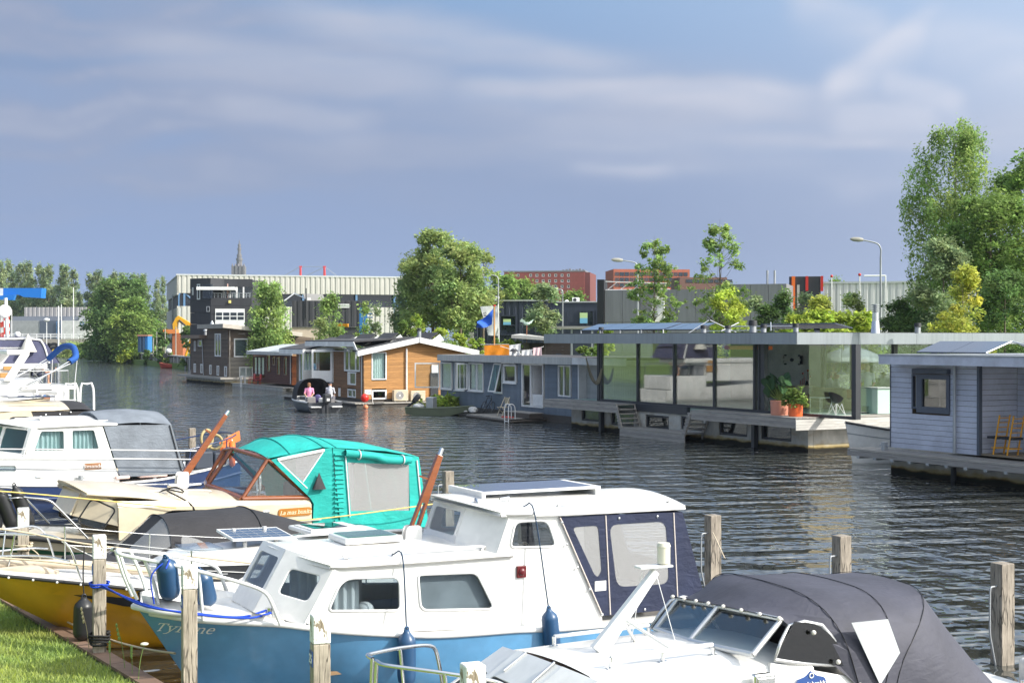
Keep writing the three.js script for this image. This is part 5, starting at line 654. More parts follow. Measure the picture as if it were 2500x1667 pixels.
// --- yellow yacht with white deck and long grey window
const YB=bankFrame(7.7,0,3);
{
const b=thing('yellow_yacht','yellow hulled yacht with black stripe, white coachroof and a small solar panel','boat','boats moored at the grass bank',YB);
const px=[...[[250,765],[530,785],[900,815],[1290,850]].map(q=>YB.S(...Zb(...q),0.9)),...[[900,845],[1140,860]].map(q=>YB.S(...Zd(...q),0.9))].filter(p=>p[0]>0.05);
const bow=[-1.5,1.2];const H={L:6.4,sheer:[[bow[0],1.22],[-0.9,1.14],[-0.2,1.04],...px,[4.5,0.56],[6.4,0.6]],beam:[[bow[0],0.02],[-1.1,0.4],[-0.3,0.72],[0.5,0.9],[1.5,1.0],[3,1.05],[5,0.95],[6.4,0.6]],rake:2.6,keel:-0.35};
part(b,'hull',creased(merge(hullShell(H)),1.0),M.yellowHull);
{// black stripe with a pointed front
const rows=[];for(let i=0;i<=20;i++){const s=lerp(-0.25,3.2,i / 20),t=clamp((s+0.25)/ 0.5),k0=lerp(0.15,0.13,t),k1=lerp(0.155,0.235,t);rows.push([0,0.33,0.66,1].map(f=>{const q=hullPoint(H,s,lerp(k0,k1,f),1);q[2]+=0.006;return q;}));}const g=LOFT(rows);part(b,'stripe',g,M.dark);part(b,'stripe',g.clone().scale(1,1,-1),M.dark);}
for(const s of[1,-1])part(b,'rub_rail',[gunwale(H,s,0.022,0.0,bow[0]+0.02)],M.rubber);
part(b,'rail_rivet',Array.from({length:26},(_,i)=>{const s=lerp(bow[0]+0.2,5.5,i / 25);return SPH(s,tab(H.sheer,s)- 0.01,tab(H.beam,s)+0.035,0.016,1,1,0.5,6);}),M.whiteflat);
part(b,'deck',deckSheet(H,bow[0]+0.03,6.3,0.0,0.05),M.white);
// coachroof
const sec=(x,hw,y0,y1)=>{const r=[[x,y0,hw+0.1]];for(let j=0;j<=10;j++){const z=lerp(hw,-hw,j / 10);r.push([x,y1 - 0.07*(z / hw)**4+0.03*(1 -(z / hw)**2),z]);}r.push([x,y0,-hw - 0.1]);return r;};
part(b,'coachroof',creased(LOFT([sec(1.15,0.3,0.80,0.84),sec(1.3,0.46,0.78,1.06),sec(1.6,0.58,0.75,1.17),sec(2.4,0.66,0.68,1.2),sec(3.2,0.7,0.6,1.22),sec(4.4,0.72,0.55,1.3)]),0.9),M.white);
part(b,'coachroof_back',PANEL([[4.4,0.5,0.8],[4.4,1.3,0.7],[4.4,1.3,-0.7],[4.4,0.5,-0.8]],[],0.03),M.white);
for(const s of[1,-1]){const q=round3([[1.75,0.86,0.67],[3.9,0.7,0.79],[3.75,0.98,0.765],[1.62,1.06,0.63]],0.03).map(p=>[p[0],p[1],p[2]*s]);part(b,'long_window',PANEL(q,[],0.012,-0.006),mat([0.03,0.032,0.036],0.08,{clearcoat:1}));}
{const a=YB.S(...Zd(560,520),0.2),c=YB.S(...Zd(850,480),0.2);part(b,'deck_hatch',RB(1.6,2.1,1.205,1.24,-0.3,0.3,0.015),M.tint);}
{const y=1.36;const sp=part(b,'solar_panel',BX(-0.42,0.42,-0.012,0.012,-0.32,0.32).rotateZ(-0.03).rotateX(0.08).translate(2.62,y,0.1),M.solar);part(sp,'panel_frame',[[-0.44,0.44,-0.34,-0.32],[-0.44,0.44,0.32,0.34],[-0.44,-0.42,-0.32,0.32],[0.42,0.44,-0.32,0.32]].map(([x0,x1,z0,z1])=>BX(x0,x1,-0.02,0.016,z0,z1)).map(g=>g.rotateZ(-0.03).rotateX(0.08).translate(2.62,y,0.1)),M.whiteflat);part(sp,'cell_lines',[-0.28,-0.14,0,0.14,0.28].map(x=>BX(x - 0.004,x+0.004,0.0125,0.0135,-0.32,0.32)).concat([-0.16,0,0.16].map(z=>BX(-0.42,0.42,0.0125,0.0138,z - 0.004,z+0.004))).map(g=>g.rotateZ(-0.03).rotateX(0.08).translate(2.62,y,0.1)),M.alu);part(b,'panel_stand',[CY([2.4,1.18,0.3],[2.4,1.29,0.3],0.03),CY([2.85,1.18,0.3],[2.85,1.29,0.3],0.03),CY([2.4,1.2,-0.15],[2.4,1.42,-0.15],0.03),CY([2.85,1.2,-0.15],[2.85,1.42,-0.15],0.03)],M.whiteflat);}
part(b,'sliding_hatch',[RB(3.3,4.15,1.32,1.38,-0.4,0.45,0.02),RB(3.35,4.0,1.381,1.395,-0.3,0.35,0.005)],M.white);part(b,'hatch_glass',RB(3.42,3.92,1.396,1.402,-0.25,0.3,0.002),M.smoke);
// stanchions and guard wires
for(const s of[1,-1]){const st=[0.25,1.45,2.7,3.9].map(x=>[x,tab(H.sheer,x),s*(tab(H.beam,x)- 0.06)]);st.forEach(p=>part(b,'stanchion',CY(p,[p[0],p[1]+0.55,p[2]],0.012,0.012,6),M.chrome));for(const h of[0.3,0.54])part(b,'guard_wire',BAR(st.map(p=>[p[0],p[1]+h,p[2]]).concat([[5.6,tab(H.sheer,5.6)+h,s*0.8]]),0.005,4),M.alu);}
// bow rail and furled headsail stays
for(const s of[1,-1])part(b,'bow_rail',[TB([[bow[0]- 0.1,1.62,0.05],[-0.6,1.6,0.3*s],[-0.1,1.52,0.62*s],[0.12,1.0,0.66*s]],0.014,30),TB([[bow[0]- 0.02,1.34,0.05],[-0.4,1.32,0.36*s],[-0.02,1.26,0.62*s]],0.012,20),CY([-0.7,1.06,0.2*s],[-0.62,1.6,0.29*s],0.012)],M.chrome);
part(b,'furled_sail',[TB([[-0.8,1.22,0.15],[0.2,1.14,0.2],[1.1,0.98,0.25]],0.06,20,8),TB([[-0.9,1.12,0.2],[-0.4,1.14,0.32],[-0.1,1.05,0.3]],0.06,16,8)],mat([0.62,0.52,0.40],0.85,{map:T_fab}));
part(b,'stay',[BAR([[bow[0]+0.1,1.08,0],[2.0,0.95,0.75]],0.006,4),BAR([[-0.1,1.5,0.55],[1.2,0.78,0.9]],0.006,4)],M.alu);
YB.H=H;
const t=P3(YB,Zb,655,895,1.06),q=P3(YB,Zb,645,1235,1.06),r=P3(YB,Zb,658,500,0.9);fender('black fender hanging against the yellow yacht hull',YB,t,q,0.12,M.fenderBlack,[r,[t[0],lerp(r[1],t[1],0.5),1.02],t],M.ropeBlack,'fenders of the yellow yacht');
}
// --- open boat under a black hood
{
const fr=bankFrame(10.3,0.3,2);const b=thing('hooded_sloop','low open sloop closed under a charcoal hood with clear front windows','boat','boats moored at the grass bank',fr);
const H={L:5.6,sheer:[[0,0.72],[2,0.60],[5.6,0.58]],beam:[[0,0.02],[0.7,0.55],[1.8,0.92],[4,1.0],[5.6,0.8]],rake:0.5,keel:-0.3};
part(b,'hull',creased(merge(hullShell(H)),1),mat([0.06,0.06,0.065],0.4));part(b,'deck',deckSheet(H,0.05,5.5,0,0.02),M.greyCanvas);
for(const s of[1,-1])part(b,'rub_rail',gunwale(H,s,0.05,0.02),M.rubber);
const a0=arch(1.2,0.72,0.62,0.72,-0.05,2.6),a1=arch(1.85,0.82,0.62,1.36,0.05,2.4),a2=arch(3.3,0.92,0.6,1.4,0,2.4),a3=arch(4.7,0.9,0.58,0.98,0,2.4),a4=arch(5.4,0.8,0.58,0.64,0,2.4);
const wedge=(r0,r1,i0,i1)=>LOFT([r0.slice(i0,i1),r1.slice(i0,i1)]);
part(b,'hood',smooth(LOFT([a1,a1.map((p,i)=>p.map((v,k)=>lerp(v,a2[i][k],0.5))),a2,a3,a4])),M.blackCanvas);
part(b,'hood_front',[wedge(a0,a1,0,3),wedge(a0,a1,6,9),wedge(a0,a1,12,15)],M.blackCanvas);part(b,'clear_window',[wedge(a0,a1,2,7),wedge(a0,a1,8,13)],M.vinyl);
part(b,'hood_seam',[a1,a2].map(h=>TB(h.map(p=>[p[0],p[1]+0.004,p[2]*1.005]),0.008,40,4)),M.dark);
part(b,'bow_cushion',RB(0.55,1.25,0.66,0.8,-0.45,0.45,0.05),M.blackCanvas);
{const q=round3([[2.0,0.66,0.86],[2.75,0.66,0.92],[2.3,1.05,0.84],[2.0,1.15,0.80]],0.08);part(b,'side_window',PANEL(q,[],0.006,0.02),M.vinyl);}
}
// --- cream cruiser with turquoise tent
const CR=bankFrame(13.3,0,0);
{
const b=thing('cream_cruiser','cream motor cruiser with varnished windscreen frame and turquoise cockpit tent','boat','boats moored at the grass bank',CR);
const w=1.05;const H={L:8.3,sheer:[[-0.6,1.08],[0.3,0.97],[1.7,0.78],[4,0.6],[8.3,0.52]],beam:[[-0.6,0.02],[0,0.55],[0.8,0.9],[2,1.15],[4,1.25],[8.3,1.15]],rake:0.9,keel:-0.4};
part(b,'hull',creased(merge(hullShell(H)),1),M.cream);part(b,'green_stripe',hullShell(H,0.18,0.24,0.005),mat([0.005,0.07,0.03],0.4));part(b,'deck',deckSheet(H,-0.55,8.2,0,0.04),M.cream);
for(const s of[1,-1])part(b,'rub_rail',gunwale(H,s,0.05,0.02,-0.58),M.rubber);
// trunk
const Q=(x,y)=>P3(CR,Zc,x,y,w),Qb=(x,y)=>P3(CR,Zb,x,y,w);
const f0=Qb(930,335),f1=Qb(925,200),end=Q(1205,840),endb=Q(1210,1092),win=round3([Q(-130,1010),Q(575,965),Q(500,885),Q(30,893)],[0.05,0.05,0.12,0.12]);
const side=[[f0[0],tab(H.sheer,f0[0]),w],[4,0.6,w],[endb[0],tab(H.sheer,endb[0]),w],end,[f1[0],f1[1]+0.02,w]];
for(const s of[1,-1]){const f=s>0?(p=>p):flip;const pan=part(b,'cabin_side',PANEL(side.map(f),[win.map(f)],0.04,-0.02),M.cream);part(pan,'window',rim(win.map(f),0.022),M.rubber);part(pan,'pane',PANEL(win.map(f),[],0.006,0),M.smoke);}
const top=[[f1[0]- 0.42,f1[1]+0.34],[f1[0]+0.6,f1[1]+0.28],[CR.S(...Zc(630,800),w)[0],Q(630,800)[1]+0.06],[end[0],end[1]+0.06]];
// raised cambered trunk roof with a hooded brow
part(b,'trunk_roof',roofShell([[f1[0]- 0.44,f1[1]+0.26],[f1[0]+0.5,f1[1]+0.16],[3.4,end[1]+0.16],[4.5,end[1]+0.07]],[[f1[0]- 0.44,0.8],[f1[0]+0.2,0.96],[4.5,1.04]],0.16,0.06,16,0.2),M.cream);
part(b,'roof_edge',[1].map(s=>LOFT([0,0.25,0.5,0.75,1].map(t=>{const x=lerp(f1[0],end[0],t);return[[x,lerp(f1[1],end[1],t),s*w],[x,lerp(f1[1]+0.12,end[1]+0.06,t),s*(w - 0.05)]];}))),M.cream);
{const q=[[f0[0]- 0.02,f0[1]- 0.0,w],[f1[0],f1[1]+0.1,w - 0.05],[f1[0]- 0.4,f1[1]+0.3,0.5],[f0[0]- 0.62,f0[1]+0.16,0.5]];const[p0,n]=planeOf(q);const hole=round3([[600,305],[800,370],[915,205],[720,118]].map(([x,y])=>onPlane(CR,Zb(x,y),p0.toArray(),n.toArray())),0.09);for(const s of[1,-1]){const f=s>0?(p=>p):flip;const pan=part(b,'cabin_front',PANEL(q.map(f),[hole.map(f)],0.03,-0.015),M.cream);part(pan,'window',rim(hole.map(f),0.022),M.rubber);part(pan,'pane',PANEL(hole.map(f),[],0.006),M.tint);}part(b,'cabin_front',PANEL([q[3],q[2],flip(q[2]),flip(q[3])],[],0.03),M.cream);part(b,'curtain',drape(-0.12,0.12,1.1,1.5,0).translate(f1[0]- 0.05,0,0.55),M.curtain);}
for(const s of[1,-1])part(b,'roof_rail',TB([[2.5,end[1]+0.30,s*0.6],[2.6,end[1]+0.36,s*0.6],[3.9,end[1]+0.31,s*0.62],[4.0,end[1]+0.25,s*0.62]],0.012,30),M.whiteflat);
part(b,'roof_hatch',RB(2.1,2.7,end[1]+0.36,end[1]+0.41,-0.3,0.3,0.02),M.cream);
part(b,'roof_rope',TB([[3.1,end[1]+0.33,0.6],[3.35,end[1]+0.4,0.7],[3.5,end[1]+0.3,0.72],[3.2,end[1]+0.36,0.68],[3.52,end[1]+0.1,1.06],[3.58,0.8,1.09]],0.014,40),M.ropeBlack);
part(b,'air_horn',[aim(LA([[0.001,0],[0.05,0],[0.025,0.06],[0.015,0.6]],12),P3(CR,Zc,30,690,0.3),P3(CR,Zc,240,680,0.3))],M.chrome);
MAST(b,[CR.S(...Zc(140,640),0)[0],CR.S(...Zc(140,640),0)[1],0],[CR.S(...Zc(505,110),0)[0],CR.S(...Zc(505,110),0)[1],0],0.07,false);
{const p=[CR.S(...Zc(260,680),0)[0],CR.S(...Zc(260,690),0)[1],0.1];}
// name board, lamp, handrail
{const p=Q(1068,905),n=part(b,'name_board',EX(roundPoly([[p[0]- 0.32,p[1]- 0.072],[p[0]+0.32,p[1]- 0.072],[p[0]+0.32,p[1]+0.072],[p[0]- 0.32,p[1]+0.072]],0.06),w+0.02,w+0.04),mat([0.42,0.17,0.02],0.35,{map:T_wood}));part(n,'board_lettering',lettering('La mas bonita',0.066,font.serif,0.25).translate(p[0]+0.02,p[1],w+0.041),mat([0.85,0.78,0.55],0.5));}
{const p=Q(825,918);part(b,'side_light',[RB(p[0]- 0.06,p[0]+0.07,p[1]- 0.05,p[1]+0.05,w+0.01,w+0.06,0.015)],M.chrome);const q=Q(1185,972);part(b,'hand_rail',CY([q[0]- 0.22,q[1],w+0.05],[q[0]+0.22,q[1],w+0.05],0.014),M.whiteflat);}
// windscreen
const SB=[P3(CR,Zc,345,655,-0.88),P3(CR,Zc,375,690,-0.5),P3(CR,Zc,640,800,0.92)],ST=[P3(CR,Zc,490,398,-0.8),P3(CR,Zc,560,388,-0.42),P3(CR,Zc,850,475,0.84)];SB[1]=[SB[1][0]- 0.05,SB[1][1],-0.5];
const rear=P3(CR,Zc,1185,790,0.98),BX2=(a,c,r)=>CY(a,c,r,r,4);
for(const[i,j]of[[0,1],[1,2]])part(b,'windscreen_pane',PANEL([SB[i],SB[j],ST[j],ST[i]],[],0.006),M.glass);
part(b,'windscreen_frame',[BX2(SB[0],SB[1],0.05),BX2(SB[1],SB[2],0.06),BX2(ST[0],ST[1],0.035),BX2(ST[1],ST[2],0.04),...SB.map((p,i)=>BX2(p,ST[i],0.04)),BX2(SB[2],rear,0.05),BX2(ST[2],rear,0.035),BX2(flip(SB[2]),flip(rear),0.05),BX2(flip(ST[2]),flip(rear),0.035)],M.varnish);
part(b,'side_pane',PANEL([SB[2],rear,ST[2]],[],0.006),M.glass);part(b,'side_pane',PANEL([flip(SB[2]),flip(rear),flip(ST[2])],[],0.006),M.glass);
part(b,'steering_wheel',new THREE.TorusGeometry(0.22,0.02,8,24).rotateY(1.3).translate(5.05,1.5,0.3),M.whiteflat);part(b,'dashboard',RB(4.75,5.0,1.1,1.3,-0.8,0.8,0.03),M.varnish);part(b,'helm_seat',RB(5.6,5.75,0.8,1.45,0.1,0.6,0.05),M.dark);
// turquoise tent
const TT=(x,y,z=1.12)=>P3(CR,Zc,x,y,z),yS=0.5;
const topPts=[[500,390],[560,370],[800,285],[1200,272],[1900,342],[2080,432]].map(([x,y])=>CR.S(...Zc(x,y),-0.2));
const edge=[[560,400],[850,468],[1330,405],[1380,380],[2060,445]];
const stations=[[ST[2][0]- 0.02,ST[2][1]+0.02,0.88,0.10],[5.35,2.02,0.98,0.22],[5.95,2.12,1.08,0.15],[6.2,2.10,1.1,0.14],[7.2,2.0,1.12,0.10],[7.9,1.86,1.1,0.06]];
const row=([x,y,hw,c])=>Array.from({length:13},(_,j)=>{const z=lerp(hw,-hw,j / 12);return[x -(x<4.95?0.25*clamp(-z)+0.1:0),y+c*(1 -(z / hw)**2)+(x<4.95?0.05*clamp(-z):0),z];});
part(b,'tent_roof',smooth(LOFT(stations.map(row))),M.teal);part(b,'roof_seam',[1,2,3].map(i=>TB(row(stations[i]).map(p=>[p[0],p[1]+0.005,p[2]]),0.01,30,4)),M.teal);
const tl=stations[2],tr=stations[5];const e0=[end[0]+0.02,end[1],1.08],e1=[end[0]+0.02,0.55,1.12];
const vinA=[TT(935,480,1.02),TT(1310,400,1.06),TT(1140,660,1.04)],big=[TT(1505,500),TT(2010,520),TT(2015,895),TT(1530,900)];
for(const s of[1,-1]){
const f=s>0?(p=>p):flip;
const fp=[ST[2],rear,[end[0]+0.05,end[1],1.05],e1,[6.3,0.5,1.13],[6.12,2.11,1.09],[5.35,2.02,0.98]].map(p=>{const t=(p[0]- 4.9)/ 1.3;return[p[0],p[1],lerp(0.97,1.1,clamp(t))];});
const hole=vinA.map(p=>[p[0],p[1],lerp(0.97,1.1,clamp((p[0]- 4.9)/ 1.3))]);
const a=part(b,'tent_side',PANEL(fp.map(f),[hole.map(f)],0.01),M.teal);part(a,'tent_window',PANEL(hole.map(f),[],0.004),M.vinyl);part(a,'white_tape',[BAR([hole[0],[rear[0]- 0.06,rear[1]+0.18,1.05]].map(f),0.012),BAR([hole[1],hole[2]].map(f),0.012),CY(f(hole[0]),f(hole[1]),0.03)],M.whiteflat);
const rp=[[6.13,2.1,1.105],[7.9,1.86,1.115],[8.12,0.46,1.14],[6.3,0.46,1.14]],c=part(b,'tent_side',PANEL(rp.map(f),[big.map(p=>f([p[0],p[1],1.115]))],0.012),M.teal);part(c,'tent_window',PANEL(big.map(p=>f([p[0],p[1],1.115])),[],0.004),M.vinyl);
part(c,'rolled_flap',[TB([[6.35,2.0,1.16],[6.9,1.93,1.19],[7.2,1.84,1.19],[7.7,1.82,1.16]].map(f),0.07,30,8)],M.teal);part(c,'white_tape',[[6.62,1.99],[7.52,1.86]].map(([x,y])=>new THREE.TorusGeometry(0.085,0.012,5,14).rotateY(Math.PI / 2).translate(x,y - 0.03,s*1.17)).concat([CY([6.37,1.95,s*1.135],[6.45,0.85,s*1.15],0.012),CY([7.85,1.8,s*1.13],[7.95,0.8,s*1.15],0.014)]),M.whiteflat);
// puckered pleats beside the seam
part(c,'pleat',Array.from({length:17},(_,i)=>{const y=0.62+i*0.085;return CY([6.16,y,s*1.125],[6.34,y - 0.012*(i % 3),s*1.13],0.022,0.012,6);}),M.teal);
}
part(b,'tent_back',LOFT([row([7.9,1.86,1.1,0.06]),row([8.12,0.46,1.13,0.0])]),M.teal);
{const p=[5.9,1.55,1.12];part(b,'tent_vent',new THREE.ConeGeometry(0.16,0.3,4,1).rotateY(0.78).scale(1,1,0.45).translate(P3(CR,Zc,1268,650,1.1)[0],P3(CR,Zc,1268,650,1.1)[1],1.12),M.blackCanvas);}
part(b,'cockpit_floor',BX(5.6,8.0,0.2,0.24,-1,1),M.whiteflat);
// bow rail with fender baskets
for(const s of[1,-1])part(b,'bow_rail',[TB([[-0.7,1.72,0.05],[-0.2,1.68,0.55],[0.8,1.52,0.95],[1.15,1.45,1.06],[1.72,0.82,1.12]].map(p=>[p[0],p[1],p[2]*s]),0.018,40,8,0.2),CY([0.6,1.55,s*0.88],[0.85,0.9,s*0.92],0.015),CY([-0.3,1.7,s*0.5],[-0.2,1.05,s*0.45],0.015)],M.chrome);
part(b,'fender_basket',[0.25,0.62].map(x=>[new THREE.TorusGeometry(0.15,0.01,6,18).rotateX(1.35).translate(x,1.5,0.85),new THREE.TorusGeometry(0.15,0.01,6,18).rotateX(1.35).translate(x+0.16,1.0,0.83)]),M.chrome);
const fl='black fenders in the baskets of the cream cruiser';for(const[x,i]of[[0.12,0],[0.36,1],[0.62,2],[-0.3,3]])fender(['black fender upright in the first basket behind the bow of the cream cruiser','black fender between two others in the cream cruiser baskets','black fender slanting out of the aftermost cream cruiser basket','big black fender inside the very bow rail of the cream cruiser'][i],CR,[x,1.72,0.86 -(i===3?0.25:0)],[x+0.26,1.0,0.84 -(i===3?0.25:0)],0.11,M.fenderBlack,null,null,fl);
CR.H=H;
}
// --- white cruiser with navy hull and grey tent
const RS=bankFrame(24,0,0);
{
const b=thing('navy_hull_cruiser','white cruiser on a navy hull with added green curtains and grey tent aft','boat','boats moored at the grass bank',RS);
const w=1.15,H={L:9,sheer:[[-0.5,1.2],[1.5,0.85],[2.94,0.72],[4.69,0.62],[6.5,0.63],[7.7,0.76],[9,0.95]],beam:[[-0.5,0.02],[0.6,0.75],[2,1.2],[4,1.32],[7,1.25],[9,0.7]],rake:0.8,keel:-0.45};
part(b,'hull',creased(merge(hullShell(H)),1),M.navyHull);part(b,'deck',deckSheet(H,-0.4,8.9,-0.01,0.03),M.white);for(const s of[1,-1]){part(b,'rub_rail',gunwale(H,s,0.045,0.3,0),M.navyHull);part(b,'gunwale',gunwale(H,s,0.03,0.0,-0.45),M.whiteflat);}
const Q=(x,y,z=w)=>P3(RS,Za,x,y,z);
const fb=Q(205,1100),ft=Q(268,855),rt=Q(862,830),rb=Q(1008,1275);
const w1=round3([Q(278,1055),Q(541,1050),Q(537,876),Q(340,880)],0.05),w2=round3([Q(606,1036),Q(838,1034),Q(795,868),Q(606,872)],0.05),w3=round3([Q(-60,1228),Q(130,1228),Q(130,1172),Q(-60,1172)],0.05);
const low=[[0.9,tab(H.sheer,0.9),w - 0.15],[0.9,1.22,w - 0.15]];const side=[[1.6,tab(H.sheer,1.6),w],[3.2,tab(H.sheer,3.2),w],[rb[0],tab(H.sheer,rb[0]),w],rb,rt,ft,fb,[1.6,1.36,w]];
for(const s of[1,-1]){const f=s>0?(p=>p):flip;const pan=part(b,'cabin_side',PANEL(side.map(f),[w1,w2,w3].map(q=>q.map(f)),0.04,-0.02),M.white);for(const q of[w1,w2,w3]){part(pan,'window',rim(q.map(f),0.014),M.whiteflat);part(pan,'pane',PANEL(q.map(f),[],0.006),M.tint);}}
part(b,'curtain',[drape(w1[0][0]- 0.05,w1[0][0]+0.75,w1[0][1]- 0.05,w1[0][1]+0.5,w - 0.12),drape(w2[0][0]- 0.05,w2[0][0]+0.66,w1[0][1]- 0.05,w1[0][1]+0.5,w - 0.12)],mat([0.62,0.76,0.72],0.9));part(b,'bulkhead',[BX(rb[0]- 0.1,rb[0]- 0.05,0.5,2.0,-1.1,1.1),BX(2.5,5.5,0.5,2.0,-0.2,-0.15)],mat([0.5,0.62,0.6],0.8));  // curtains added behind the panes to lighten the windows
part(b,'foredeck_trunk',roofShell([[0.7,1.18],[1.7,1.36],[fb[0]+0.1,1.38]],[[0.7,0.7],[1.6,1.08],[fb[0],w]],0.08,0.5,8),M.white);
// raked windscreen: two facets
const c0=[fb[0]- 0.5,fb[1]+0.06,0.45],c1=[ft[0]- 0.42,ft[1]+0.06,0.42];for(const s of[1,-1]){const f=s>0?(p=>p):flip;const q=[c0,fb,ft,c1];const at=(u,v)=>pv(q[0]).clone().lerp(pv(q[1]),u).lerp(pv(q[3]).clone().lerp(pv(q[2]),u),v).toArray();const hole=round3([at(0.1,0.1),at(0.9,0.1),at(0.9,0.9),at(0.1,0.9)],0.05).map(f);const pan=part(b,'cabin_front',PANEL(q.map(f),[hole],0.03,-0.015),M.white);part(pan,'pane',PANEL(hole,[],0.006),M.tint);}
part(b,'cabin_front',[BAR([[c0[0],c0[1],0],[c1[0],c1[1],0]],0.03),BAR([c0,flip(c0)],0.03)],M.white);part(b,'front_pane',PANEL([c0,c1,flip(c1),flip(c0)],[],0.006),M.green);
const re=Q(990,825),E=[[ft[0]- 0.1,ft[1]+0.02],[4.4,ft[1]+0.05],[re[0],re[1]+0.03]];part(b,'cabin_roof',roofShell(E,[[ft[0]- 0.1,1.05],[ft[0]+0.2,1.22],[re[0],1.2]],0.12,0.06,14,0.7),M.white);part(b,'roof_step',roofShell([[4.0,ft[1]+0.13],[re[0]- 0.3,ft[1]+0.12]],0.7,0.08,0.05,6),M.white);
part(b,'horn',aim(LA([[0.001,0],[0.06,0],[0.025,0.06],[0.018,0.35]],12),Q(345,765,0.5),Q(180,770,0.5)),M.chrome);part(b,'roof_rail',[1,-1].map(s=>CY([3.8,ft[1]+0.12,s*0.95],[5.5,ft[1]+0.11,s*0.95],0.015)),M.whiteflat);
{const p=Q(783,1177),n=part(b,'name_board',EX(roundPoly([[p[0]- 0.2,p[1]- 0.075],[p[0]+0.2,p[1]- 0.075],[p[0]+0.2,p[1]+0.075],[p[0]- 0.2,p[1]+0.075]],0.035),w+0.022,w+0.04),mat([0.30,0.14,0.06],0.5,{map:T_wood}));part(n,'board_lettering',lettering('Resande',0.082,font.serif).translate(p[0],p[1],w+0.041),M.whiteflat);}
{const p=Q(328,1275);part(b,'exhaust',SPH(p[0],p[1],w+0.0,0.09,1.3,0.6,0.6),M.chrome);}
// grey tent
const t0=[[rt[0]+0.03,rt[1],1.18],[7.0,1.96,1.16],[7.35,0.76,1.2],[rb[0]+0.02,0.74,1.2]];for(const s of[1,-1])part(b,'tent_side',PANEL(t0.map(s>0?(p=>p):flip),[],0.012),M.greyCanvas);
part(b,'tent_roof',roofShell([[rt[0],rt[1]],[6.2,2.04],[7.0,1.96]],1.17,0.28,0.012,8),M.greyCanvas);part(b,'tent_back',LOFT([Array.from({length:9},(_,j)=>{const z=lerp(1.16,-1.16,j / 8);return[7.0,1.96+0.27*(1 -(z / 1.16)**2),z];}),Array.from({length:9},(_,j)=>[7.38,0.75,lerp(1.2,-1.2,j / 8)])]),M.greyCanvas);part(b,'tent_seam',[BAR([[6.95,1.95,1.19],[7.25,0.8,1.22]],0.014)],M.dark);
part(b,'bollard',[CY([4.75,0.62,1.28],[4.75,0.84,1.28],0.06),CY([4.65,0.8,1.28],[4.85,0.8,1.28],0.02)],M.galv);part(b,'bollard',CY([6.6,0.62,1.1],[6.6,0.78,1.1],0.06),M.galv);
// stern rails with gear
for(const s of[1,-1])part(b,'stern_rail',[TB([[7.3,1.3,1.2*s],[8.4,1.5,0.95*s],[8.95,1.6,0.5*s],[9.05,1.62,0]],0.018,30),CY([7.4,0.75,1.18*s],[7.5,1.34,1.17*s],0.015),CY([8.5,0.88,0.9*s],[8.55,1.52,0.9*s],0.015)],M.navyHull);
part(b,'coiled_hose',[new THREE.TorusGeometry(0.22,0.035,8,20).rotateY(0.5).translate(8.1,1.55,0.7),new THREE.TorusGeometry(0.18,0.035,8,20).rotateY(-0.4).translate(8.35,1.45,0.6)],mat([0.36,0.29,0.14],0.7));part(b,'stern_locker',[RB(7.7,8.2,0.8,1.25,0.2,0.9,0.06),RB(8.25,8.6,0.85,1.2,0.3,0.8,0.06)],mat([0.03,0.04,0.06],0.6));part(b,'ensign',LOFT([0,0.33,0.66,1].map(t=>[0,0.5,1].map(u=>[8.55+0.55*t,1.45 - 0.25*u+0.25*t,0.4+0.05*Math.sin(6*t+2*u)]))),mat([0.75,0.22,0.06],0.8));
const lb=thing('lifebuoy','orange lifebuoy strapped to the stern rail of the navy hulled cruiser','lifebuoy',null,RS);part(lb,'ring',new THREE.TorusGeometry(0.26,0.08,10,28).rotateY(1.2).translate(8.75,1.15,0.75),M.orange);part(lb,'strap',[0,1,2,3].map(i=>new THREE.TorusGeometry(0.085,0.02,6,12).translate(0.26,0,0).rotateX(0).rotateZ(i*1.57).rotateY(1.2).translate(8.75,1.15,0.75)),M.whiteflat);
fender('long black fender at the side of the navy hulled cruiser',RS,[4.75,0.62,1.4],[4.8,-0.05,1.42],0.13,M.fenderBlack,[[4.75,0.8,1.3],[4.75,0.62,1.4]],M.ropeBlack,'fenders of the navy hulled cruiser');
part(b,'deck_cushion',[RB(5.6,5.95,0.7,0.78,1.0,1.25,0.03),RB(6.2,6.9,0.7,0.77,0.95,1.2,0.03)],mat([0.7,0.5,0.45],0.8));
}
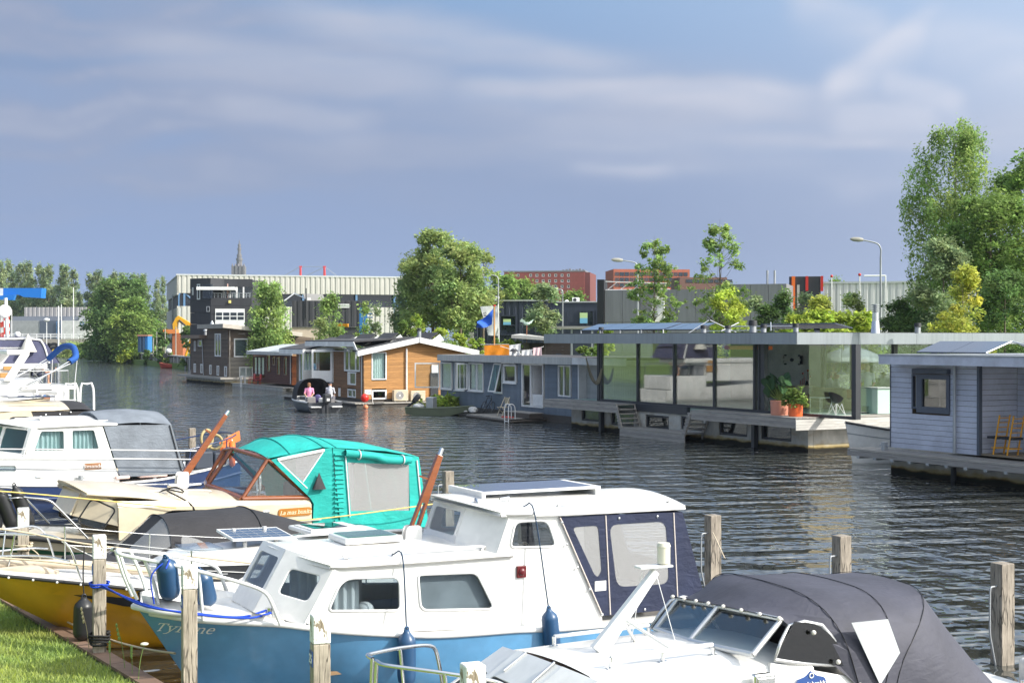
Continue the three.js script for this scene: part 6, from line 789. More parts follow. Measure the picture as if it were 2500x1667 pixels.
// --- cream roofed cruiser behind it
{
const fr=bankFrame(28.6,0,0),w=1.15;const b=thing('cream_roof_cruiser','cream cruiser with solar panel on its roof and charcoal tent aft','boat','boats moored at the grass bank',fr);
const Q=(x,y,z=w)=>P3(fr,Zi,x,y,z);const H={L:8.6,sheer:[[-0.4,1.15],[2,0.85],[8.6,0.8]],beam:[[-0.4,0.02],[0.8,0.8],[2.2,1.2],[7,1.25],[8.6,1.0]],rake:0.7,keel:-0.4};
part(b,'hull',creased(merge(hullShell(H)),1),M.cream);part(b,'deck',deckSheet(H,-0.3,8.5,0,0.03),M.cream);
const r0=Q(0,1200),r1=Q(1110,1185),sb=Q(520,1330);const E=[[r0[0]- 1.2,r0[1]+0.02],[r0[0]+0.5,r0[1]+0.02],[r1[0],r1[1]+0.02]];
part(b,'cabin_roof',roofShell(E,[[E[0][0],0.9],[E[0][0]+0.6,1.2],[r1[0],1.1]],0.2,0.07,12),M.cream);
const side=[[E[0][0]+0.2,tab(H.sheer,2),w],[sb[0]+0.5,0.82,w],[Q(470,1225)[0],r0[1],w],[E[0][0]+0.5,r0[1],w]];const hole=round3([Q(120,1330),Q(520,1320),Q(440,1285),Q(170,1290)],0.05);for(const s of[1,-1]){const f=s>0?(p=>p):flip;const pan=part(b,'cabin_side',PANEL(side.map(f),[],0.04),M.cream);part(pan,'window',PANEL(hole.map(f),[],0.01,0.042*(s>0?1:0)),M.dark);}
const ry=r0[1]+0.2;part(b,'solar_panel',RB(Q(60,1040,0)[0],Q(800,1040,0)[0],ry+0.1,ry+0.14,-0.5,0.4,0.01),M.solar);part(b,'panel_rack',[CY([Q(150,1090,0)[0],ry - 0.02,0.3],[Q(740,1090,0)[0],ry+0.05,0.3],0.02),CY([Q(150,1090,0)[0],ry - 0.02,-0.3],[Q(740,1090,0)[0],ry+0.05,-0.3],0.02)],M.cream);part(b,'roof_rail',CY([Q(140,1180,0.9)[0],r0[1]+0.14,0.9],[Q(980,1165,0.9)[0],r0[1]+0.14,0.9],0.014),M.cream);
// tent
const x0=Q(480,1230)[0],x1=Q(1590,1200)[0],ty=Q(1400,1200)[1];part(b,'tent_roof',roofShell([[r1[0]- 0.4,r1[1]],[x1 - 0.25,ty+0.02],[x1,ty - 0.25]],1.12,0.2,0.012,10),M.blackCanvas);for(const s of[1,-1])part(b,'tent_side',PANEL([[x0,r0[1]- 0.05,s*1.14],[x1 - 0.05,ty,s*1.14],[x1+0.15,0.85,s*1.18],[x0+0.6,0.85,s*1.18]],[],0.012),M.blackCanvas);part(b,'tent_back',PANEL([[x1,ty,1.12],[x1,ty,-1.12],[x1+0.2,0.85,-1.15],[x1+0.2,0.85,1.15]],[],0.012),M.blackCanvas);
part(b,'tent_stud',[[720,1258],[945,1250],[1117,1220],[1437,1220]].map(q=>{const p=Q(...q,1.17);return SPH(p[0],p[1],p[2]+0.01,0.03,1,1,0.6,8);}),M.chrome);{const q=round3([Q(1040,1390),Q(1460,1390),Q(1450,1288),Q(1080,1300)],0.06);part(b,'tent_window',PANEL(q.map(p=>[p[0],p[1],1.19]),[],0.006),M.vinyl);}
}
// --- flybridge cruiser with raked arch and blue rolled bimini
const K1=bankFrame(40,-1,0);
{
const fr=K1,w=1.5;const b=thing('arch_cruiser','white cruiser with raked radar arch, stern ladder and rolled blue sunshade','boat','boats moored at the grass bank',fr);
const Q=(x,y,z=w)=>P3(fr,Zi,x,y,z);const stern=Q(1200,860)[0];
const H={L:stern+0.6,sheer:[[0,1.7],[4,1.35],[stern+0.6,1.2]],beam:[[0,0.02],[1.5,1.0],[4,1.6],[stern,1.6],[stern+0.6,1.5]],rake:1,keel:-0.5};
part(b,'hull',creased(merge(hullShell(H)),1),M.white);part(b,'deck',deckSheet(H,0.1,stern+0.5,0,0.02),M.white);
const a0=Q(40,720),a1=Q(180,720),a2=Q(480,300),a3=Q(350,280);for(const s of[1,-1])part(b,'radar_arch',PANEL([a0,a1,[a2[0],a2[1],1.3],[a3[0],a3[1],1.3]].map(p=>[p[0],p[1],s*p[2]]),[],0.14,-0.07),M.white);part(b,'arch_top',RB(a3[0]- 0.5,a2[0],a3[1]- 0.05,a3[1]+0.12,-1.4,1.4,0.05),M.white);
part(b,'superstructure',roofShell([[2,2.6],[4,Q(0,730)[1]],[a1[0]+0.9,Q(270,725)[1]]],1.4,0.08,1.2,8),M.white);part(b,'cabin_block',RB(a1[0]+0.5,Q(330,900)[0],1.2,Q(300,815)[1],-1.35,1.35,0.06),M.white);
part(b,'aft_cabin',RB(Q(350,900)[0],Q(940,900)[0],1.2,Q(600,880)[1],-1.3,1.3,0.08),M.white);part(b,'folded_tent',RB(Q(380,900)[0],Q(860,900)[0],Q(600,882)[1],Q(600,865)[1],-1.2,1.2,0.03),M.blackCanvas);
part(b,'brown_cushion',RB(Q(690,1000)[0],Q(805,1000)[0],Q(700,1030)[1],Q(700,968)[1],1.2,1.45,0.03),mat([0.32,0.13,0.07],0.7));
const yt=Q(600,810)[1],ym=Q(600,850)[1],xr=Q(330,810)[0];for(const s of[1,-1])part(b,'stern_rail',[BAR([[xr,yt,s*w],[stern,yt - 0.02,s*w]],0.028),BAR([[xr,ym,s*w],[stern,ym,s*w]],0.028),...[575,965,1180].map(x=>CY([Q(x,850)[0],1.2,s*w],[Q(x,850)[0],yt,s*w],0.028)),BAR([[Q(890,1030)[0],Q(890,1030)[1],s*w],[stern,Q(890,1030)[1],s*w]],0.022)],M.whiteflat);part(b,'stern_rail',BAR([[stern,yt,w],[stern,yt,-w]],0.028),M.whiteflat);
part(b,'stern_ladder',[0,0.55].map(d=>TB([[stern - 0.3+d,0.1,1.2],[stern - 0.3+d,yt - 0.15,1.2],[stern - 0.1+d,yt+0.05,1.2],[stern+0.15+d,yt - 0.15,1.2],[stern+0.15+d,0.1,1.2]],0.04,30)),M.whiteflat);
// bimini: folded hoops with rolled canvas
const hb=Q(350,800,w),ht=Q(1210,395,w),hf=Q(985,335,-w);for(const s of[1,-1])part(b,'sunshade_hoop',[BAR([[hb[0],hb[1],s*w],[ht[0],ht[1],s*w]],0.028),BAR([[hb[0]+0.2,hb[1],s*w],[ht[0]- 0.15,ht[1]+0.04,s*w]],0.024)],M.chrome);part(b,'sunshade_roll',smooth(TB([[ht[0]- 0.25,ht[1]- 0.05,w+0.02],[ht[0],ht[1]+0.12,w - 0.1],[ht[0]+0.12,ht[1]+0.42,0.8],[ht[0]+0.14,ht[1]+0.5,0],[ht[0]+0.12,ht[1]+0.42,-0.8],[ht[0]- 0.1,ht[1]+0.05,-w]],0.11,50,10)),M.blueCanvas);part(b,'sunshade_strap',[BAR([[ht[0]+0.02,ht[1],w],[Q(1180,800)[0],yt,w]],0.012),BAR([[ht[0]+0.02,ht[1],-w],[stern,yt,-w]],0.012)],M.whiteflat);
}
// --- large motor yacht with blue tented bridge
const K2=bankFrame(66,-2,0);
{
const fr=K2,w=1.9;const b=thing('motor_yacht','large white motor yacht with dark blue tented bridge and aft sun deck','boat','boats moored at the grass bank',fr);
const Q=(x,y,z=w)=>P3(fr,Zi,x,y,z);const aft=Q(950,700)[0],yd=Q(700,790)[1],L=aft+0.8;
const H={L,sheer:[[0,2.2],[4,1.7],[L,yd - 0.9]],beam:[[0,0.02],[2,1.3],[5,2.0],[L,1.9]],rake:1.4,keel:-0.6};
part(b,'hull',creased(merge(hullShell(H)),1),M.white);part(b,'aft_deck',RB(Q(270,750)[0],aft+0.5,yd - 0.9,yd,-1.85,1.85,0.06),M.white);part(b,'deck_rail',[1,-1].map(s=>BAR([[Q(270,700)[0],yd+0.75,s*1.8],[aft+0.45,yd+0.75,s*1.8],[aft+0.45,yd,s*1.8]],0.03)).concat([0,1,2,3].map(i=>CY([lerp(Q(270,700)[0],aft+0.45,i / 4),yd,1.8],[lerp(Q(270,700)[0],aft+0.45,i / 4),yd+0.75,1.8],0.025))),M.chrome);
const ysp=Q(300,520)[1],ytop=Q(400,70)[1],x0=Q(-300,300)[0],x1=Q(660,300)[0],yc=Q(300,440)[1];
part(b,'deckhouse',[RB(x0 - 3,Q(760,500)[0],ysp - 0.05,yc,-1.8,1.8,0.08),RB(x0 - 3,Q(260,600)[0],1.3,ysp,-1.7,1.7,0.06)],M.white);part(b,'saloon_door',RB(Q(270,600)[0],Q(500,600)[0],yd,ysp - 0.05,-1.5,1.5,0.02),mat([0.25,0.26,0.28],0.3));part(b,'wood_trim',[RB(Q(50,500)[0],Q(230,500)[0],Q(100,545)[1],Q(100,485)[1],1.8,1.86,0.01),RB(Q(0,640)[0],Q(250,640)[0],Q(100,720)[1],Q(100,590)[1],1.7,1.8,0.02)],wood([0.5,0.26,0.08]));
M.violetCanvas=canvas([0.075,0.08,0.15]);
for(const s of[1,-1]){const f=p=>[p[0],p[1],s*p[2]];const wn=[[x0+0.4,yc+0.75,1.74],[x1 - 0.5,yc+0.75,1.74],[x1 - 0.6,ytop - 0.35,1.7],[x0+0.4,ytop - 0.35,1.7]];const pan=part(b,'bridge_tent',PANEL([[x0,yc,1.74],[x1+0.9,yc,1.74],[x1+0.3,ytop - 0.2,1.7],[x1,ytop,1.66],[x0,ytop,1.66]].map(f),[wn.map(f)],0.015),M.violetCanvas);part(pan,'tent_window',PANEL(wn.map(f),[],0.005),M.vinyl);}
part(b,'tent_roof',roofShell([[x0,ytop],[x1,ytop],[x1+0.6,ytop - 0.5]],1.68,0.12,0.02,10),M.violetCanvas);part(b,'tent_back',PANEL([[x1+0.3,ytop - 0.2,1.7],[x1+0.3,ytop - 0.2,-1.7],[x1+1.0,yc,-1.74],[x1+1.0,yc,1.74]],[],0.015),M.violetCanvas);part(b,'tent_hoop',TB([[x0,ytop+0.06,1.7],[x1 - 0.4,ytop+0.06,1.72],[x1+0.1,ytop - 0.2,1.74],[x1+0.4,yc,1.78]],0.05,30),M.whiteflat);
part(b,'antenna',[CY([Q(330,250)[0],ytop,0],[Q(330,0)[0],ytop+1.6,0],0.02),CY([Q(230,0)[0],ytop,0.4],[Q(200,-100)[0],ytop+2.2,0.4],0.09),SPH(Q(360,75)[0],ytop+0.3,0.8,0.16),SPH(Q(180,0)[0],ytop+1.5,0.5,0.35,1,1,0.3)],M.whiteflat);
part(b,'flag_cloth',aim(new THREE.ConeGeometry(0.45,0.95,8).translate(0,0.4,0),[Q(435,230)[0],Q(435,230)[1],1.95],[Q(435,100)[0],Q(435,100)[1],1.95]),mat([0.55,0.53,0.48],0.8));
K2.info={yd,Q,aft};
}
// ---------- trees and shrubs ----------
const leafMat=(c,t=0.4)=>new THREE.MeshPhysicalMaterial({color:rgb(...c),roughness:1,transmission:t,thickness:0,vertexColors:true,side:THREE.DoubleSide,specularIntensity:0.2});
const LEAF={mid:leafMat([0.23,0.34,0.085]),dark:leafMat([0.15,0.245,0.075]),fresh:leafMat([0.34,0.46,0.08]),yellow:leafMat([0.52,0.56,0.11]),lime:leafMat([0.44,0.54,0.085]),olive:leafMat([0.34,0.43,0.15]),grey:leafMat([0.29,0.375,0.18]),birch:leafMat([0.31,0.43,0.13]),poplar:leafMat([0.30,0.37,0.19])};
const BARK={brown:wood([0.16,0.125,0.09]),pale:wood([0.36,0.33,0.28]),dark:wood([0.075,0.06,0.048])};
// crown of leaf faces gathered in clumps; env(t) gives the radius at a share t of the crown's height
function crownGeo({h0,h1,env,clumps,leaves,size,clump,seed,droop=0,hollow=0.45,flat=1,sway=0,lean=0}){
const r=rng(seed),pos=[],nor=[],col=[],tips=[];const n=V(),a=V(),b=V(),q=V();
let rmax=0;for(let i=0;i<=20;i++)rmax=Math.max(rmax,env(i / 20));
// limbs' ends: lobes of uneven size that carry the clumps, so that the outline is broken and gaps stay between them
const lobes=[],nl=Math.max(9,Math.round(Math.sqrt(clumps)*1.9*Math.max(1,(h1 - h0)/(5.5*rmax))));for(let i=0;i<nl;i++){let t,R,tries=0;do{t=i<3?0.9+0.04*i:r();R=env(t);}while(i>2&&r()>(R / rmax)*0.9+0.1&&++tries<30);const an=i*2.4+r()*1.2,k=lerp(0.35,0.92,Math.sqrt(r()));lobes.push([Math.cos(an)*R*k+lean*t,lerp(h0,h1,0.05+0.9*t),Math.sin(an)*R*k,(0.26+0.26*r())*Math.max(R,rmax*0.45),0.8+0.4*r(),(r()- 0.5)*0.14]);}
for(let c=0;c<clumps;c++){
const lb=lobes[Math.floor(r()*nl)],du=r()*6.2832,dv=r()*2 - 1,dr=lb[3]*Math.pow(lerp(hollow,1,r()),0.5),dh=Math.sqrt(1 - dv*dv);
const cx=lb[0]+Math.cos(du)*dh*dr,cz=lb[2]+Math.sin(du)*dh*dr,cy=Math.max(h0*0.6,Math.min(h1,lb[1]+dv*dr*0.8));tips.push([cx,cy,cz]);const tone=lb[4]*(0.78+0.4*r()),yel=lb[5]+(r()- 0.5)*0.18,cs=clump*(0.5+0.8*r());
for(let l=0;l<leaves;l++){
q.set(r()+r()+r()- 1.5,(r()+r()+r()- 1.5)*flat,r()+r()+r()- 1.5).multiplyScalar(cs*0.85);if(droop)q.y -=droop*r()*r()*cs*4;
n.set(r()- 0.5,r()*0.9+0.1,r()- 0.5).normalize();a.set(r()- 0.5,r()- 0.5 -(droop?1.2:0.25),r()- 0.5).cross(n).normalize();b.crossVectors(n,a).normalize();const s=size*(0.4+1.0*r()),w=s*(0.36+0.3*r());const x=cx+q.x,y=cy+q.y,z=cz+q.z;
const p1=[x - b.x*s,y - b.y*s,z - b.z*s],p2=[x+a.x*w,y+a.y*w,z+a.z*w],p3=[x+b.x*s,y+b.y*s,z+b.z*s],p4=[x - a.x*w,y - a.y*w,z - a.z*w];
pos.push(...p1,...p2,...p3,...p1,...p3,...p4);for(let i=0;i<6;i++)nor.push(n.x,n.y,n.z);const v=tone*(0.8+0.4*r()),cr=v*(1+yel),cg=v,cb=v*(1 - yel*0.6);for(let i=0;i<6;i++)col.push(cr,cg,cb);
}
}
const g=new THREE.BufferGeometry();g.setAttribute('position',new THREE.Float32BufferAttribute(pos,3));g.setAttribute('normal',new THREE.Float32BufferAttribute(nor,3));g.setAttribute('color',new THREE.Float32BufferAttribute(col,3));g.setAttribute('uv',new THREE.Float32BufferAttribute(new Float32Array(pos.length / 3*2),2));return{g,tips};
}
function trunkGeo(h,r0,tips,limbs,seed,h0,lean=0){
const r=rng(seed+5),gs=[];const P=t=>V(lean*t*t*0.8+0.06*r0*Math.sin(t*7)*8*r0,h*t,0.1*r0*Math.cos(t*5)*6*r0);const N=7;for(let i=0;i<N;i++)gs.push(CY(P(i / N),P((i+1)/ N+0.004),r0*Math.pow(1 - i / N*0.92,1.1),r0*Math.pow(1 -(i+1)/ N*0.92,1.1),7,true));
for(let i=0;i<limbs&&i<tips.length;i++){const e=tips[Math.floor(r()*tips.length)];const ty=clamp((e[1]- Math.hypot(e[0],e[2])*(0.7+0.5*r()))/ h,h0 / h*0.85,0.9);const s=P(ty),m=s.clone().lerp(V(...e),0.5).add(V(0,-0.03*h*r(),0));const rr=r0*(0.36 - 0.22*ty);gs.push(CY(s,m,rr,rr*0.6,5,true),CY(m,V(...e),rr*0.6,rr*0.18,5,true));}
return merge(gs);
}
const ENV={round:R=>t=>R*Math.pow(Math.max(0,1 - Math.pow(Math.abs(t*2 - 0.85)/ 1.16,2.3)),0.5),column:R=>t=>R*Math.pow(Math.sin(Math.PI*clamp(0.06+0.94*Math.pow(t,0.7))),0.7)*(1 - 0.25*t),cone:R=>t=>R*(0.25+0.75*Math.pow(1 - t,0.8))*Math.min(1,0.35+t*4),open:R=>t=>R*(0.45+0.55*Math.sin(Math.PI*Math.pow(t,0.8)))*(1 - 0.25*t),dome:R=>t=>R*Math.sqrt(Math.max(0,1 - t*t*0.96)),weep:R=>t=>R*(0.75+0.25*Math.sin(t*3.1))*Math.pow(Math.max(0,1 - Math.pow(t,5)),0.5)};
function treeAt(name,label,cat,group,[u,D,vTop,halfPx],o){
const gy=o.gy??0.74,x=(u - UC)/ FP*D,h=EYE -(vTop - VH)/ FP*D - gy,R=halfPx / FP*D;const seed=o.seed||Math.round(u*3+D);
const h0=h*(o.low??0.3),e=ENV[o.env||'round'](R);
const{g,tips}=crownGeo({h0,h1:h*0.985,env:e,clumps:o.clumps||260,leaves:o.leaves||34,size:o.size||0.13,clump:o.clump||R*0.24,seed,droop:o.droop||0,hollow:o.hollow??0.4,flat:o.flat||0.8,lean:o.lean||0});
const t=thing(name,label,cat,group);t.position.set(x,gy,-D);t.rotation.y=o.ry||0;
part(t,'trunk',trunkGeo(h*(o.trunkTop||0.9),o.r||Math.max(0.05,h*0.016),tips,o.limbs??26,seed,h0,o.lean||0),BARK[o.bark||'brown'],{turn:true});
const c=part(t,'crown',g,LEAF[o.leaf||'mid'],{keepUV:true});c.userData.kind=undefined;delete c.userData.kind;
return t;
}
// far poplars beyond the bridge
{
const tops=[[5,240,30],[90,208,46],[40,300,40],[150,360,38],[215,248,42],[275,246,40],[322,246,36],[350,400,34],[440,263,46],[490,330,36],[545,263,46],[625,500,36],[700,283,40],[738,276,44],[825,320,46],[885,600,30],[1010,365,44],[1072,350,40],[1108,348,40],[1145,410,30],[1280,348,46],[1375,382,42],[1500,370,44],[1545,395,34],[1605,392,44],[1830,404,30],[1765,440,28]];
const protos=[0,1,2].map(k=>{const{g,tips}=crownGeo({h0:1.2,h1:24,env:ENV.column(2.6),clumps:330,leaves:16,size:0.34,clump:0.75,seed:300+k,hollow:0.3,flat:1.5});return{g,tr:metreUV(trunkGeo(20,0.32,tips,10,310+k,2),true)};});
tops.forEach(([zx,zy,w],i)=>{const[u,v]=Z1(zx,zy),D=415+(i*37 % 40);const p=protos[i % 3];const h=EYE -(v - VH)/ FP*D - 0.7;const t=thing('poplar_tree','slender green poplar in the row beyond the bridge','tree','poplars beyond the bridge');t.position.set((u - UC)/ FP*D,0.7,-D);t.rotation.y=i*1.3;const sx=w / 46*1.25;t.scale.set(sx,h / 24,sx);part(t,'trunk',p.tr,BARK.brown,{keepUV:true});part(t,'crown',p.g,LEAF.poplar,{keepUV:true});});
treeAt('poplar_tree','poplar tip showing over the factory roof beside the dark house','tree',null,[525,330,657,10],{env:'column',low:0.1,clumps:60,leaves:26,size:0.28,leaf:'poplar',seed:5});
}
// dark trees on the far quay
treeAt('quay_tree','broad dark green tree spreading over the far quay','tree','trees on the far quay',[300,252,677,78],{env:'round',low:0.02,clumps:620,leaves:40,size:0.30,clump:1.5,leaf:'dark',seed:41,hollow:0.6});
treeAt('quay_tree','dark green tree hanging over the water beside the bridge','tree','trees on the far quay',[258,262,704,52],{env:'dome',low:0.0,clumps:380,leaves:36,size:0.30,clump:1.4,leaf:'dark',seed:42,hollow:0.6});
treeAt('quay_tree','rounded lighter green tree standing before the dark quay trees','tree','trees on the far quay',[322,238,728,51],{env:'round',low:0.06,clumps:420,leaves:40,size:0.25,clump:1.1,leaf:'mid',seed:43,hollow:0.65});
[['bramble bush low by the bridge abutment',175,318,838,34,'olive'],['green bush between the bridge and the quay trees',210,290,838,30,'mid'],['pale yellow green bush on the far quay edge',318,236,832,26,'lime'],['dark creeper hanging down the far quay wall',315,240,858,26,'dark'],['narrow ivy clump on the far quay wall',357,222,852,8,'dark'],['rose bush with white blooms in the quay garden',396,205,800,24,'dark'],['green bush in the quay garden behind the digger',455,190,790,16,'dark'],['tuft of grass on the quay edge by the garden',410,205,857,16,'olive'],['dark bushes under the quay tree canopy',255,262,820,36,'dark']].forEach(([l,u,D,v,w,leaf],i)=>treeAt('quay_bush',l,'bush','bushes on the far quay',[u,D,v,w],{env:'dome',low:0,clumps:120,leaves:30,size:0.22,clump:w / FP*D*0.3,leaf,limbs:6,gy:i===3||i===4?0.05:i===7?0.6:0.3,seed:60+i,trunkTop:0.5,r:0.05}));
// trees between the houseboats and the works
treeAt('birch_tree','light green drooping birch behind the weathered houseboat','tree','trees behind the houseboats',[...(()=>{const[u,v]=Z2(1130,415);return[u,128,v,62];})()],{env:'cone',low:0.1,clumps:420,leaves:34,size:0.15,clump:0.65,droop:0.5,leaf:'birch',bark:'pale',seed:71});
treeAt('birch_tree','thin birch beside the orange digger bucket','tree','trees behind the houseboats',[...(()=>{const[u,v]=Z2(1655,515);return[u,122,v,40];})()],{env:'cone',low:0.1,clumps:170,leaves:26,size:0.14,clump:0.55,droop:0.6,leaf:'birch',bark:'pale',seed:72});
treeAt('birch_tree','feathery birch sapling beside the blue posts','tree','trees behind the houseboats',[...(()=>{const[u,v]=Z2(1950,600);return[u,120,v,17];})()],{env:'open',low:0.12,clumps:70,leaves:20,size:0.13,clump:0.4,leaf:'birch',bark:'pale',seed:73});
treeAt('birch_tree','sparse sapling against the pale factory wall','tree','trees behind the houseboats',[...(()=>{const[u,v]=Z2(2055,590);return[u,118,v,18];})()],{env:'open',low:0.12,clumps:70,leaves:20,size:0.13,clump:0.4,leaf:'grey',bark:'pale',seed:74});
treeAt('willow_bush','dry twiggy willow bush behind the cottage roof','bush','trees behind the houseboats',[...(()=>{const[u,v]=Z2(1570,760);return[u,118,v,24];})()],{env:'dome',low:0.05,clumps:80,leaves:20,size:0.13,clump:0.45,leaf:'olive',seed:75});
{const P=(x,y,D,w)=>{const[u,v]=Z3(x,y);return[u,D,v,w];};
const G='trees behind the gabled houseboat';
treeAt('maple_tree','tall full maple with pale trunk behind the gabled houseboat','tree',G,P(480,60,112,72),{env:'round',low:0.32,clumps:620,leaves:34,size:0.15,clump:0.62,leaf:'olive',seed:81,limbs:40,r:0.2,hollow:0.35});
treeAt('maple_tree','broad maple standing right beside the flag pole','tree',G,P(760,180,108,66),{env:'round',low:0.34,clumps:520,leaves:34,size:0.15,clump:0.6,leaf:'olive',seed:82,limbs:40,r:0.18,hollow:0.35});
treeAt('maple_tree','lower maple crown leaning before the factory wall','tree',G,P(250,330,115,44),{env:'open',low:0.25,clumps:300,leaves:32,size:0.15,clump:0.6,leaf:'grey',seed:83,limbs:30});
treeAt('maple_tree','thin open topped maple behind the white banner','tree',G,P(990,270,118,50),{env:'open',low:0.4,clumps:150,leaves:26,size:0.15,clump:0.5,leaf:'olive',seed:84,limbs:46,r:0.15,hollow:0.2});
for(const[x,y,D,w,l,s]of[[1220,505,165,40,'dense green tree below the brick hotel',85],[1400,580,170,48,'rounded tree hiding the lower hotel windows',86],[1560,640,165,36,'green tree between the hotel and the dark shed',87],[1900,690,180,34,'low tree crown below the hotel corner',88],[940,700,150,50,'dark tree mass behind the maples',89]])treeAt('park_tree',l,'tree','park trees below the hotel',P(x,y,D,w),{env:'round',low:0.15,clumps:260,leaves:32,size:0.2,clump:0.9,leaf:'mid',seed:s,hollow:0.55});
treeAt('hawthorn_tree','small open tree before the dark blue shed','tree',null,P(1600,600,98,48),{env:'open',low:0.36,clumps:190,leaves:30,size:0.12,clump:0.42,leaf:'grey',seed:90,limbs:34,r:0.09,hollow:0.2});
const B='bushes behind the gabled houseboat';for(const[x,y,D,w,leaf,l,s]of[[330,900,103,34,'fresh','tall light green bush behind the flue of the gabled houseboat',91],[180,960,106,24,'mid','green bush behind the panels of the gabled houseboat',92],[560,1060,100,34,'lime','bright yellow green bush behind the gable verge',93],[740,1100,98,32,'lime','lime green bush behind the lower gable verge',94],[880,1160,92,20,'fresh','fresh green bush beside the orange towel',95],[960,1150,94,18,'fresh','green bush behind the orange towel',96],[1250,1165,90,26,'fresh','leafy bush behind the laundry',97],[1120,1160,92,18,'mid','green shrub behind the white sheet',98],[1340,1175,90,18,'mid','dark leafy shrub near the garden shed roof',99],[2000,1235,76,26,'mid','glossy green hedge under the zinc roof',100],[2110,1235,75,18,'mid','glossy green hedge beside the corner post',101],[620,900,118,70,'dark','dark shrubbery under the maples',102],[2230,990,80,22,'lime','bamboo tuft on the bank above the zinc roof',103],[2160,1030,80,14,'lime','bamboo tuft beside the roof vent',104]])treeAt('bank_bush',l,'bush',B,P(x,y,D,w),{env:'dome',low:0,clumps:130,leaves:30,size:0.10,clump:w / FP*D*0.26,leaf,seed:s,limbs:10,r:0.05,trunkTop:0.6,hollow:0.6});}
// behind the glass houseboat
{const P=(x,y,D,w)=>{const[u,v]=Z8(x,y);return[u,D,v,w];};
treeAt('locust_tree','slim airy tree with leaning top before the grey warehouse','tree','airy trees before the warehouse',P(330,155,88,66),{env:'open',low:0.3,clumps:300,leaves:20,size:0.11,clump:0.26,leaf:'birch',seed:111,limbs:70,r:0.08,hollow:0.1,trunkTop:0.98});
treeAt('locust_tree','taller airy tree with a long side branch before the warehouse','tree','airy trees before the warehouse',P(690,62,86,76),{env:'open',low:0.26,clumps:330,leaves:20,size:0.11,clump:0.26,leaf:'birch',seed:112,limbs:80,r:0.085,hollow:0.1,trunkTop:0.98});
const G='bushes along the bank behind the glass houseboat';
for(const[x,y,D,w,leaf,env,l,s]of[[730,432,74,58,'lime','round','yellow green rounded bush beside the airy tree',113],[880,470,82,40,'grey','dome','grey green willow bush between lime bushes',114],[1040,435,80,30,'dark','cone','dark conical bush before the red trimmed sign',115],[1160,455,84,46,'grey','dome','feathery grey green bush below the sign',116],[1250,470,78,46,'yellow','cone','yellow leaved bush behind the lime hedge',117],[1420,460,82,46,'olive','dome','olive bush at the flag pole',118],[960,520,80,46,'dark','dome','dark bush low behind the roof panels',119],[1660,500,78,60,'dark','dome','dark hedge beside the steel flue',120],[1800,560,76,60,'dark','dome','dark hedge beneath the yellow tree',126]])treeAt('bank_bush',l,'bush',G,P(x,y,D,w),{env,low:0.02,clumps:240,leaves:32,size:0.095,clump:0.36,leaf,seed:s,limbs:20,r:0.05,hollow:0.55});
for(const[x,y,w,s,l]of[[1120,600,50,121,'lush lime hedge behind the roof vents'],[1230,560,56,122,'tall lush lime hedge behind the vents'],[1360,575,56,123,'lush lime hedge left of the steel flue'.replace('left of','next to')],[1470,580,44,124,'lush lime hedge right by the steel flue'.replace('right by','touching')]])treeAt('lime_hedge',l,'hedge','lime hedge behind the glass houseboat',P(x,y,66,w),{env:'dome',low:0.3,clumps:200,leaves:32,size:0.13,clump:0.34,leaf:'lime',seed:s,limbs:10,r:0.04,hollow:0.6});
treeAt('golden_tree','small golden yellow tree behind the pale blue houseboat','tree',null,P(2020,325,64,78),{env:'cone',low:0.3,clumps:230,leaves:30,size:0.10,clump:0.32,leaf:'yellow',seed:125,limbs:40,r:0.06,hollow:0.3});
const T='tall trees at the end of the bank';
treeAt('weeping_birch','tall weeping birch with long hanging tresses','tree',T,[2335,82,262,118],{env:'weep',low:0.36,clumps:640,leaves:50,size:0.10,clump:0.42,droop:2.2,flat:1.0,leaf:'birch',bark:'pale',seed:131,limbs:60,r:0.24,hollow:0.5});
treeAt('bank_tree','dense mid green tree before the weeping birch','tree',T,[2420,76,440,128],{env:'round',low:0.05,clumps:900,leaves:38,size:0.11,clump:0.55,leaf:'mid',seed:132,hollow:0.55});
treeAt('bank_tree','blue green feathery tree below the weeping birch','tree',T,[2305,74,560,74],{env:'dome',low:0.02,clumps:520,leaves:38,size:0.10,clump:0.5,leaf:'grey',seed:133,hollow:0.55});
treeAt('bank_tree','tall dark tree towering behind the pale blue houseboat','tree',T,[2510,78,330,96],{env:'round',low:0.15,clumps:560,leaves:36,size:0.12,clump:0.6,leaf:'mid',seed:134,hollow:0.5});
treeAt('bank_tree','dark green tree low behind the golden tree','tree',T,[2455,70,640,96],{env:'dome',low:0.0,clumps:420,leaves:36,size:0.10,clump:0.45,leaf:'dark',seed:135,hollow:0.55});
treeAt('bank_tree','dark green tree beside the bright sign wall','tree',T,[2235,84,700,40],{env:'dome',low:0.0,clumps:300,leaves:36,size:0.11,clump:0.45,leaf:'dark',seed:136,hollow:0.55});
treeAt('far_tree','distant tree crown above the white warehouse roof','tree',null,[2040,190,672,30],{env:'dome',low:0.2,clumps:120,leaves:26,size:0.22,clump:0.8,leaf:'mid',seed:137});
}
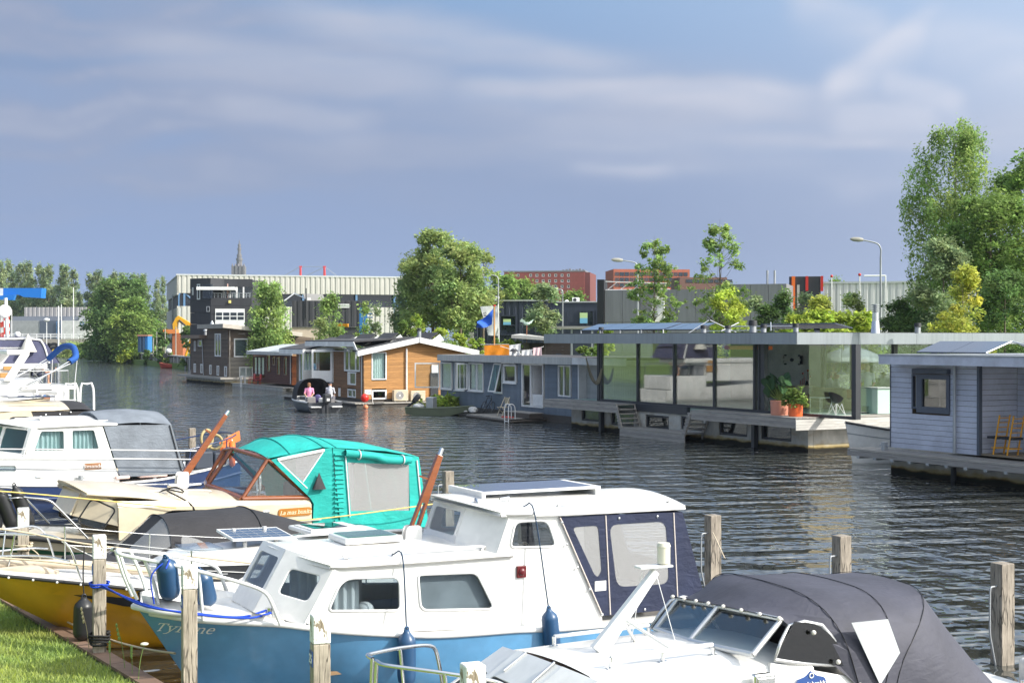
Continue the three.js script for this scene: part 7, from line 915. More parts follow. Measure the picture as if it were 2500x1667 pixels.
// ---------- buildings behind, bridge, lamps ----------
const faceFrame=(u0,D0,u1,D1,y=0)=>{const x0=(u0 - UC)/ FP*D0,x1=(u1 - UC)/ FP*D1;return new Frame(x0,-D0,x1 - x0,D0 - D1,y);};// X along a wall from one photographed edge to another
const ribbed=(x0,x1,y0,y1,z,pitch,deep)=>{const pts=[[x0,z - 0.3]];for(let x=x0;x<x1 - 1e-6;x+=pitch){const e=Math.min(x1,x+pitch);pts.push([x,z],[lerp(x,e,0.5),z],[lerp(x,e,0.6),z - deep],[lerp(x,e,0.9),z - deep]);}pts.push([x1,z],[x1,z - 0.3]);const g=new THREE.ExtrudeGeometry(shapeOf(pts),{depth:y1 - y0,bevelEnabled:false});return g.rotateX(-Math.PI / 2).scale(1,1,-1).translate(0,y0,0);};
const flipWind=g=>{g=g.index?g.toNonIndexed():g;const p=g.attributes.position.array;for(let i=0;i<p.length;i+=9)for(let k=0;k<3;k++){const t=p[i+3+k];p[i+3+k]=p[i+6+k];p[i+6+k]=t;}g.computeVertexNormals();return g;};
const ribs=(...a)=>flipWind(ribbed(...a));
M.cladPale=mat([0.50,0.485,0.45],0.6,{map:T_streak});M.darkGlass=mat([0.012,0.02,0.03],0.12,{clearcoat:0.5});M.blackClad=mat([0.035,0.036,0.042],0.6,{map:T_streak});M.navyClad=mat([0.035,0.045,0.07],0.5,{map:T_streak});M.steelBlue=mat([0.10,0.20,0.36],0.5);M.brick=mat([0.27,0.065,0.05],0.85,{map:T_grime});M.brickO=mat([0.40,0.11,0.06],0.85,{map:T_grime});M.greyClad=mat([0.22,0.22,0.235],0.6,{map:T_streak});M.stone=mat([0.16,0.15,0.15],0.85,{map:T_grime});
// factory hall
{
const A=faceFrame(431,250,1030,262),L=A.S(1030,700)[0],b=thing('factory_hall','long pale ribbed factory hall with a dark glazed strip and blue struts','building',null,A);
const top=A.S(431,672)[1],y1=A.S(431,715)[1],y2=A.S(431,747)[1],dep=44;
part(b,'upper_wall',ribs(0,L,y1,top,0,0.9,0.12),M.cladPale);part(b,'lower_wall',ribs(0,L,-0.4,y2,0,0.9,0.12),M.cladPale);part(b,'glazed_strip',BX(0.05,L,y2,y1,-1.2,-1.1),M.darkGlass);
for(const t of[0.005,0.025,0.5,0.72,0.88,0.93])part(b,'blue_post',BX(L*t,L*t+0.35,y2 - 2,y1,-0.6,-0.1),M.steelBlue);for(const t of[0.03,0.95])part(b,'blue_strut',CY([L*t,y1,-0.5],[L*t+2.6*(t>0.5?-1:1),y2,-0.5],0.16),M.steelBlue);
part(b,'roof',BX(-0.1,L,top - 0.2,top,-dep,-0.31),M.cladPale);part(b,'back_core',BX(0.4,L,0,top - 0.3,-dep,-4),M.dark);part(b,'roof_edge',BX(-0.15,L,top,top+0.25,-0.3,0.06),M.alu);
XF=new THREE.Matrix4().makeRotationY(-Math.PI / 2);{const W=42;part(b,'end_wall_upper',ribs(-W,0,y1 - 0.3,top,0,0.9,0.12),M.cladPale);part(b,'end_wall_lower',ribs(-W,0,-0.4,y2 - 0.3,0,0.9,0.12),M.cladPale);part(b,'end_glazing',BX(-W+1.5,-0.05,y2 - 0.3,y1 - 0.3,-0.6,-0.5),M.darkGlass);for(let i=0;i<8;i++)part(b,'glazing_bar',BX(-W+4+i*3.2,-W+4.12+i*3.2,y2 - 0.3,y1 - 0.3,-0.49,-0.42),M.dark);}XF=null;
part(b,'rain_pipe',CY([-0.2,0,-12],[-0.2,top*0.8,-12],0.14),M.galv);
}
// dark boarded house with roof terrace
{
const A=faceFrame(340+0.2806*620,158,340+0.2806*975,158.6),b=thing('dark_house','dark boarded workshop house with glazed roof terrace and white panelled garage door','building',null,A),w=A.S(...Z2(975,500))[0];
const yT=A.S(...Z2(700,425))[1],yF=A.S(...Z2(800,595))[1],yB=0.6;const band=(y0,y1,z,x0,x1,m)=>part(b,'wall_band',BX(x0,x1,y0,y1,-9,z),m);
const nB=9;for(let i=0;i<nB;i++)band(lerp(yB,yF,i / nB)+0.02,lerp(yB,yF,(i+1)/ nB),0+(i % 2)*0.01,-0.0,w,M.blackClad);
// garage door with its panes
const d=rectS(A,Z2,658,690,915,870);part(b,'garage_door',BX(d[0],d[1],0.6,d[3],0.012,0.1),M.whiteflat);for(let r=0;r<2;r++)for(let c=0;c<4;c++){const x0=lerp(d[0],d[1],0.03+c*0.245),x1=lerp(d[0],d[1],0.235+c*0.245),y=lerp(d[2],d[3],0.47+r*0.2);part(b,'door_pane',BX(x0,x1,y,y+(d[3]- d[2])*0.15,0.101,0.12),M.darkGlass);}
{const q=A.S(...Z2(785,630));part(b,'wall_lamp',RB(q[0]- 0.14,q[0]+0.14,q[1]- 0.16,q[1]+0.16,0.02,0.2,0.03),mat([0.75,0.62,0.2],0.5));}
// upper storey set back behind the terrace
const uz=-1.6,g=rectS(A,Z2,555,480,905,600,uz);part(b,'upper_wall',BX(-0.2,w,yT - 0.9,yT,-10,uz - 0.1),M.blackClad);part(b,'terrace_glazing',BX(g[0],w,yF,yT - 0.9,uz - 0.1,uz),M.houseGlass);for(let i=0;i<7;i++)part(b,'glazing_post',BX(lerp(g[0],g[1],i / 6)- 0.08,lerp(g[0],g[1],i / 6)+0.08,yF,yT - 0.9,uz,uz+0.1),M.whiteflat);part(b,'curtain',drape(g[0]+0.4,g[1]- 0.4,yF,yT - 1.0,uz - 0.6,0.08,0.4),M.curtain);
part(b,'eave',BX(g[0]- 0.6,w - 1.8,yT - 0.95,yT - 1.3,uz - 1,uz+2.0),M.whiteflat);part(b,'balustrade',[BAR([[-0.2,yF+0.5,-0.1],[w - 0.1,yF+0.5,-0.1]],0.04),BAR([[-0.2,yF+0.25,-0.1],[w - 0.1,yF+0.25,-0.1]],0.02),...Array.from({length:12},(_,i)=>CY([lerp(0,w - 0.2,i / 11),yF,-0.1],[lerp(0,w - 0.2,i / 11),yF+0.5,-0.1],0.03))],M.galv);part(b,'parasol',[CY([w*0.4,yF,-0.7],[w*0.4,yF+0.6,-0.7],0.03),CY([w*0.4,yF+0.4,-0.7],[w*0.4,yF+1.6,-0.7],0.14,0.05)],mat([0.42,0.26,0.22],0.8));
// canted side wall
const s0=A.S(...Z2(615,700)),C=faceFrame(340+0.2806*440,159.6,340+0.2806*620,158);const c=thing('dark_house_wing','canted dark slate wing with small blue windows beside the workshop','building',null,C);const cw=C.S(...Z2(618,600))[0],ct=C.S(...Z2(530,425))[1];for(let i=0;i<8;i++)part(c,'wall_band',BX(0,cw,lerp(0.6,ct,i / 8)+0.02,lerp(0.6,ct,(i+1)/ 8),-9,(i % 2)*0.012),M.blackClad);windowAt(c,...rectS(C,Z2,500,475,528,610),0.01,{fm:M.alu,pm:mat([0.18,0.32,0.48],0.15),w:0.12});windowAt(c,...rectS(C,Z2,458,505,470,570),0.01,{fm:M.alu,pm:mat([0.18,0.32,0.48],0.15),w:0.08});windowAt(c,...rectS(C,Z2,584,670,612,715),0.01,{fm:M.whiteflat,pm:M.curtain,w:0.05});part(c,'upper_window',BX(...rectS(C,Z2,553,478,640,600),0.02,0.08),M.houseGlass);
}
// second dark workshop with beige base
{
const A=faceFrame(...[Z2(1325,700)[0],168,Z2(1915,700)[0],168.8]),b=thing('dark_workshop','flat dark workshop with beige base and raised canopy on its roof','building',null,A),w=A.S(...Z2(1915,700))[0],yT=A.S(...Z2(1500,622))[1],yM=A.S(...Z2(1500,850))[1];
part(b,'upper_wall',ribs(0,w,yM,yT,0,0.7,0.05),M.blackClad);part(b,'base_wall',BX(0,w*0.6,0.5,yM - 0.01,-8,-0.2),paint([0.55,0.45,0.36],0.8));part(b,'base_dark',BX(w*0.6+0.01,w,0.5,yM - 0.01,-8,-0.25),M.blackClad);part(b,'roof',BX(0,w,yT - 0.1,yT+0.05,-9,-0.31),M.roofing);
{const q=rectS(A,Z2,1728,648,1826,682);const s=part(b,'sign_board',BX(...q,0.03,0.1),M.whiteflat);part(s,'sign_lettering',lettering('Schildhuys',(q[3]- q[2])*0.5,font.serif,0.3,0.02).translate((q[0]+q[1])/ 2,(q[2]+q[3])/ 2,0.11),mat([0.22,0.3,0.2],0.7));}
const c0=A.S(...Z2(1260,600),-2),c1=A.S(...Z2(1620,585),-2),c2=A.S(...Z2(1340,552),-2);part(b,'roof_canopy',SHEET([[c2[0]+1,c2[1],-4],[c2[0]+3.4,c2[1]- 0.1,-4],[c1[0],c1[1]- 0.5,-0.5],[c1[0]- 2.2,c1[1]- 0.6,-0.5]],0.15),mat([0.25,0.24,0.22],0.7));part(b,'canopy_strut',[CY([c0[0],yT,-1],[c2[0],c2[1],-4],0.08),CY([c2[0],c2[1],-4],[c1[0]- 2.2,yT+0.2,-0.5],0.08),CY([c1[0],c1[1]- 1,-0.5],[c1[0]+0.2,yT,-0.5],0.1)],M.alu);
{const q=A.S(...Z2(1450,660));part(b,'wall_pipe',CY([q[0],q[1]- 1.5,0.12],[q[0],q[1]+2,0.12],0.07),M.dark);const v=A.S(...Z2(1473,607),-1);part(b,'roof_unit',RB(v[0]- 0.2,v[0]+0.2,yT+0.04,yT+0.4,-1.4,-1.0,0.03),M.whiteflat);}
}
// church tower far away
{
const D=1330,[u]=Z2(868,300),x=(u - UC)/ FP*D,H=v=>EYE -(Z2(0,v)[1]- VH)/ FP*D,t=thing('church_tower','tall gothic church tower with open tiered spire far behind the factory','tower',null);t.position.set(x,0,-D);const s=0.28061 / FP*D;
const r=50*s;part(t,'shaft',BX(-r,r,0,H(322),-r,r),M.stone);for(const k of[-0.42,0.22])part(t,'belfry_window',EX(roundPoly([[r*k - r*0.02,H(398)],[r*k+r*0.3,H(398)],[r*k+r*0.3,H(360)],[r*k+r*0.14,H(340)],[r*k - r*0.02,H(360)]],0.3),r+0.05,r+0.3),M.dark);for(const k of[-1,-0.33,0.33,0.93])part(t,'buttress',BX(r*k - 0.8,r*k+1.2,0,H(320),r+0.31,r+1.4),M.stone);for(const k of[-1,-0.5,0,0.5,1])part(t,'pinnacle',CY([r*k,H(322),r],[r*k,H(298),r],1.0,0.2,4),M.stone);
const tiers=[[300,26],[270,24],[262,27],[238,17],[230,20],[205,14],[180,13],[172,15],[150,9],[140,12],[120,5],[108,4],[90,1]];part(t,'spire',creased(LA([[30*s,H(322)],...tiers.map(([v,q])=>[q*s,H(v)])],8),0.3),M.stone);for(const[v,q]of[[262,29],[230,22],[172,17],[140,13]])part(t,'gallery',CY([0,H(v)- 1,0],[0,H(v)+1.2,0],q*s,q*s,8),M.stone);
}
// red masts of a far bridge
{const D=700,H=v=>EYE -(Z2(0,v)[1]- VH)/ FP*D,X=z=>(Z2(z,0)[0]- UC)/ FP*D;const t=thing('cable_masts','pair of red bridge masts with slack cables over the factory roof','mast',null);for(const[x,l]of[[1400,6],[1608,10]]){const xa=X(x);part(t,'mast',[CY([xa - 0.4,0.5,-D],[xa - 0.15,H(320),-D],0.35),CY([xa+(l>6?2.6:1.0),0.5,-D],[xa+0.15,H(320),-D],0.35),BX(xa - 0.6,xa+0.8,H(322)- 0.4,H(318),-D - 0.3,-D+0.3)],mat([0.62,0.05,0.06],0.5));}part(t,'cable',[BAR([[X(1260),H(402),-D],[X(1400),H(322),-D],[X(1608),H(324),-D],[X(1730),H(412),-D]],0.12),BAR([[X(1440),H(408),-D],[X(1605),H(330),-D]],0.12)],M.galv);}
// brick hotel
{
const A=faceFrame(...[Z3(1200,600)[0],453,Z3(2012,600)[0],449]),b=thing('brick_hotel','red brick hotel block with rows of small white square windows','building',null,A),w=A.S(...Z3(2012,600))[0],yT=A.S(...Z3(1900,508))[1];
const holes=[];const xs=[1340,1467,1530,1593,1657,1720,1784,1848];for(const[y,r]of[[544,0],[600,1],[656,2],[712,3]])xs.forEach((x,i)=>{if(r===0||i>1){const q=A.S(...Z3(x,y));holes.push([q[0]- 0.46,q[0]+0.46,q[1]- 0.48,q[1]+0.48]);}});
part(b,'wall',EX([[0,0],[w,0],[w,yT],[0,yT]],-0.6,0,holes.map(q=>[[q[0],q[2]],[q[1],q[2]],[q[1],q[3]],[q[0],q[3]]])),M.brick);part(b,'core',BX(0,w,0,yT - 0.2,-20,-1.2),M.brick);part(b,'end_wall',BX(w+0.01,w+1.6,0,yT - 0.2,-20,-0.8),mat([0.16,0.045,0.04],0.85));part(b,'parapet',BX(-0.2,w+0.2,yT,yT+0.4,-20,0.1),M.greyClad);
holes.forEach(q=>windowAt(b,q[0]+0.02,q[1]- 0.02,q[2]+0.02,q[3]- 0.02,-0.25,{w:0.2,deep:0.2,proud:0.1,pm:M.darkGlass}));for(let i=0;i<7;i++){const x=A.S(...Z3(1765+i*34,500))[0];part(b,'roof_unit',BX(x,x+0.7,yT+0.4,yT+0.9+(i % 3)*0.15,-6,-5),M.greyClad);}
}
// red office
{
const A=faceFrame(...[Z8(108,400)[0],428,Z8(525,400)[0],430]),b=thing('brick_office','low red brick office block with long window bands behind the airy trees','building',null,A),w=A.S(...Z8(525,400))[0],yT=A.S(...Z8(300,352))[1];const hs=(yT)/ 10;part(b,'wall',BX(0,w,0,yT,-16,0),M.brickO);for(const y of[378,408,438])for(let i=0;i<15;i++){const q=A.S(...Z8(115,y));const x0=0.4+i*(w - 0.8)/ 15;part(b,'window',BX(x0,x0+(w - 0.8)/ 15 - 0.25,q[1]- 0.55,q[1]+0.55,0.01,0.12),i % 3?M.darkGlass:M.houseGlass);}const B=faceFrame(...[Z8(470,420)[0],330,Z8(730,420)[0],331]),c=thing('brick_annex','dark brick annex wall behind the taller airy tree','building',null,B),w2=B.S(...Z8(730,420))[0];part(c,'wall',BX(0,w2,0,B.S(...Z8(600,396))[1],-10,0),mat([0.15,0.075,0.06],0.85));for(let i=0;i<5;i++)part(c,'window',BX(1.5+i*w2 / 5,3.4+i*w2 / 5,B.S(...Z8(600,425))[1],B.S(...Z8(600,408))[1],0.01,0.1),M.darkGlass);}
// dark blue shed
{
const A=faceFrame(...[Z3(895,1000)[0],121,Z3(2180,1000)[0],119.5]),b=thing('blue_shed','dark blue ribbed workshop with big dark windows behind the flag pole','building',null,A),w=A.S(...Z3(2180,1000))[0],yT=A.S(...Z3(1300,806))[1],yT2=A.S(...Z3(2000,818))[1],xm=A.S(...Z3(1670,900))[0];
const wins=[[1155,945,1330,1150],[1510,980,1665,1150]].map(q=>rectS(A,Z3,...q)),w2=[[1800,905,1842,1060],[1960,895,2105,1060],[2125,890,2178,1060]].map(q=>rectS(A,Z3,...q));
part(b,'ribbed_wall',ribs(0,xm,0.4,yT,0,0.55,0.07),M.navyClad);part(b,'smooth_wall',BX(xm,w,0.4,yT2,-6,-0.3),M.navyClad);part(b,'roof',[BX(-0.2,xm,yT,yT+0.12,-9,0.1),BX(xm,w,yT2,yT2+0.1,-9,-0.2)],M.alu);part(b,'corner_board',BX(-0.5,-0.01,0.4,yT - 2.6,-2,0.05),M.cladPale);
wins.forEach(q=>windowAt(b,q[0],q[1],q[2],q[3],0.06,{fm:M.navyClad,pm:M.darkGlass,w:0.12,proud:0.12,cross:[0.5]}));w2.forEach(q=>windowAt(b,q[0],q[1],q[2],q[3],-0.22,{fm:M.navyClad,pm:M.darkGlass,w:0.1,mull:[0.5]}));
for(const[x,y,k]of[[1233,1015,0],[2001,975,1]]){const q=A.S(...Z3(x,y));const s=part(b,'window_poster',BX(q[0]- 0.32,q[0]+0.32,q[1]- 0.24 - k*0.2,q[1]+0.24+k*0.2,0.2 - k*0.3,0.22 - k*0.3),mat([0.55,0.72,0.35],0.6));part(s,'poster_print',BX(q[0]- 0.32,q[0]+0.32,q[1]- 0.24 - k*0.2,q[1],0.221 - k*0.3,0.226 - k*0.3),mat([0.2,0.5,0.72],0.6));}
{const q=A.S(...Z3(1920,785),-3);const u=part(b,'roof_unit',RB(q[0]- 0.29,q[0]+0.29,yT2+0.1,yT2+0.5,-3.4,-3.0,0.03),M.whiteflat);part(u,'fan',[new THREE.CircleGeometry(0.15,20).translate(q[0]- 0.06,yT2+0.3,-2.99)],M.dark);const v=A.S(...Z3(1830,795),-3);part(b,'roof_vent',[CY([v[0],yT2,-3],[v[0],yT2+0.18,-3],0.1),CY([v[0],yT2+0.18,-3],[v[0],yT2+0.3,-3],0.2,0.1)],M.whiteflat);const z=A.S(...Z3(1108,780),-2);part(b,'roof_unit',RB(z[0]- 0.22,z[0]+0.22,yT+0.1,yT+0.5,-3,-2.6,0.03),M.whiteflat);}
}
// grey warehouse
{
const A=faceFrame(1467,108,...[Z8(1050,500)[0],104]),b=thing('grey_warehouse','long grey panelled warehouse with black edge behind the airy trees','building',null,A),w=A.S(...Z8(1050,500))[0],yT=A.S(...Z8(100,466))[1],y2=A.S(...Z8(1000,430))[1];const n=6;const xe=w*0.62;
for(let i=0;i<n;i++)for(let r=0;r<3;r++)part(b,'wall_panel',BX(0.3+(xe - 0.3)*i / n+0.01,0.3+(xe - 0.3)*(i+1)/ n - 0.01,lerp(0.5,yT,r / 3)+0.01,lerp(0.5,yT,(r+1)/ 3)- 0.01,-8,0),M.greyClad);for(let i=0;i<4;i++)part(b,'wall_panel',BX(lerp(xe+0.02,w,i / 4)+0.01,lerp(xe,w,(i+1)/ 4)- 0.01,0.5,y2,-8,-0.6),M.greyClad);
part(b,'edge_column',BX(-0.25,0.28,0.5,yT+0.8,-1,0.15),M.black);part(b,'roof_sign_frame',[BAR([[0.3,yT+0.65,-0.3],[5.2,yT+0.45,-0.3]],0.04),BAR([[0.3,yT+0.02,-0.3],[5.2,yT+0.02,-0.3]],0.04),...[0,1,2,3,4].map(i=>CY([0.4+i,yT,-0.3],[1.2+i,yT+0.6,-0.3],0.03))],M.whiteflat);
for(const x of[880,1000]){const q=A.S(...Z8(x - 5+(x>900?-5:75),400),-3);part(b,'roof_pipe',CY([q[0],y2 - 0.2,-3],[q[0],y2+1.1,-3],0.08),M.galv);}
}
{
const A=faceFrame(...[Z8(1260,480)[0],111,Z8(1760,480)[0],109.5]),b=thing('white_warehouse','white ribbed warehouse wall behind the lamp post','building',null,A),w=A.S(...Z8(1760,480))[0]+6,yT=A.S(...Z8(1400,430))[1];part(b,'wall',ribs(0,w,0.4,yT,0,0.5,0.05),mat([0.62,0.62,0.62],0.6,{map:T_streak}));part(b,'roof_edge',BX(-0.1,w,yT,yT+0.15,-6,0.06),M.alu);
const q=rectS(A,Z8,1050,396,1260,475,1),s=thing('sign_tower','black sign box with red edge bars standing before the warehouses','sign',null,A);part(s,'box',BX(q[0]+0.3,q[1]- 0.25,0.5,q[3],0.4,2.2),M.blackClad);part(s,'red_bar',BX(q[0]+0.5,q[0]+0.75,q[2]- 1.6,q[3]+0.02,2.21,2.3),M.orange.clone());part(s,'red_bar',BX(lerp(q[0],q[1],0.53),lerp(q[0],q[1],0.53)+0.2,q[3]- 1.1,q[3]+0.02,2.21,2.3),M.red);part(s,'red_bar',BX(q[1]- 0.24,q[1]- 0.04,q[2],q[3]+0.02,2.21,2.3),M.red);part(s,'pale_panel',BX(q[0]+0.9,q[0]+1.1,1,q[2]+0.5,2.21,2.25),M.cladPale);
}
// low building and bridge at the end of the canal
{
const A=faceFrame(...[Z1(105,900)[0],352,Z1(1010,900)[0],350]),b=thing('canal_building','low grey municipal building, shade and sun toned into its walls, with stained concrete upper block','building',null,A),xm=A.S(...Z1(690,1000))[0],w=A.S(...Z1(1010,1000))[0];const y=v=>A.S(...Z1(500,v))[1];
M.stainGrey=mat([0.40,0.385,0.38],0.8,{map:T_streak});part(b,'wall_shade_tone',BX(0,xm - 5.6,0.3,y(935),-10,0),paint([0.36,0.37,0.37],0.7));part(b,'wall_sun_tone',BX(xm,w,0.3,y(935),-10,0.6),paint([0.66,0.66,0.64],0.7));part(b,'roof_band',BX(0,A.S(...Z1(860,900))[0],y(935),y(885),-9,-1.5),mat([0.20,0.22,0.26],0.6));part(b,'roof_box',BX(A.S(...Z1(862,900))[0],w,y(935),y(885),-9,-1),paint([0.5,0.51,0.53],0.6));part(b,'upper_block',ribs(A.S(...Z1(268,800),-3)[0],w+6,y(885),y(780),-3,1.1,0.1),M.stainGrey);  // one wall: darker tone paints its shaded face, brighter tone its sunlit face
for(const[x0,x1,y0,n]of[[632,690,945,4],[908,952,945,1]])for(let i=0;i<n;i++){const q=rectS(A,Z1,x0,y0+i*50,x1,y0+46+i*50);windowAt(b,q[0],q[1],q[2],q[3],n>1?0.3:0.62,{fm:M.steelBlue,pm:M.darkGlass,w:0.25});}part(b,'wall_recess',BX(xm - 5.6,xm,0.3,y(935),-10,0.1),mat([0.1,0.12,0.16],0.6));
}
{
const A=faceFrame(...[Z1(-60,1140)[0],330,Z1(985,1140)[0],330]),b=thing('canal_bridge','concrete canal bridge with white railings and an opening blacked in as shade','bridge',null,A),X=x=>A.S(...Z1(x,1200))[0],y=v=>A.S(...Z1(500,v))[1];M.bridgeC=paint([0.34,0.315,0.27],0.85,{map:T_streak});
part(b,'deck',BX(X(-700),X(985),y(1185),y(1140),-9,0),M.bridgeC);part(b,'abutment',BX(X(565),X(682),-1,y(1185),-9,0.25),M.bridgeC);part(b,'abutment',BX(X(682),X(985),-1,y(1190),-9,-2),M.bridgeC);part(b,'pier',BX(X(-200),X(380),-1,y(1186),-9,-0.3),M.bridgeC);part(b,'black_backing',BX(X(381),X(564),-1,y(1187),-9,-6),M.black);  // black block behind the passage stands in for its shade
for(const v of[1085,1103,1120])part(b,'rail',CY([X(-700),y(v),-0.2],[X(960),y(v),-0.2],0.09,0.09,6),M.whiteflat);for(let i=0;i<22;i++)part(b,'rail_post',CY([lerp(X(-700),X(955),i / 21),y(1140),-0.2],[lerp(X(-700),X(955),i / 21),y(1085),-0.2],0.09,0.09,6),M.whiteflat);
const g=part(b,'depth_gauge',BX(X(585),X(624),y(1328),y(1235),0.26,0.34),mat([0.80,0.55,0.01],0.6));for(const[c,v]of[['2',1262],['3',1308]])part(g,'gauge_digit',lettering(c,3.3,font.sans,0,0.05).translate(X(608),y(v),0.345),M.black);part(g,'gauge_tick',[0,1,2].map(i=>BX(X(585),X(592),y(1243+i*9),y(1239+i*9),0.345,0.36)),M.black);
}
{// raised blue bridge beam
const A=faceFrame(0,300,100,300),t=thing('blue_bridge_beam','blue steel beam of a raised lift bridge with white end','bridge',null,A);const P=l=>l.map(q=>A.S(...Z1(...q)));
const bl=mat([0.005,0.16,0.55],0.4);part(t,'beam',EX(P([[30,568],[30,650],[195,640],[260,668],[455,680],[463,568]]).reverse(),-3,0),bl);part(t,'flange',EX(P([[-80,660],[-120,695],[165,706],[182,645]]),0.05,1.2),bl);part(t,'white_end',EX(P([[-150,568],[-150,665],[28,652],[28,568]]),-3,0.02),M.whiteflat);part(t,'tower',BX(A.S(...Z1(-260,600))[0],A.S(...Z1(-150,600))[0],0,A.S(0,700)[1]+1,-3,0),M.whiteflat);
for(const[x,v0,v1,i]of[[5,830,1010,0],[25,820,1010,1],[43,705,1010,2],[92,800,1135,3]]){const q=A.S(...Z1(x,v1)),p=A.S(...Z1(x,v0));const b=thing('barrier_pole',['red and white striped barrier pole at the blue beam','red and white striped pole between two others','tall red and white striped pole under the blue beam','red and white striped pole on the bridge railing'][i],'pole','striped bridge poles',A);const n=8;for(let k=0;k<n;k++)part(b,'band',CY([q[0],lerp(i===3?q[1]:0.8,p[1],k / n),0],[q[0],lerp(i===3?q[1]:0.8,p[1],(k+1)/ n),0],0.16,0.16,8),k % 2?M.red:M.whiteflat);}
}
// lamp posts and poles
function lampPost(label,zm,base,head,D,gy=0.74){const t=thing('street_lamp',label,'lamp','street lamps');const[ub]=zm(base[0],base[1]),h=PX(...zm(head[0],head[1]),D),top=PX(...zm(base[0],base[2]),D);const x=(ub - UC)/ FP*D;t.position.set(x,gy,-D);const L=p=>[p.x - x,p.y - gy,0];const a=L(top),e=L(h);part(t,'post',CY([0,0,0],[0,a[1]- 0.6,0],0.09,0.055,10),M.galv);part(t,'arm',TB([[0,a[1]- 0.62,0],[0,a[1]- 0.1,0],[e[0]*0.15,a[1]+(e[1]- a[1])*0.3+0.1,0],[e[0]*0.7,e[1]+0.03,0]],0.045,24),M.galv);const hd=part(t,'lamp_head',aim(LA([[0.001,0],[0.1,0.02],[0.15,0.3],[0.13,0.62],[0.06,0.8],[0.001,0.82]],10).scale(1,1,0.6),[e[0]*0.62,e[1]+0.02,0],[e[0],e[1]+0.06,0]),mat([0.36,0.35,0.30],0.5));return t;}
lampPost('grey street lamp before the weeping birch',Z8,[1570,690,230],[1418,193],88);lampPost('grey street lamp beside the slim airy tree',Z8,[240,640,330],[110,305],100);
lampPost('grey street lamp behind the white banner',Z3,[1140,1150,570],[925,542],112);lampPost('grey street lamp among the maples',Z3,[528,1080,650],[352,642],120);lampPost('grey street lamp before the dark blue shed',Z3,[1790,1140,705],[1708,694],112);
function pole(name,label,zm,x,y0,y1,D,r,m,group,gy=0.74,cap){const p=PX(...zm(x,y1),D);const t=thing(name,label,'pole',group);t.position.set(p.x,gy,p.z);part(t,'shaft',CY([0,0,0],[0,p.y - gy,0],r,r*0.7,8),m);if(cap)part(t,'cap',SPH(0,p.y - gy,0,r*2,1,1,1,8),cap);return t;}
pole('flag_pole','bare white flag pole with red ball by the steel flue',Z8,1455,600,382,90,0.05,M.whiteflat,'flag poles',0.74,M.red);pole('flag_pole','bare white flag pole with red ball beside the black sign',Z8,1302,500,390,100,0.05,M.whiteflat,'flag poles',0.74,M.red);
{const t=pole('gantry_pole','tall white gallows pole behind the street lamp',Z8,1597,590,385,95,0.06,M.whiteflat,null);const a=PX(...Z8(1480,388),95);part(t,'arm',CY([0,PX(...Z8(1597,387),95).y - 0.74,0],[a.x - t.position.x,a.y - 0.74,0],0.05),M.whiteflat);}
pole('flag_pole','thin white flag pole before the low grey building',Z1,652,1135,770,325,0.2,M.whiteflat,'flag poles by the bridge');pole('flag_pole','thin white flag pole rising behind the roof band',Z1,685,940,752,345,0.14,M.whiteflat,'flag poles by the bridge');pole('flag_pole','tallest thin flag pole on the sun toned wall',Z1,821,930,560,345,0.14,M.whiteflat,'flag poles by the bridge');
{const t=pole('globe_lamp','white globe lamp on the canal bridge',Z1,519,1085,925,328,0.12,M.whiteflat,null);part(t,'globe',SPH(0,PX(...Z1(519,925),328).y - 0.74,0,0.7,1,0.6,1),M.whiteflat);}
const LEAFSTEM=mat([0.2,0.3,0.08],0.9);
// ---------- mooring posts, ropes, bank edge, grass ----------
const boardBrown=wood([0.23,0.145,0.10]);
{const e=thing('bank_edging','brown timber edging boards along the grass bank','edging',null);for(let d=-14;d<60;d+=2.4){const f=bankFrame(d,0),g=[EXX([[-0.0,0.3],[2.38,0.3],[2.38,0.335],[0,0.335]],-0.16,0.06),EXX([[-0.0,-0.3],[2.38,-0.3],[2.38,0.295],[0,0.295]],0.005,0.05)];const m=part(e,'board',g.map(q=>q.applyMatrix4(MX(f).multiply(new THREE.Matrix4().makeScale(1,1,-1)))).map(flipWind),boardBrown);}}
function post(name,label,group,u,vTop,hTop,w,yaw,y0,white,plate,m=M.postWood){
const D=depthAt(vTop,hTop),x=(u - UC)/ FP*D,t=thing(name,label,'post',group);t.position.set(x,0,-D);t.rotation.y=yaw;const s=w / 2,cut=white?hTop - white:hTop;
part(t,'shaft',RB(-s,s,y0,cut,-s,s,0.012),m,{turn:true});if(white)part(t,'painted_top',[RB(-s - 0.002,s+0.002,cut+0.001,hTop,-s - 0.002,s+0.002,0.014)],M.postWhite,{turn:true});
if(plate){const p=part(t,'number_plate',RB(-s - 0.008,-s - 0.002,cut - 0.19,cut - 0.06,-s+0.02,s - 0.005,0.002),mat([0.01,0.05,0.22],0.4));part(p,'number',lettering(plate,0.075,font.sans,0,0.003).rotateY(-Math.PI / 2).translate(-s - 0.009,cut - 0.125,0.01),M.whiteflat);}
t.userData.pos=undefined;delete t.userData.pos;return t;
}
const G1='white topped posts along the bank',yaw=0.34;
const PO={p1:post('bank_post','white topped timber post with a black rope coil hung on it',G1,55,1240,1.72,0.15,yaw,0.1,0.26,null),p2:post('bank_post','white topped timber post holding the blue mooring rope',G1,241,1306,1.72,0.15,yaw,0.1,0.28,'23'),p24:post('bank_post','white topped post before the blue cruiser bow with plate 24',G1,461,1380,1.72,0.15,yaw,0.1,0.24,'24'),p25:post('bank_post','white topped post before the blue cruiser windows with plate 25',G1,781,1500,1.72,0.15,yaw,0.1,0.24,'25'),p26:post('bank_post','short white topped post beside the white cruiser bow rail',G1,1154,1620,1.72,0.15,yaw,0.1,0.3,null)};
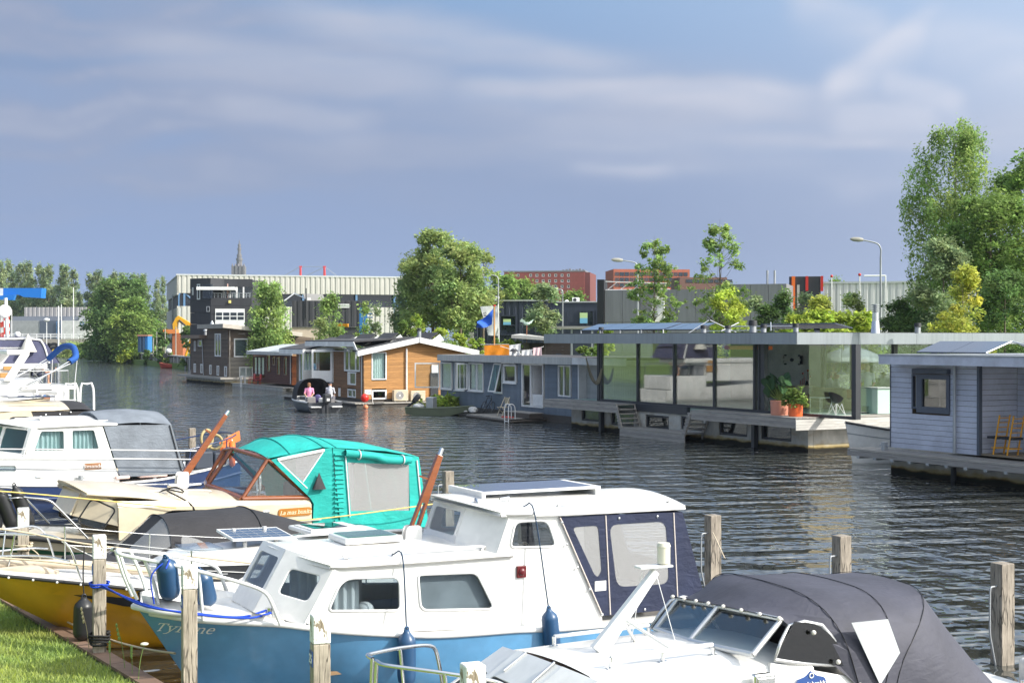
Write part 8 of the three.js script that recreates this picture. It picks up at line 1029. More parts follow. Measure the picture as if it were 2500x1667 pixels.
const G2='grey timber posts in the water behind the boats';const outer=[[2449,1374,'grey timber post behind the dusky hood with a bent steel rod',0.21],[2056,1307,'grey timber post between hood and houseboats with thin rod',0.2],[1741,1257,'grey timber post beside the navy canvas tent',0.2],[1281,1183,'grey timber post top behind the wheelhouse solar panel',0.2],[1094,1150,'grey timber post between the mast arm and the wheelhouse',0.2],[561,1061,'grey timber post behind the varnished windscreen',0.2],[468,1045,'grey timber post behind the coiled hoses',0.2]];
outer.forEach(([u,v,l,w],i)=>{const t=post('water_post',l,G2,u,v,1.26,w,0.42,-0.6,0,null,M.waterWood);const s=w / 2;if(i !==3&&i !==6)part(t,'steel_rod',TB([[-s,0.98,0.02],[-s - 0.14,0.98,0.06],[-s - 0.15,0.9,0.06],[-s - 0.15,0.4,0.06],[-s - 0.04,0.0,0.04],[-s,-0.1,0.02]],0.013,40,6,0.15),M.galv);});
// ropes
{
const at=(t,y,dx=0,dz=0)=>V(t.position.x+dx,y,t.position.z+dz),bw=(x,y,z)=>BB.W(x,y,z);
const w2=at(PO.p2,1.14,0.05,0.09),bol=BB.S(...Zd(1200,1010),0.78);const wrapR=(t,y,r,n,m,name,label,h=0.05)=>{const pts=[];for(let i=0;i<=n*8;i++){const a=i / 8*6.283+0.4,q=0.112+0.012*Math.sin(i*1.7);pts.push(V(t.position.x+Math.cos(a)*q,y+h*i /(n*8)+0.006*Math.sin(i*2.3),t.position.z+Math.sin(a)*q));}return solo(name,label,'rope',TB(pts,r,n*20,5),m);};
ropeThing('bright blue mooring rope from the post to the blue cruiser bow',[w2,BB.W(...P3(BB,Zd,165,935,0.35)),BB.W(...P3(BB,Zd,600,1000,0.75)),BB.W(...P3(BB,Zd,960,1028,0.82)),BB.W(bol[0],bol[1]+0.06,0.78)],0.012,M.ropeBlue,null,60);
ropeThing('second bright blue strand along the blue cruiser bow',[w2.clone().add(V(0,-0.02,0.01)),BB.W(...P3(BB,Zd,300,960,0.5)),BB.W(...P3(BB,Zd,960,1038,0.86)),BB.W(bol[0],bol[1]+0.03,0.84)],0.012,M.ropeBlue,null,50);
wrapR(PO.p2,1.11,0.012,2,M.ropeBlue,'rope_turns','bright blue rope turned round the post');wrapR(PO.p2,0.42,0.014,4,M.ropeBlack,'rope_turns','black rope turned round the post foot',0.14);wrapR(PO.p1,1.15,0.014,3,M.rope,'rope_turns','beige rope turned round the post with the black coil',0.08);
{const pts=[];const r=rng(9);for(let i=0;i<60;i++){const a=i / 60*6.283*7;pts.push(V(PO.p1.position.x - 0.05+Math.cos(a)*(0.2+0.05*r()),0.93+Math.sin(a)*0.12+(r()- 0.5)*0.05,PO.p1.position.z+0.13+0.05*Math.sin(a*0.7)));}solo('rope_coil','black rope coil hung on the bank post','rope',TB(pts,0.015,300,5),M.ropeBlack);}
ropeThing('slack beige rope from the post foot along the yellow hull',sag(at(PO.p1,0.5,0.1,0.1),BB.W(0.25,0.62,0.3),0.14,8),0.013,M.rope);ropeThing('beige rope hanging from the post with the black coil',[at(PO.p1,1.22,0.08,0.1),at(PO.p1,1.05,0.26,0.1),at(PO.p1,0.75,0.2,0.12),at(PO.p1,0.55,0.1,0.12)],0.01,M.rope);
ropeThing('yellow rope from the cream cruiser bow rail to the post',[CR.W(-1.5,1.85,0.8),CR.W(0.6,1.62,1.0),CR.W(3.2,1.22,1.15)],0.011,M.ropeYellow);ropeThing('yellow rope from the turquoise tent to the post in the water',[CR.W(3.4,0.95,1.16),CR.W(5.6,0.86,1.2),CR.W(8.3,1.0,1.3),PX(1094,1228,30.1)],0.011,M.ropeYellow);
for(const[a,b,l]of[[1030,1048,'white guard line higher along the navy hulled cruiser'],[1108,1120,'white guard line lower along the navy hulled cruiser']])ropeThing(l,[RS.W(...P3(RS,Za,-300,a,1.45)),RS.W(...P3(RS,Za,850,(a+b)/ 2,1.45)),RS.W(...P3(RS,Za,1690,b,1.45))],0.014,M.ropeWhite);
ropeThing('dark thin line along the navy hulled cruiser side',[RS.W(...P3(RS,Za,-200,1200,1.36)),RS.W(...P3(RS,Za,900,1220,1.36)),RS.W(...P3(RS,Za,1690,1232,1.3))],0.008,M.ropeNavy);
ropeThing('tan rope along the yellow yacht foredeck',[YB.W(...P3(YB,Zj,-200,700,0.6)),YB.W(...P3(YB,Zj,450,795,0.6)),YB.W(...P3(YB,Zj,1500,985,0.7)),YB.W(2.6,1.02,0.85)],0.012,M.rope);ropeThing('second tan rope low along the yellow yacht deck',[YB.W(...P3(YB,Zj,-200,1180,0.7)),YB.W(...P3(YB,Zj,700,1240,0.75)),YB.W(...P3(YB,Zj,1500,1330,0.8)),YB.W(2.2,0.86,0.95)],0.012,M.rope);
ropeThing('beige line from the wheelhouse stern to the water post',[BB.W(7.15,1.25,0.9),PX(1741,1300,22.6)],0.009,M.rope);
}
// lawn: blades on the near bank
{
const r=rng(123),n=52000;const bl=new THREE.BufferGeometry();bl.setAttribute('position',new THREE.Float32BufferAttribute([-0.0035,0,0,0.0035,0,0,0.0025,0.6,0.12,-0.0025,0.6,0.12,0,1,0.4].map((v,i)=>v),3));bl.setIndex([0,1,2,0,2,3,3,2,4]);bl.computeVertexNormals();bl.setAttribute('uv',new THREE.Float32BufferAttribute(new Float32Array(10),2));
const im=new THREE.InstancedMesh(bl,new THREE.MeshPhysicalMaterial({color:rgb(1,1,1),roughness:0.9,transmission:0.3,thickness:0,side:THREE.DoubleSide}),n);im.name='lawn_grass';im.userData={kind:'stuff',label:'short green lawn grass on the near bank',category:'grass'};const q=new THREE.Quaternion(),e=new THREE.Euler(),m4=new THREE.Matrix4(),c=new THREE.Color();
for(let i=0;i<n;i++){const d=lerp(1.2,13.5,r()),p=-0.2 - 2.4*Math.pow(r(),1.1),[x,D]=BK(d,p),gy=p>-0.8?lerp(0.27,0.31,-p / 0.8):p>-1.6?lerp(0.31,0.42,(-p - 0.8)/ 0.8):lerp(0.42,1.55,(-p - 1.6)/ 2.6);const h=(0.045+0.06*r()*r())*(r()<0.02?2.2:1);e.set((r()- 0.5)*0.9,r()*6.28,(r()- 0.5)*0.9);q.setFromEuler(e);m4.compose(V(x,gy - 0.005,-D),q,V(1.2+r(),h,h));im.setMatrixAt(i,m4);const t=r(),dry=vnoise(x*2.2,D*2.2,0,0,7);c.setRGB(lerp(0.22,0.46,t*0.5+dry*0.4),lerp(0.34,0.48,t),lerp(0.06,0.12,r()));im.setColorAt(i,c);}
im.castShadow=im.receiveShadow=true;scene.add(im);
}
{// tall seeding stems by the posts
const spots=[[9.0,-0.1,'dry'],[9.3,-0.18,'dry'],[6.1,-0.1,'dry'],[4.6,-0.08,'green'],[4.3,-0.12,'flower'],[4.9,-0.06,'green'],[5.0,-0.2,'green']];spots.forEach(([d,p,k],i)=>{const[x,D]=BK(d,p),t=thing('wild_stem',{dry:'dry bent grass stem at the foot of a bank post',green:'green seeding weed stem at the bank edge',flower:'wild stem with a flat white flower head at the bank edge'}[k],'plant','wild stems along the bank edge');t.position.set(x,0.28,-D);const h=0.35+0.1*(i % 3),lx=0.1*Math.sin(i*2.1);part(t,'stem',TB([[0,0,0],[lx*0.4,h*0.6,0.02],[lx,h,0.05]],0.004,12,4),k==='dry'?mat([0.48,0.4,0.22],0.9):LEAFSTEM);if(k==='flower')part(t,'flower_head',SPH(lx,h,0.05,0.045,1,0.4,1),mat([0.72,0.7,0.55],0.9));else part(t,'seed_head',[0,1,2,3].map(j=>SPH(lx*(0.7+j*0.1),h*(0.72+j*0.09),0.04,0.014,1,1.8,1,6)),k==='dry'?mat([0.5,0.43,0.25],0.9):LEAFSTEM);});
}
// ---------- people and animals: one continuous body each ----------
function bodyMesh(bones,colorOf,res=44,size=2.0,centre=[0,0.9,0]){// bones: [a, b, ra, rb, tag]
const mc=new MarchingCubes(res,new THREE.MeshBasicMaterial(),false,false,60000);mc.isolation=0;const half=size / 2,A=V(),B=V(),P=V();
const dist=(p)=>{let d=1e9;for(const[a,b,ra,rb]of bones){A.set(...a);B.set(...b);const ab=B.clone().sub(A),t=clamp(P.copy(p).sub(A).dot(ab)/ Math.max(1e-9,ab.lengthSq()));const q=P.copy(A).addScaledVector(ab,t).distanceTo(p)- lerp(ra,rb,t);const k=0.035,h=clamp(0.5+0.5*(d - q)/ k);d=d>1e8?q:lerp(d,q,h)- k*h*(1 - h);}return d;};
const p=V();for(let z=0;z<res;z++)for(let y=0;y<res;y++)for(let x=0;x<res;x++){p.set((x / res*2 - 1)*half+centre[0],(y / res*2 - 1)*half+centre[1],(z / res*2 - 1)*half+centre[2]);mc.field[x+y*res+z*res*res]=-dist(p);}
mc.update();const n=mc.count,pos=new Float32Array(n*3),nor=new Float32Array(n*3),col=new Float32Array(n*3);for(let i=0;i<n;i++){for(let k=0;k<3;k++){pos[i*3+k]=mc.positionArray[i*3+k]*half+centre[k];nor[i*3+k]=mc.normalArray[i*3+k];}p.set(pos[i*3],pos[i*3+1],pos[i*3+2]);let best=1e9,tag=0;for(const[a,b,ra,rb,tg]of bones){A.set(...a);B.set(...b);const ab=B.clone().sub(A),t=clamp(P.copy(p).sub(A).dot(ab)/ Math.max(1e-9,ab.lengthSq()));const q=P.copy(A).addScaledVector(ab,t).distanceTo(p)- lerp(ra,rb,t);if(q<best){best=q;tag=tg;}}const c=colorOf[tag];col[i*3]=c[0];col[i*3+1]=c[1];col[i*3+2]=c[2];}
const g=new THREE.BufferGeometry();g.setAttribute('position',new THREE.BufferAttribute(pos,3));g.setAttribute('normal',new THREE.BufferAttribute(nor,3));g.setAttribute('color',new THREE.BufferAttribute(col,3));g.setAttribute('uv',new THREE.BufferAttribute(new Float32Array(n*2),2));return g;
}
const bodyMat=new THREE.MeshStandardMaterial({color:0xffffff,roughness:0.7,vertexColors:true});
const SKIN=[0.52,0.29,0.19];
function person(label,group,J,col,hair,cap){// J: joints in metres
const t=thing('person',label,'person',group);const s=(a,b,ra,rb,tag)=>[a,b,ra,rb,tag];const bones=[s(J.head,[J.head[0],J.head[1]+0.05,J.head[2]],0.095,0.09,'skin'),s(J.neck,J.head,0.055,0.06,'skin'),s(J.neck,J.chest,0.09,0.15,'top'),s(J.chest,J.pelvis,0.15,0.14,'top'),s([J.chest[0],J.chest[1]+0.12,J.chest[2]],J.sh[0],0.08,0.07,'top'),s([J.chest[0],J.chest[1]+0.12,J.chest[2]],J.sh[1],0.08,0.07,'top')];for(const k of[0,1]){bones.push(s(J.sh[k],J.el[k],0.055,0.045,'sleeve'),s(J.el[k],J.ha[k],0.042,0.032,'arm'),s(J.pelvis,J.hip[k],0.12,0.10,'leg'),s(J.hip[k],J.kn[k],0.085,0.06,'leg'),s(J.kn[k],J.an[k],0.058,0.04,'shin'),s(J.an[k],J.toe[k],0.04,0.035,'shoe'));const f=J.ha[k],dir=V(...f).sub(V(...J.el[k])).normalize();for(let i=0;i<4;i++)bones.push(s(f,[f[0]+dir.x*(0.1+0.01*(i % 2))+(i - 1.5)*0.012,f[1]+dir.y*0.1,f[2]+dir.z*0.1+(i - 1.5)*0.014],0.022,0.009,'arm'));bones.push(s(f,[f[0]+dir.x*0.05,f[1]+dir.y*0.05+0.04,f[2]+dir.z*0.05+0.03],0.018,0.01,'arm'));}
const fx=J.face||[0,0,1];bones.push(s([J.head[0]+fx[0]*0.08,J.head[1]+0.0,J.head[2]+fx[2]*0.08],[J.head[0]+fx[0]*0.115,J.head[1]- 0.01,J.head[2]+fx[2]*0.115],0.02,0.015,'skin'));
const c={skin:SKIN,arm:SKIN,sleeve:col.top,top:col.top,leg:col.leg,shin:col.shin||col.leg,shoe:col.shoe||[0.1,0.1,0.1]};part(t,'body',bodyMesh(bones,c),bodyMat,{keepUV:true});
const H=V(...J.head);if(hair)part(t,'hair',[SPH(H.x - fx[0]*0.022,H.y+0.05,H.z - fx[2]*0.022,0.105,1,1,1,14),SPH(H.x - fx[0]*0.06,H.y - 0.02,H.z - fx[2]*0.06,0.085,1,1.3,1,12)],mat(hair,0.8));if(cap)part(t,'cap',[SPH(H.x,H.y+0.075,H.z,0.108,1,0.7,1,14),new THREE.CylinderGeometry(0.08,0.085,0.015,14).translate(H.x+fx[0]*0.1,H.y+0.06,H.z+fx[2]*0.1)],mat(cap,0.7));
part(t,'eyes',[-1,1].map(k=>SPH(H.x+fx[0]*0.088+fx[2]*0.035*k,H.y+0.03,H.z+fx[2]*0.088 - fx[0]*0.035*k,0.012,1,1,1,6)),M.dark);
return t;
}
const sitting=(legFwd=0.45,lean=0)=>({head:[lean*1.2,1.2,0.02],neck:[lean,1.05,0],chest:[lean*0.7,0.85,0],pelvis:[0,0.52,0],sh:[[lean - 0.19,0.98,0],[lean+0.19,0.98,0]],el:[[-0.25,0.74,0.08],[0.25,0.74,0.08]],ha:[[-0.16,0.62,0.3],[0.16,0.62,0.3]],hip:[[-0.1,0.5,0.02],[0.1,0.5,0.02]],kn:[[-0.12,0.5,legFwd],[0.12,0.5,legFwd]],an:[[-0.12,0.08,legFwd],[0.12,0.08,legFwd]],toe:[[-0.12,0.04,legFwd+0.18],[0.12,0.04,legFwd+0.18]]});
const standing=()=>({head:[0,1.62,0.02],neck:[0,1.46,0],chest:[0,1.26,0],pelvis:[0,0.94,0],sh:[[-0.2,1.4,0],[0.2,1.4,0]],el:[[-0.26,1.12,0.02],[0.26,1.12,0.02]],ha:[[-0.22,0.92,0.16],[0.22,0.9,0.12]],hip:[[-0.1,0.9,0],[0.1,0.9,0]],kn:[[-0.11,0.5,0.02],[0.11,0.5,0.02]],an:[[-0.11,0.08,0],[0.11,0.08,0]],toe:[[-0.12,0.04,0.16],[0.12,0.04,0.16]]});
const put=(o,fr,x,y,z,turn=0)=>{const p=fr.W(x,y,z);o.position.copy(p);o.rotation.y=fr.ry+turn;return o;};
// people in and by the glass houseboat
{const{DK}=ZN.info;const z1=-4.6,x1=ZN.S(...Z7(1075,560),z1)[0];put(person('person in a white shirt standing behind the pale green kitchen island',null,{...standing(),face:[0,0,-1]},{top:[0.75,0.75,0.76],leg:[0.12,0.14,0.2]},[0.62,0.5,0.3]),ZN,x1,DK,z1,0.5);
const z2=-5.4,x2=ZN.S(...Z7(815,620),z2)[0];put(person('person with light brown hair seated on the sofa','people on the sofa',sitting(),{top:[0.62,0.6,0.6],leg:[0.2,0.24,0.32]},[0.38,0.21,0.1]),ZN,x2,DK+0.05,z2,2.6);put(person('person in a pale top seated beside the long haired one','people on the sofa',sitting(),{top:[0.66,0.66,0.7],leg:[0.3,0.3,0.32]},[0.12,0.08,0.06]),ZN,x2 - 0.75,DK+0.05,z2 - 0.3,2.9);}
// woman on the yacht deck
{const{yd,Q}=K2.info,z=1.2,x=Q(590,700,z)[0];const J=sitting();J.kn[1]=[0.12,0.58,0.42];J.an[1]=[0.12,0.62,0.85];J.toe[1]=[0.12,0.78,0.9];put(person('person in a blue cap and white shirt resting a leg on the yacht rail',null,J,{top:[0.72,0.73,0.76],leg:[0.05,0.06,0.1],shin:SKIN,shoe:SKIN},null,[0.02,0.06,0.2]),K2,x,yd,z,Math.PI / 2+0.1).scale.setScalar(1.15);
const c=thing('deck_chair','dark folding deck chair under the person on the yacht','chair',null,K2);part(c,'seat',RB(x - 0.3,x+0.28,yd+0.44,yd+0.48,z - 0.3,z+0.3,0.02),M.dark);part(c,'backrest',RB(x - 0.36,x - 0.3,yd+0.5,yd+1.2,z - 0.3,z+0.3,0.02),M.navyCanvas);for(const a of[-0.27,0.27])part(c,'leg',[CY([x - 0.3,yd,z+a],[x+0.3,yd+0.46,z+a],0.02),CY([x+0.3,yd,z+a],[x - 0.3,yd+0.7,z+a],0.02)],M.chrome);}
// ---------- things on and around the houseboats ----------
{// outdoor units
const{L}=OR.info;[[1395,808,1562,930],[1590,818,1757,930]].forEach((q,i)=>{const e=rectE(OR,Z4,...q,L+0.15),t=thing('air_conditioner',['pale outdoor air conditioner beside the white drain pipe','pale outdoor air conditioner beside the meter cupboard'][i],'air conditioner','outdoor units',OR);XF=ENDX(L+0.12);part(t,'casing',RB(e[0],e[1],e[2],e[3],0.02,0.34,0.03),M.cream);const cx=lerp(e[0],e[1],0.4),cy=(e[2]+e[3])/ 2,r=(e[3]- e[2])*0.38;const f=part(t,'fan',new THREE.CircleGeometry(r,24).translate(cx,cy,0.343),mat([0.22,0.21,0.2],0.6));part(f,'grille',[0.3,0.55,0.8,1].map(k=>new THREE.TorusGeometry(r*k,0.008,5,24).translate(cx,cy,0.352)).concat([new THREE.CircleGeometry(r*0.22,16).translate(cx,cy,0.356)]),M.whiteflat);part(t,'bracket',[BX(e[0]+0.1,e[0]+0.15,e[2]- 0.1,e[2]- 0.002,-0.08,0.3),BX(e[1]- 0.15,e[1]- 0.1,e[2]- 0.1,e[2]- 0.002,-0.08,0.3)],M.galv);XF=null;});
// cone, buoy, float, board
const c=(()=>{const p=OR.T(...Z4(1000,935),0.24);const t=thing('traffic_cone','orange and white traffic cone on the gabled houseboat walkway','cone',null,OR);t.position.copy(OR.W(p[0],0.24,Math.min(p[1],0.7)));part(t,'base',RB(-0.2,0.2,0,0.04,-0.2,0.2,0.015),M.orange);const hs=[0.04,0.2,0.36,0.52,0.66,0.84];for(let i=0;i<5;i++)part(t,'band',CY([0,hs[i],0],[0,hs[i+1],0],0.15 - hs[i]*0.145,0.15 - hs[i+1]*0.145,16),i % 2?M.whiteflat:M.orange);return p;})();
{const z=1.0,q=OR.S(...Z4(1083,900),z);const t=thing('mooring_buoy','round red mooring buoy hanging at the houseboat corner','buoy',null,OR);part(t,'ball',SPH(q[0],q[1],z,0.24,1,1.05,1,24),mat([0.66,0.025,0.015],0.35));part(t,'rope',TB([[q[0],q[1]+0.2,z],[q[0]- 0.1,q[1]+0.35,z - 0.4],[q[0]- 0.2,0.25,z - 0.6]],0.02),M.ropeWhite);const s=OR.S(...Z4(1090,980),z);const f=thing('float_fender','faded orange float lying on the water below the red buoy','fender',null,OR);part(f,'body',aim(LA([[0.001,0],[0.1,0.02],[0.13,0.1],[0.13,0.3],[0.1,0.38],[0.001,0.4]],14),[s[0]- 0.2,0.09,z],[s[0]+0.2,0.1,z]),mat([0.72,0.26,0.12],0.5));part(f,'rope',TB([[s[0]- 0.2,0.1,z],[s[0]- 0.5,0.12,0.9],[s[0]- 0.8,0.22,0.8]],0.015),M.rope);}
{const q=rectS(OR,Z4,480,502,526,692,0.1),xc=(q[0]+q[1])/ 2,w=(q[1]- q[0])/ 2;const t=thing('paddle_board','pale blue paddle board leaning on the gabled houseboat wall','board',null,OR);part(t,'board',EX(roundPoly([[xc - w,q[2]],[xc+w,q[2]],[xc+w,q[3]],[xc - w,q[3]]],w*0.95,6),0.08,0.14),mat([0.35,0.62,0.74],0.4));part(t,'print',new THREE.TorusGeometry(w*0.55,0.05,6,24).scale(1,1.8,0.2).translate(xc,lerp(q[2],q[3],0.4),0.145),mat([0.02,0.2,0.45],0.5));part(t,'top_print',BX(xc - w*0.85,xc+w*0.85,q[3]- 0.5,q[3]- 0.3,0.141,0.15),M.whiteflat);}
{const e=E2=>E2;const q=rectE(OR,Z4,1228,835,1300,890,OR.info.L - 0.3);const t=thing('window_plant','small spiky plant behind the low window of the gabled houseboat','plant',null,OR);XF=ENDX(L - 0.35);part(t,'pot',CY([(q[0]+q[1])/ 2,q[2]- 0.1,0],[(q[0]+q[1])/ 2,q[2]+0.06,0],0.09,0.11),M.terracotta);part(t,'leaves',Array.from({length:14},(_,i)=>CY([(q[0]+q[1])/ 2,q[2]+0.05,0],[(q[0]+q[1])/ 2+Math.cos(i*2.4)*0.2,q[2]+0.3+0.06*(i % 3),Math.sin(i*2.4)*0.1],0.018,0.003,4)),mat([0.3,0.42,0.16],0.8));XF=null;}
}
{// green punt with outboard before the blue grey houseboat
const p0=BG.T(...Z4(1640,1090),0),p1=BG.T(...Z4(2225,1100),0);const a=BG.W(p0[0],0,p0[1]),c=BG.W(p1[0],0,p1[1]),fr=new Frame(a.x,a.z,c.x - a.x,c.z - a.z),L=a.distanceTo(c);const t=thing('green_punt','flat olive green punt with an outboard motor tipped up','boat',null,fr);const m=paint([0.13,0.155,0.10],0.6);
const sec=(x,w,y0,y1,f)=>[[x,y1,w],[x,y0,w*f],[x,y0,-w*f],[x,y1,-w]];const rows=[sec(-0.25,0.62,0.05,0.42,0.8),sec(L*0.35,0.72,-0.1,0.38,0.82),sec(L*0.7,0.7,-0.08,0.40,0.8),sec(L+0.35,0.5,0.25,0.5,0.75)];part(t,'hull',[creased(LOFT(rows),0.4),CAP(rows[0]),CAP(rows[3])],m);part(t,'inner_hull',creased(LOFT(rows.map(r=>r.map(q=>[q[0],q[1]+0.015,q[2]*0.94]))),0.4),m);part(t,'rim',[1,-1].map(s=>BAR(rows.map(r=>r[s>0?0:3]),0.025)),m);part(t,'thwart',[BX(L*0.3,L*0.38,0.25,0.29,-0.62,0.62),BX(L*0.72,L*0.8,0.27,0.31,-0.58,0.58)],m);part(t,'locker',RB(0.85,1.25,0.1,0.95,-0.3,0.3,0.03),M.galv);const o=part(t,'outboard',[aim(LA([[0.001,0],[0.12,0.02],[0.16,0.2],[0.14,0.5],[0.001,0.56]],12),[0.0,0.65,0],[0.35,1.05,0])],M.dark);part(o,'outboard_leg',[CY([0,0.65,0],[-0.35,0.4,0],0.06),CY([0.3,0.7,0],[0.6,0.6,0.2],0.03)],M.dark);part(t,'tarp',SPH(0.35,0.45,0.1,0.26,1.3,0.6,0.9),mat([0.5,0.5,0.5],0.7));}
{// reeds and stage clutter
const{s0,s1,st}=BG.info;const g=crownGeo({h0:0,h1:0.55,env:t=>1.6*(1 - t*0.6),clumps:90,leaves:12,size:0.16,clump:0.18,seed:9,flat:2});const t=thing('reed_tuft','bright green grass tuft growing on the float by the punt','plant',null,BG);part(t,'blades',g.g.translate(1.9,0.15,0.75).scale(1,1,1),LEAF.fresh,{keepUV:true});
const cx=BG.S(...Z5(915,1100),1.0)[0],ch=thing('folding_chair','pale metal framed folding chair on the floating stage','chair',null,BG),y=0.17;part(ch,'seat',RB(cx - 0.24,cx+0.24,y+0.42,y+0.45,0.85,1.25,0.01),mat([0.4,0.34,0.24],0.8));part(ch,'backrest',RB(cx - 0.24,cx+0.24,y+0.6,y+0.92,0.8,0.83,0.01),mat([0.4,0.34,0.24],0.8));for(const s of[-0.26,0.26]){part(ch,'leg',CY([cx+s,y,1.25],[cx+s,y+0.95,0.8],0.02),M.cream);part(ch,'leg',CY([cx+s,y,0.8],[cx+s,y+0.45,1.25],0.02),M.cream);}
const lx=BG.S(...Z5(980,1180),st[1]- 0.1)[0],ld=thing('swim_ladder','white tubular swim ladder on the floating stage','ladder','swim ladders',BG);for(const s of[-0.2,0.2])part(ld,'rail',TB([[lx+s,-0.3,st[1]+0.08],[lx+s,0.75,st[1]+0.08],[lx+s,0.9,st[1]- 0.08],[lx+s,0.75,st[1]- 0.26],[lx+s,0.17,st[1]- 0.28]],0.025),M.whiteflat);for(const q of[-0.12,0.06])part(ld,'rung',CY([lx - 0.2,q,st[1]+0.08],[lx+0.2,q,st[1]+0.08],0.02),M.whiteflat);
{const x=BG.S(...Z5(940,1190),st[1]- 0.5)[0];const m=solo('red_mat','red rubber mat beside the stage ladder','mat',RB(x - 0.35,x+0.35,0.175,0.23,st[1]- 0.75,st[1]- 0.4,0.02),M.red,null,BG);}
{const x=BG.S(...Z5(1120,1160),0.8)[0];const b=thing('wooden_step','weathered timber step box below the white door','step',null,BG);for(let i=0;i<5;i++)part(b,'slat',BX(x - 1.3,x+1.3,0.4,0.44,0.35+i*0.16,0.49+i*0.16),M.greyWood);part(b,'side',[BX(x - 1.25,x+1.25,0.165,0.395,1.1,1.14),BX(x - 1.25,x - 1.2,0.165,0.395,0.4,1.09),BX(x+1.2,x+1.25,0.165,0.395,0.4,1.09)],M.darkWood);}
{const x=BG.S(...Z5(690,1080),0.8)[0];const bk=thing('bicycle','dark bicycle lying against the blue grey houseboat wall','bicycle',null,BG);for(const dx of[-0.45,0.45]){const w=part(bk,'wheel',new THREE.TorusGeometry(0.3,0.022,6,24).rotateX(-0.3).translate(x+dx,0.47,0.5),M.rubber);part(w,'spokes',[0,1,2,3].map(i=>CY([x+dx - 0.28*Math.cos(i*0.8),0.47 - 0.27*Math.sin(i*0.8),0.5],[x+dx+0.28*Math.cos(i*0.8),0.47+0.27*Math.sin(i*0.8),0.5],0.004,0.004,4)),M.chrome);}part(bk,'frame',BAR([[x - 0.45,0.47,0.5],[x - 0.05,0.5,0.5],[x+0.3,0.95,0.42],[x - 0.2,0.95,0.42],[x - 0.45,0.47,0.5]],0.02).clone(),M.dark);part(bk,'fork',BAR([[x+0.45,0.47,0.5],[x+0.3,0.95,0.42],[x+0.26,1.08,0.4],[x+0.1,1.1,0.45]],0.018),M.dark);part(bk,'saddle',RB(x - 0.33,x - 0.08,1.02,1.07,0.34,0.46,0.02),M.dark);}
{const x=BG.S(...Z5(585,1140),1.0)[0];const t=thing('white_tarp','crumpled white tarp bundle at the stage end','tarp',null,BG);part(t,'bundle',[SPH(x,0.32,1.0,0.25,1.4,0.7,1),SPH(x+0.4,0.26,1.2,0.16,1.5,0.6,1),SPH(x - 0.3,0.24,1.3,0.14,1.4,0.6,1)],mat([0.58,0.57,0.55],0.8,{map:T_fab}));}
// dog: nose down on the stage
{const p=BG.T(...Z5(1345,1205),0.17);const t=thing('dog','small white dog with brown back sniffing on the stage','dog',null,BG);t.position.copy(BG.W(p[0],0.17,p[1]));const b=[[[-0.2,0.27,0],[0.02,0.28,0],0.09,0.085,'w'],[[0.02,0.28,0],[0.18,0.27,0],0.09,0.1,'w'],[[-0.18,0.33,0],[0.14,0.34,0],0.05,0.05,'b'],[[0.2,0.29,0],[0.33,0.16,0],0.07,0.06,'b'],[[0.33,0.16,0],[0.42,0.07,0],0.055,0.03,'b'],[[-0.26,0.3,0],[-0.36,0.4,0.02],0.025,0.012,'w'],[[0.34,0.2,0.05],[0.3,0.14,0.08],0.025,0.018,'b'],[[0.34,0.2,-0.05],[0.3,0.14,-0.08],0.025,0.018,'b']];for(const s of[-0.06,0.06])b.push([[-0.2,0.26,s],[-0.14,0.17,s],0.055,0.035,'w'],[[-0.14,0.17,s],[-0.22,0.1,s],0.033,0.022,'w'],[[-0.22,0.1,s],[-0.2,0.02,s],0.022,0.022,'w'],[[0.16,0.24,s],[0.17,0.12,s],0.04,0.025,'w'],[[0.17,0.12,s],[0.16,0.02,s],0.024,0.022,'w']);part(t,'body',bodyMesh(b,{w:[0.75,0.74,0.72],b:[0.14,0.08,0.05]},44,1.1,[0.05,0.25,0]),bodyMat,{keepUV:true});t.scale.setScalar(1.1);t.rotation.y=BG.ry;}
}
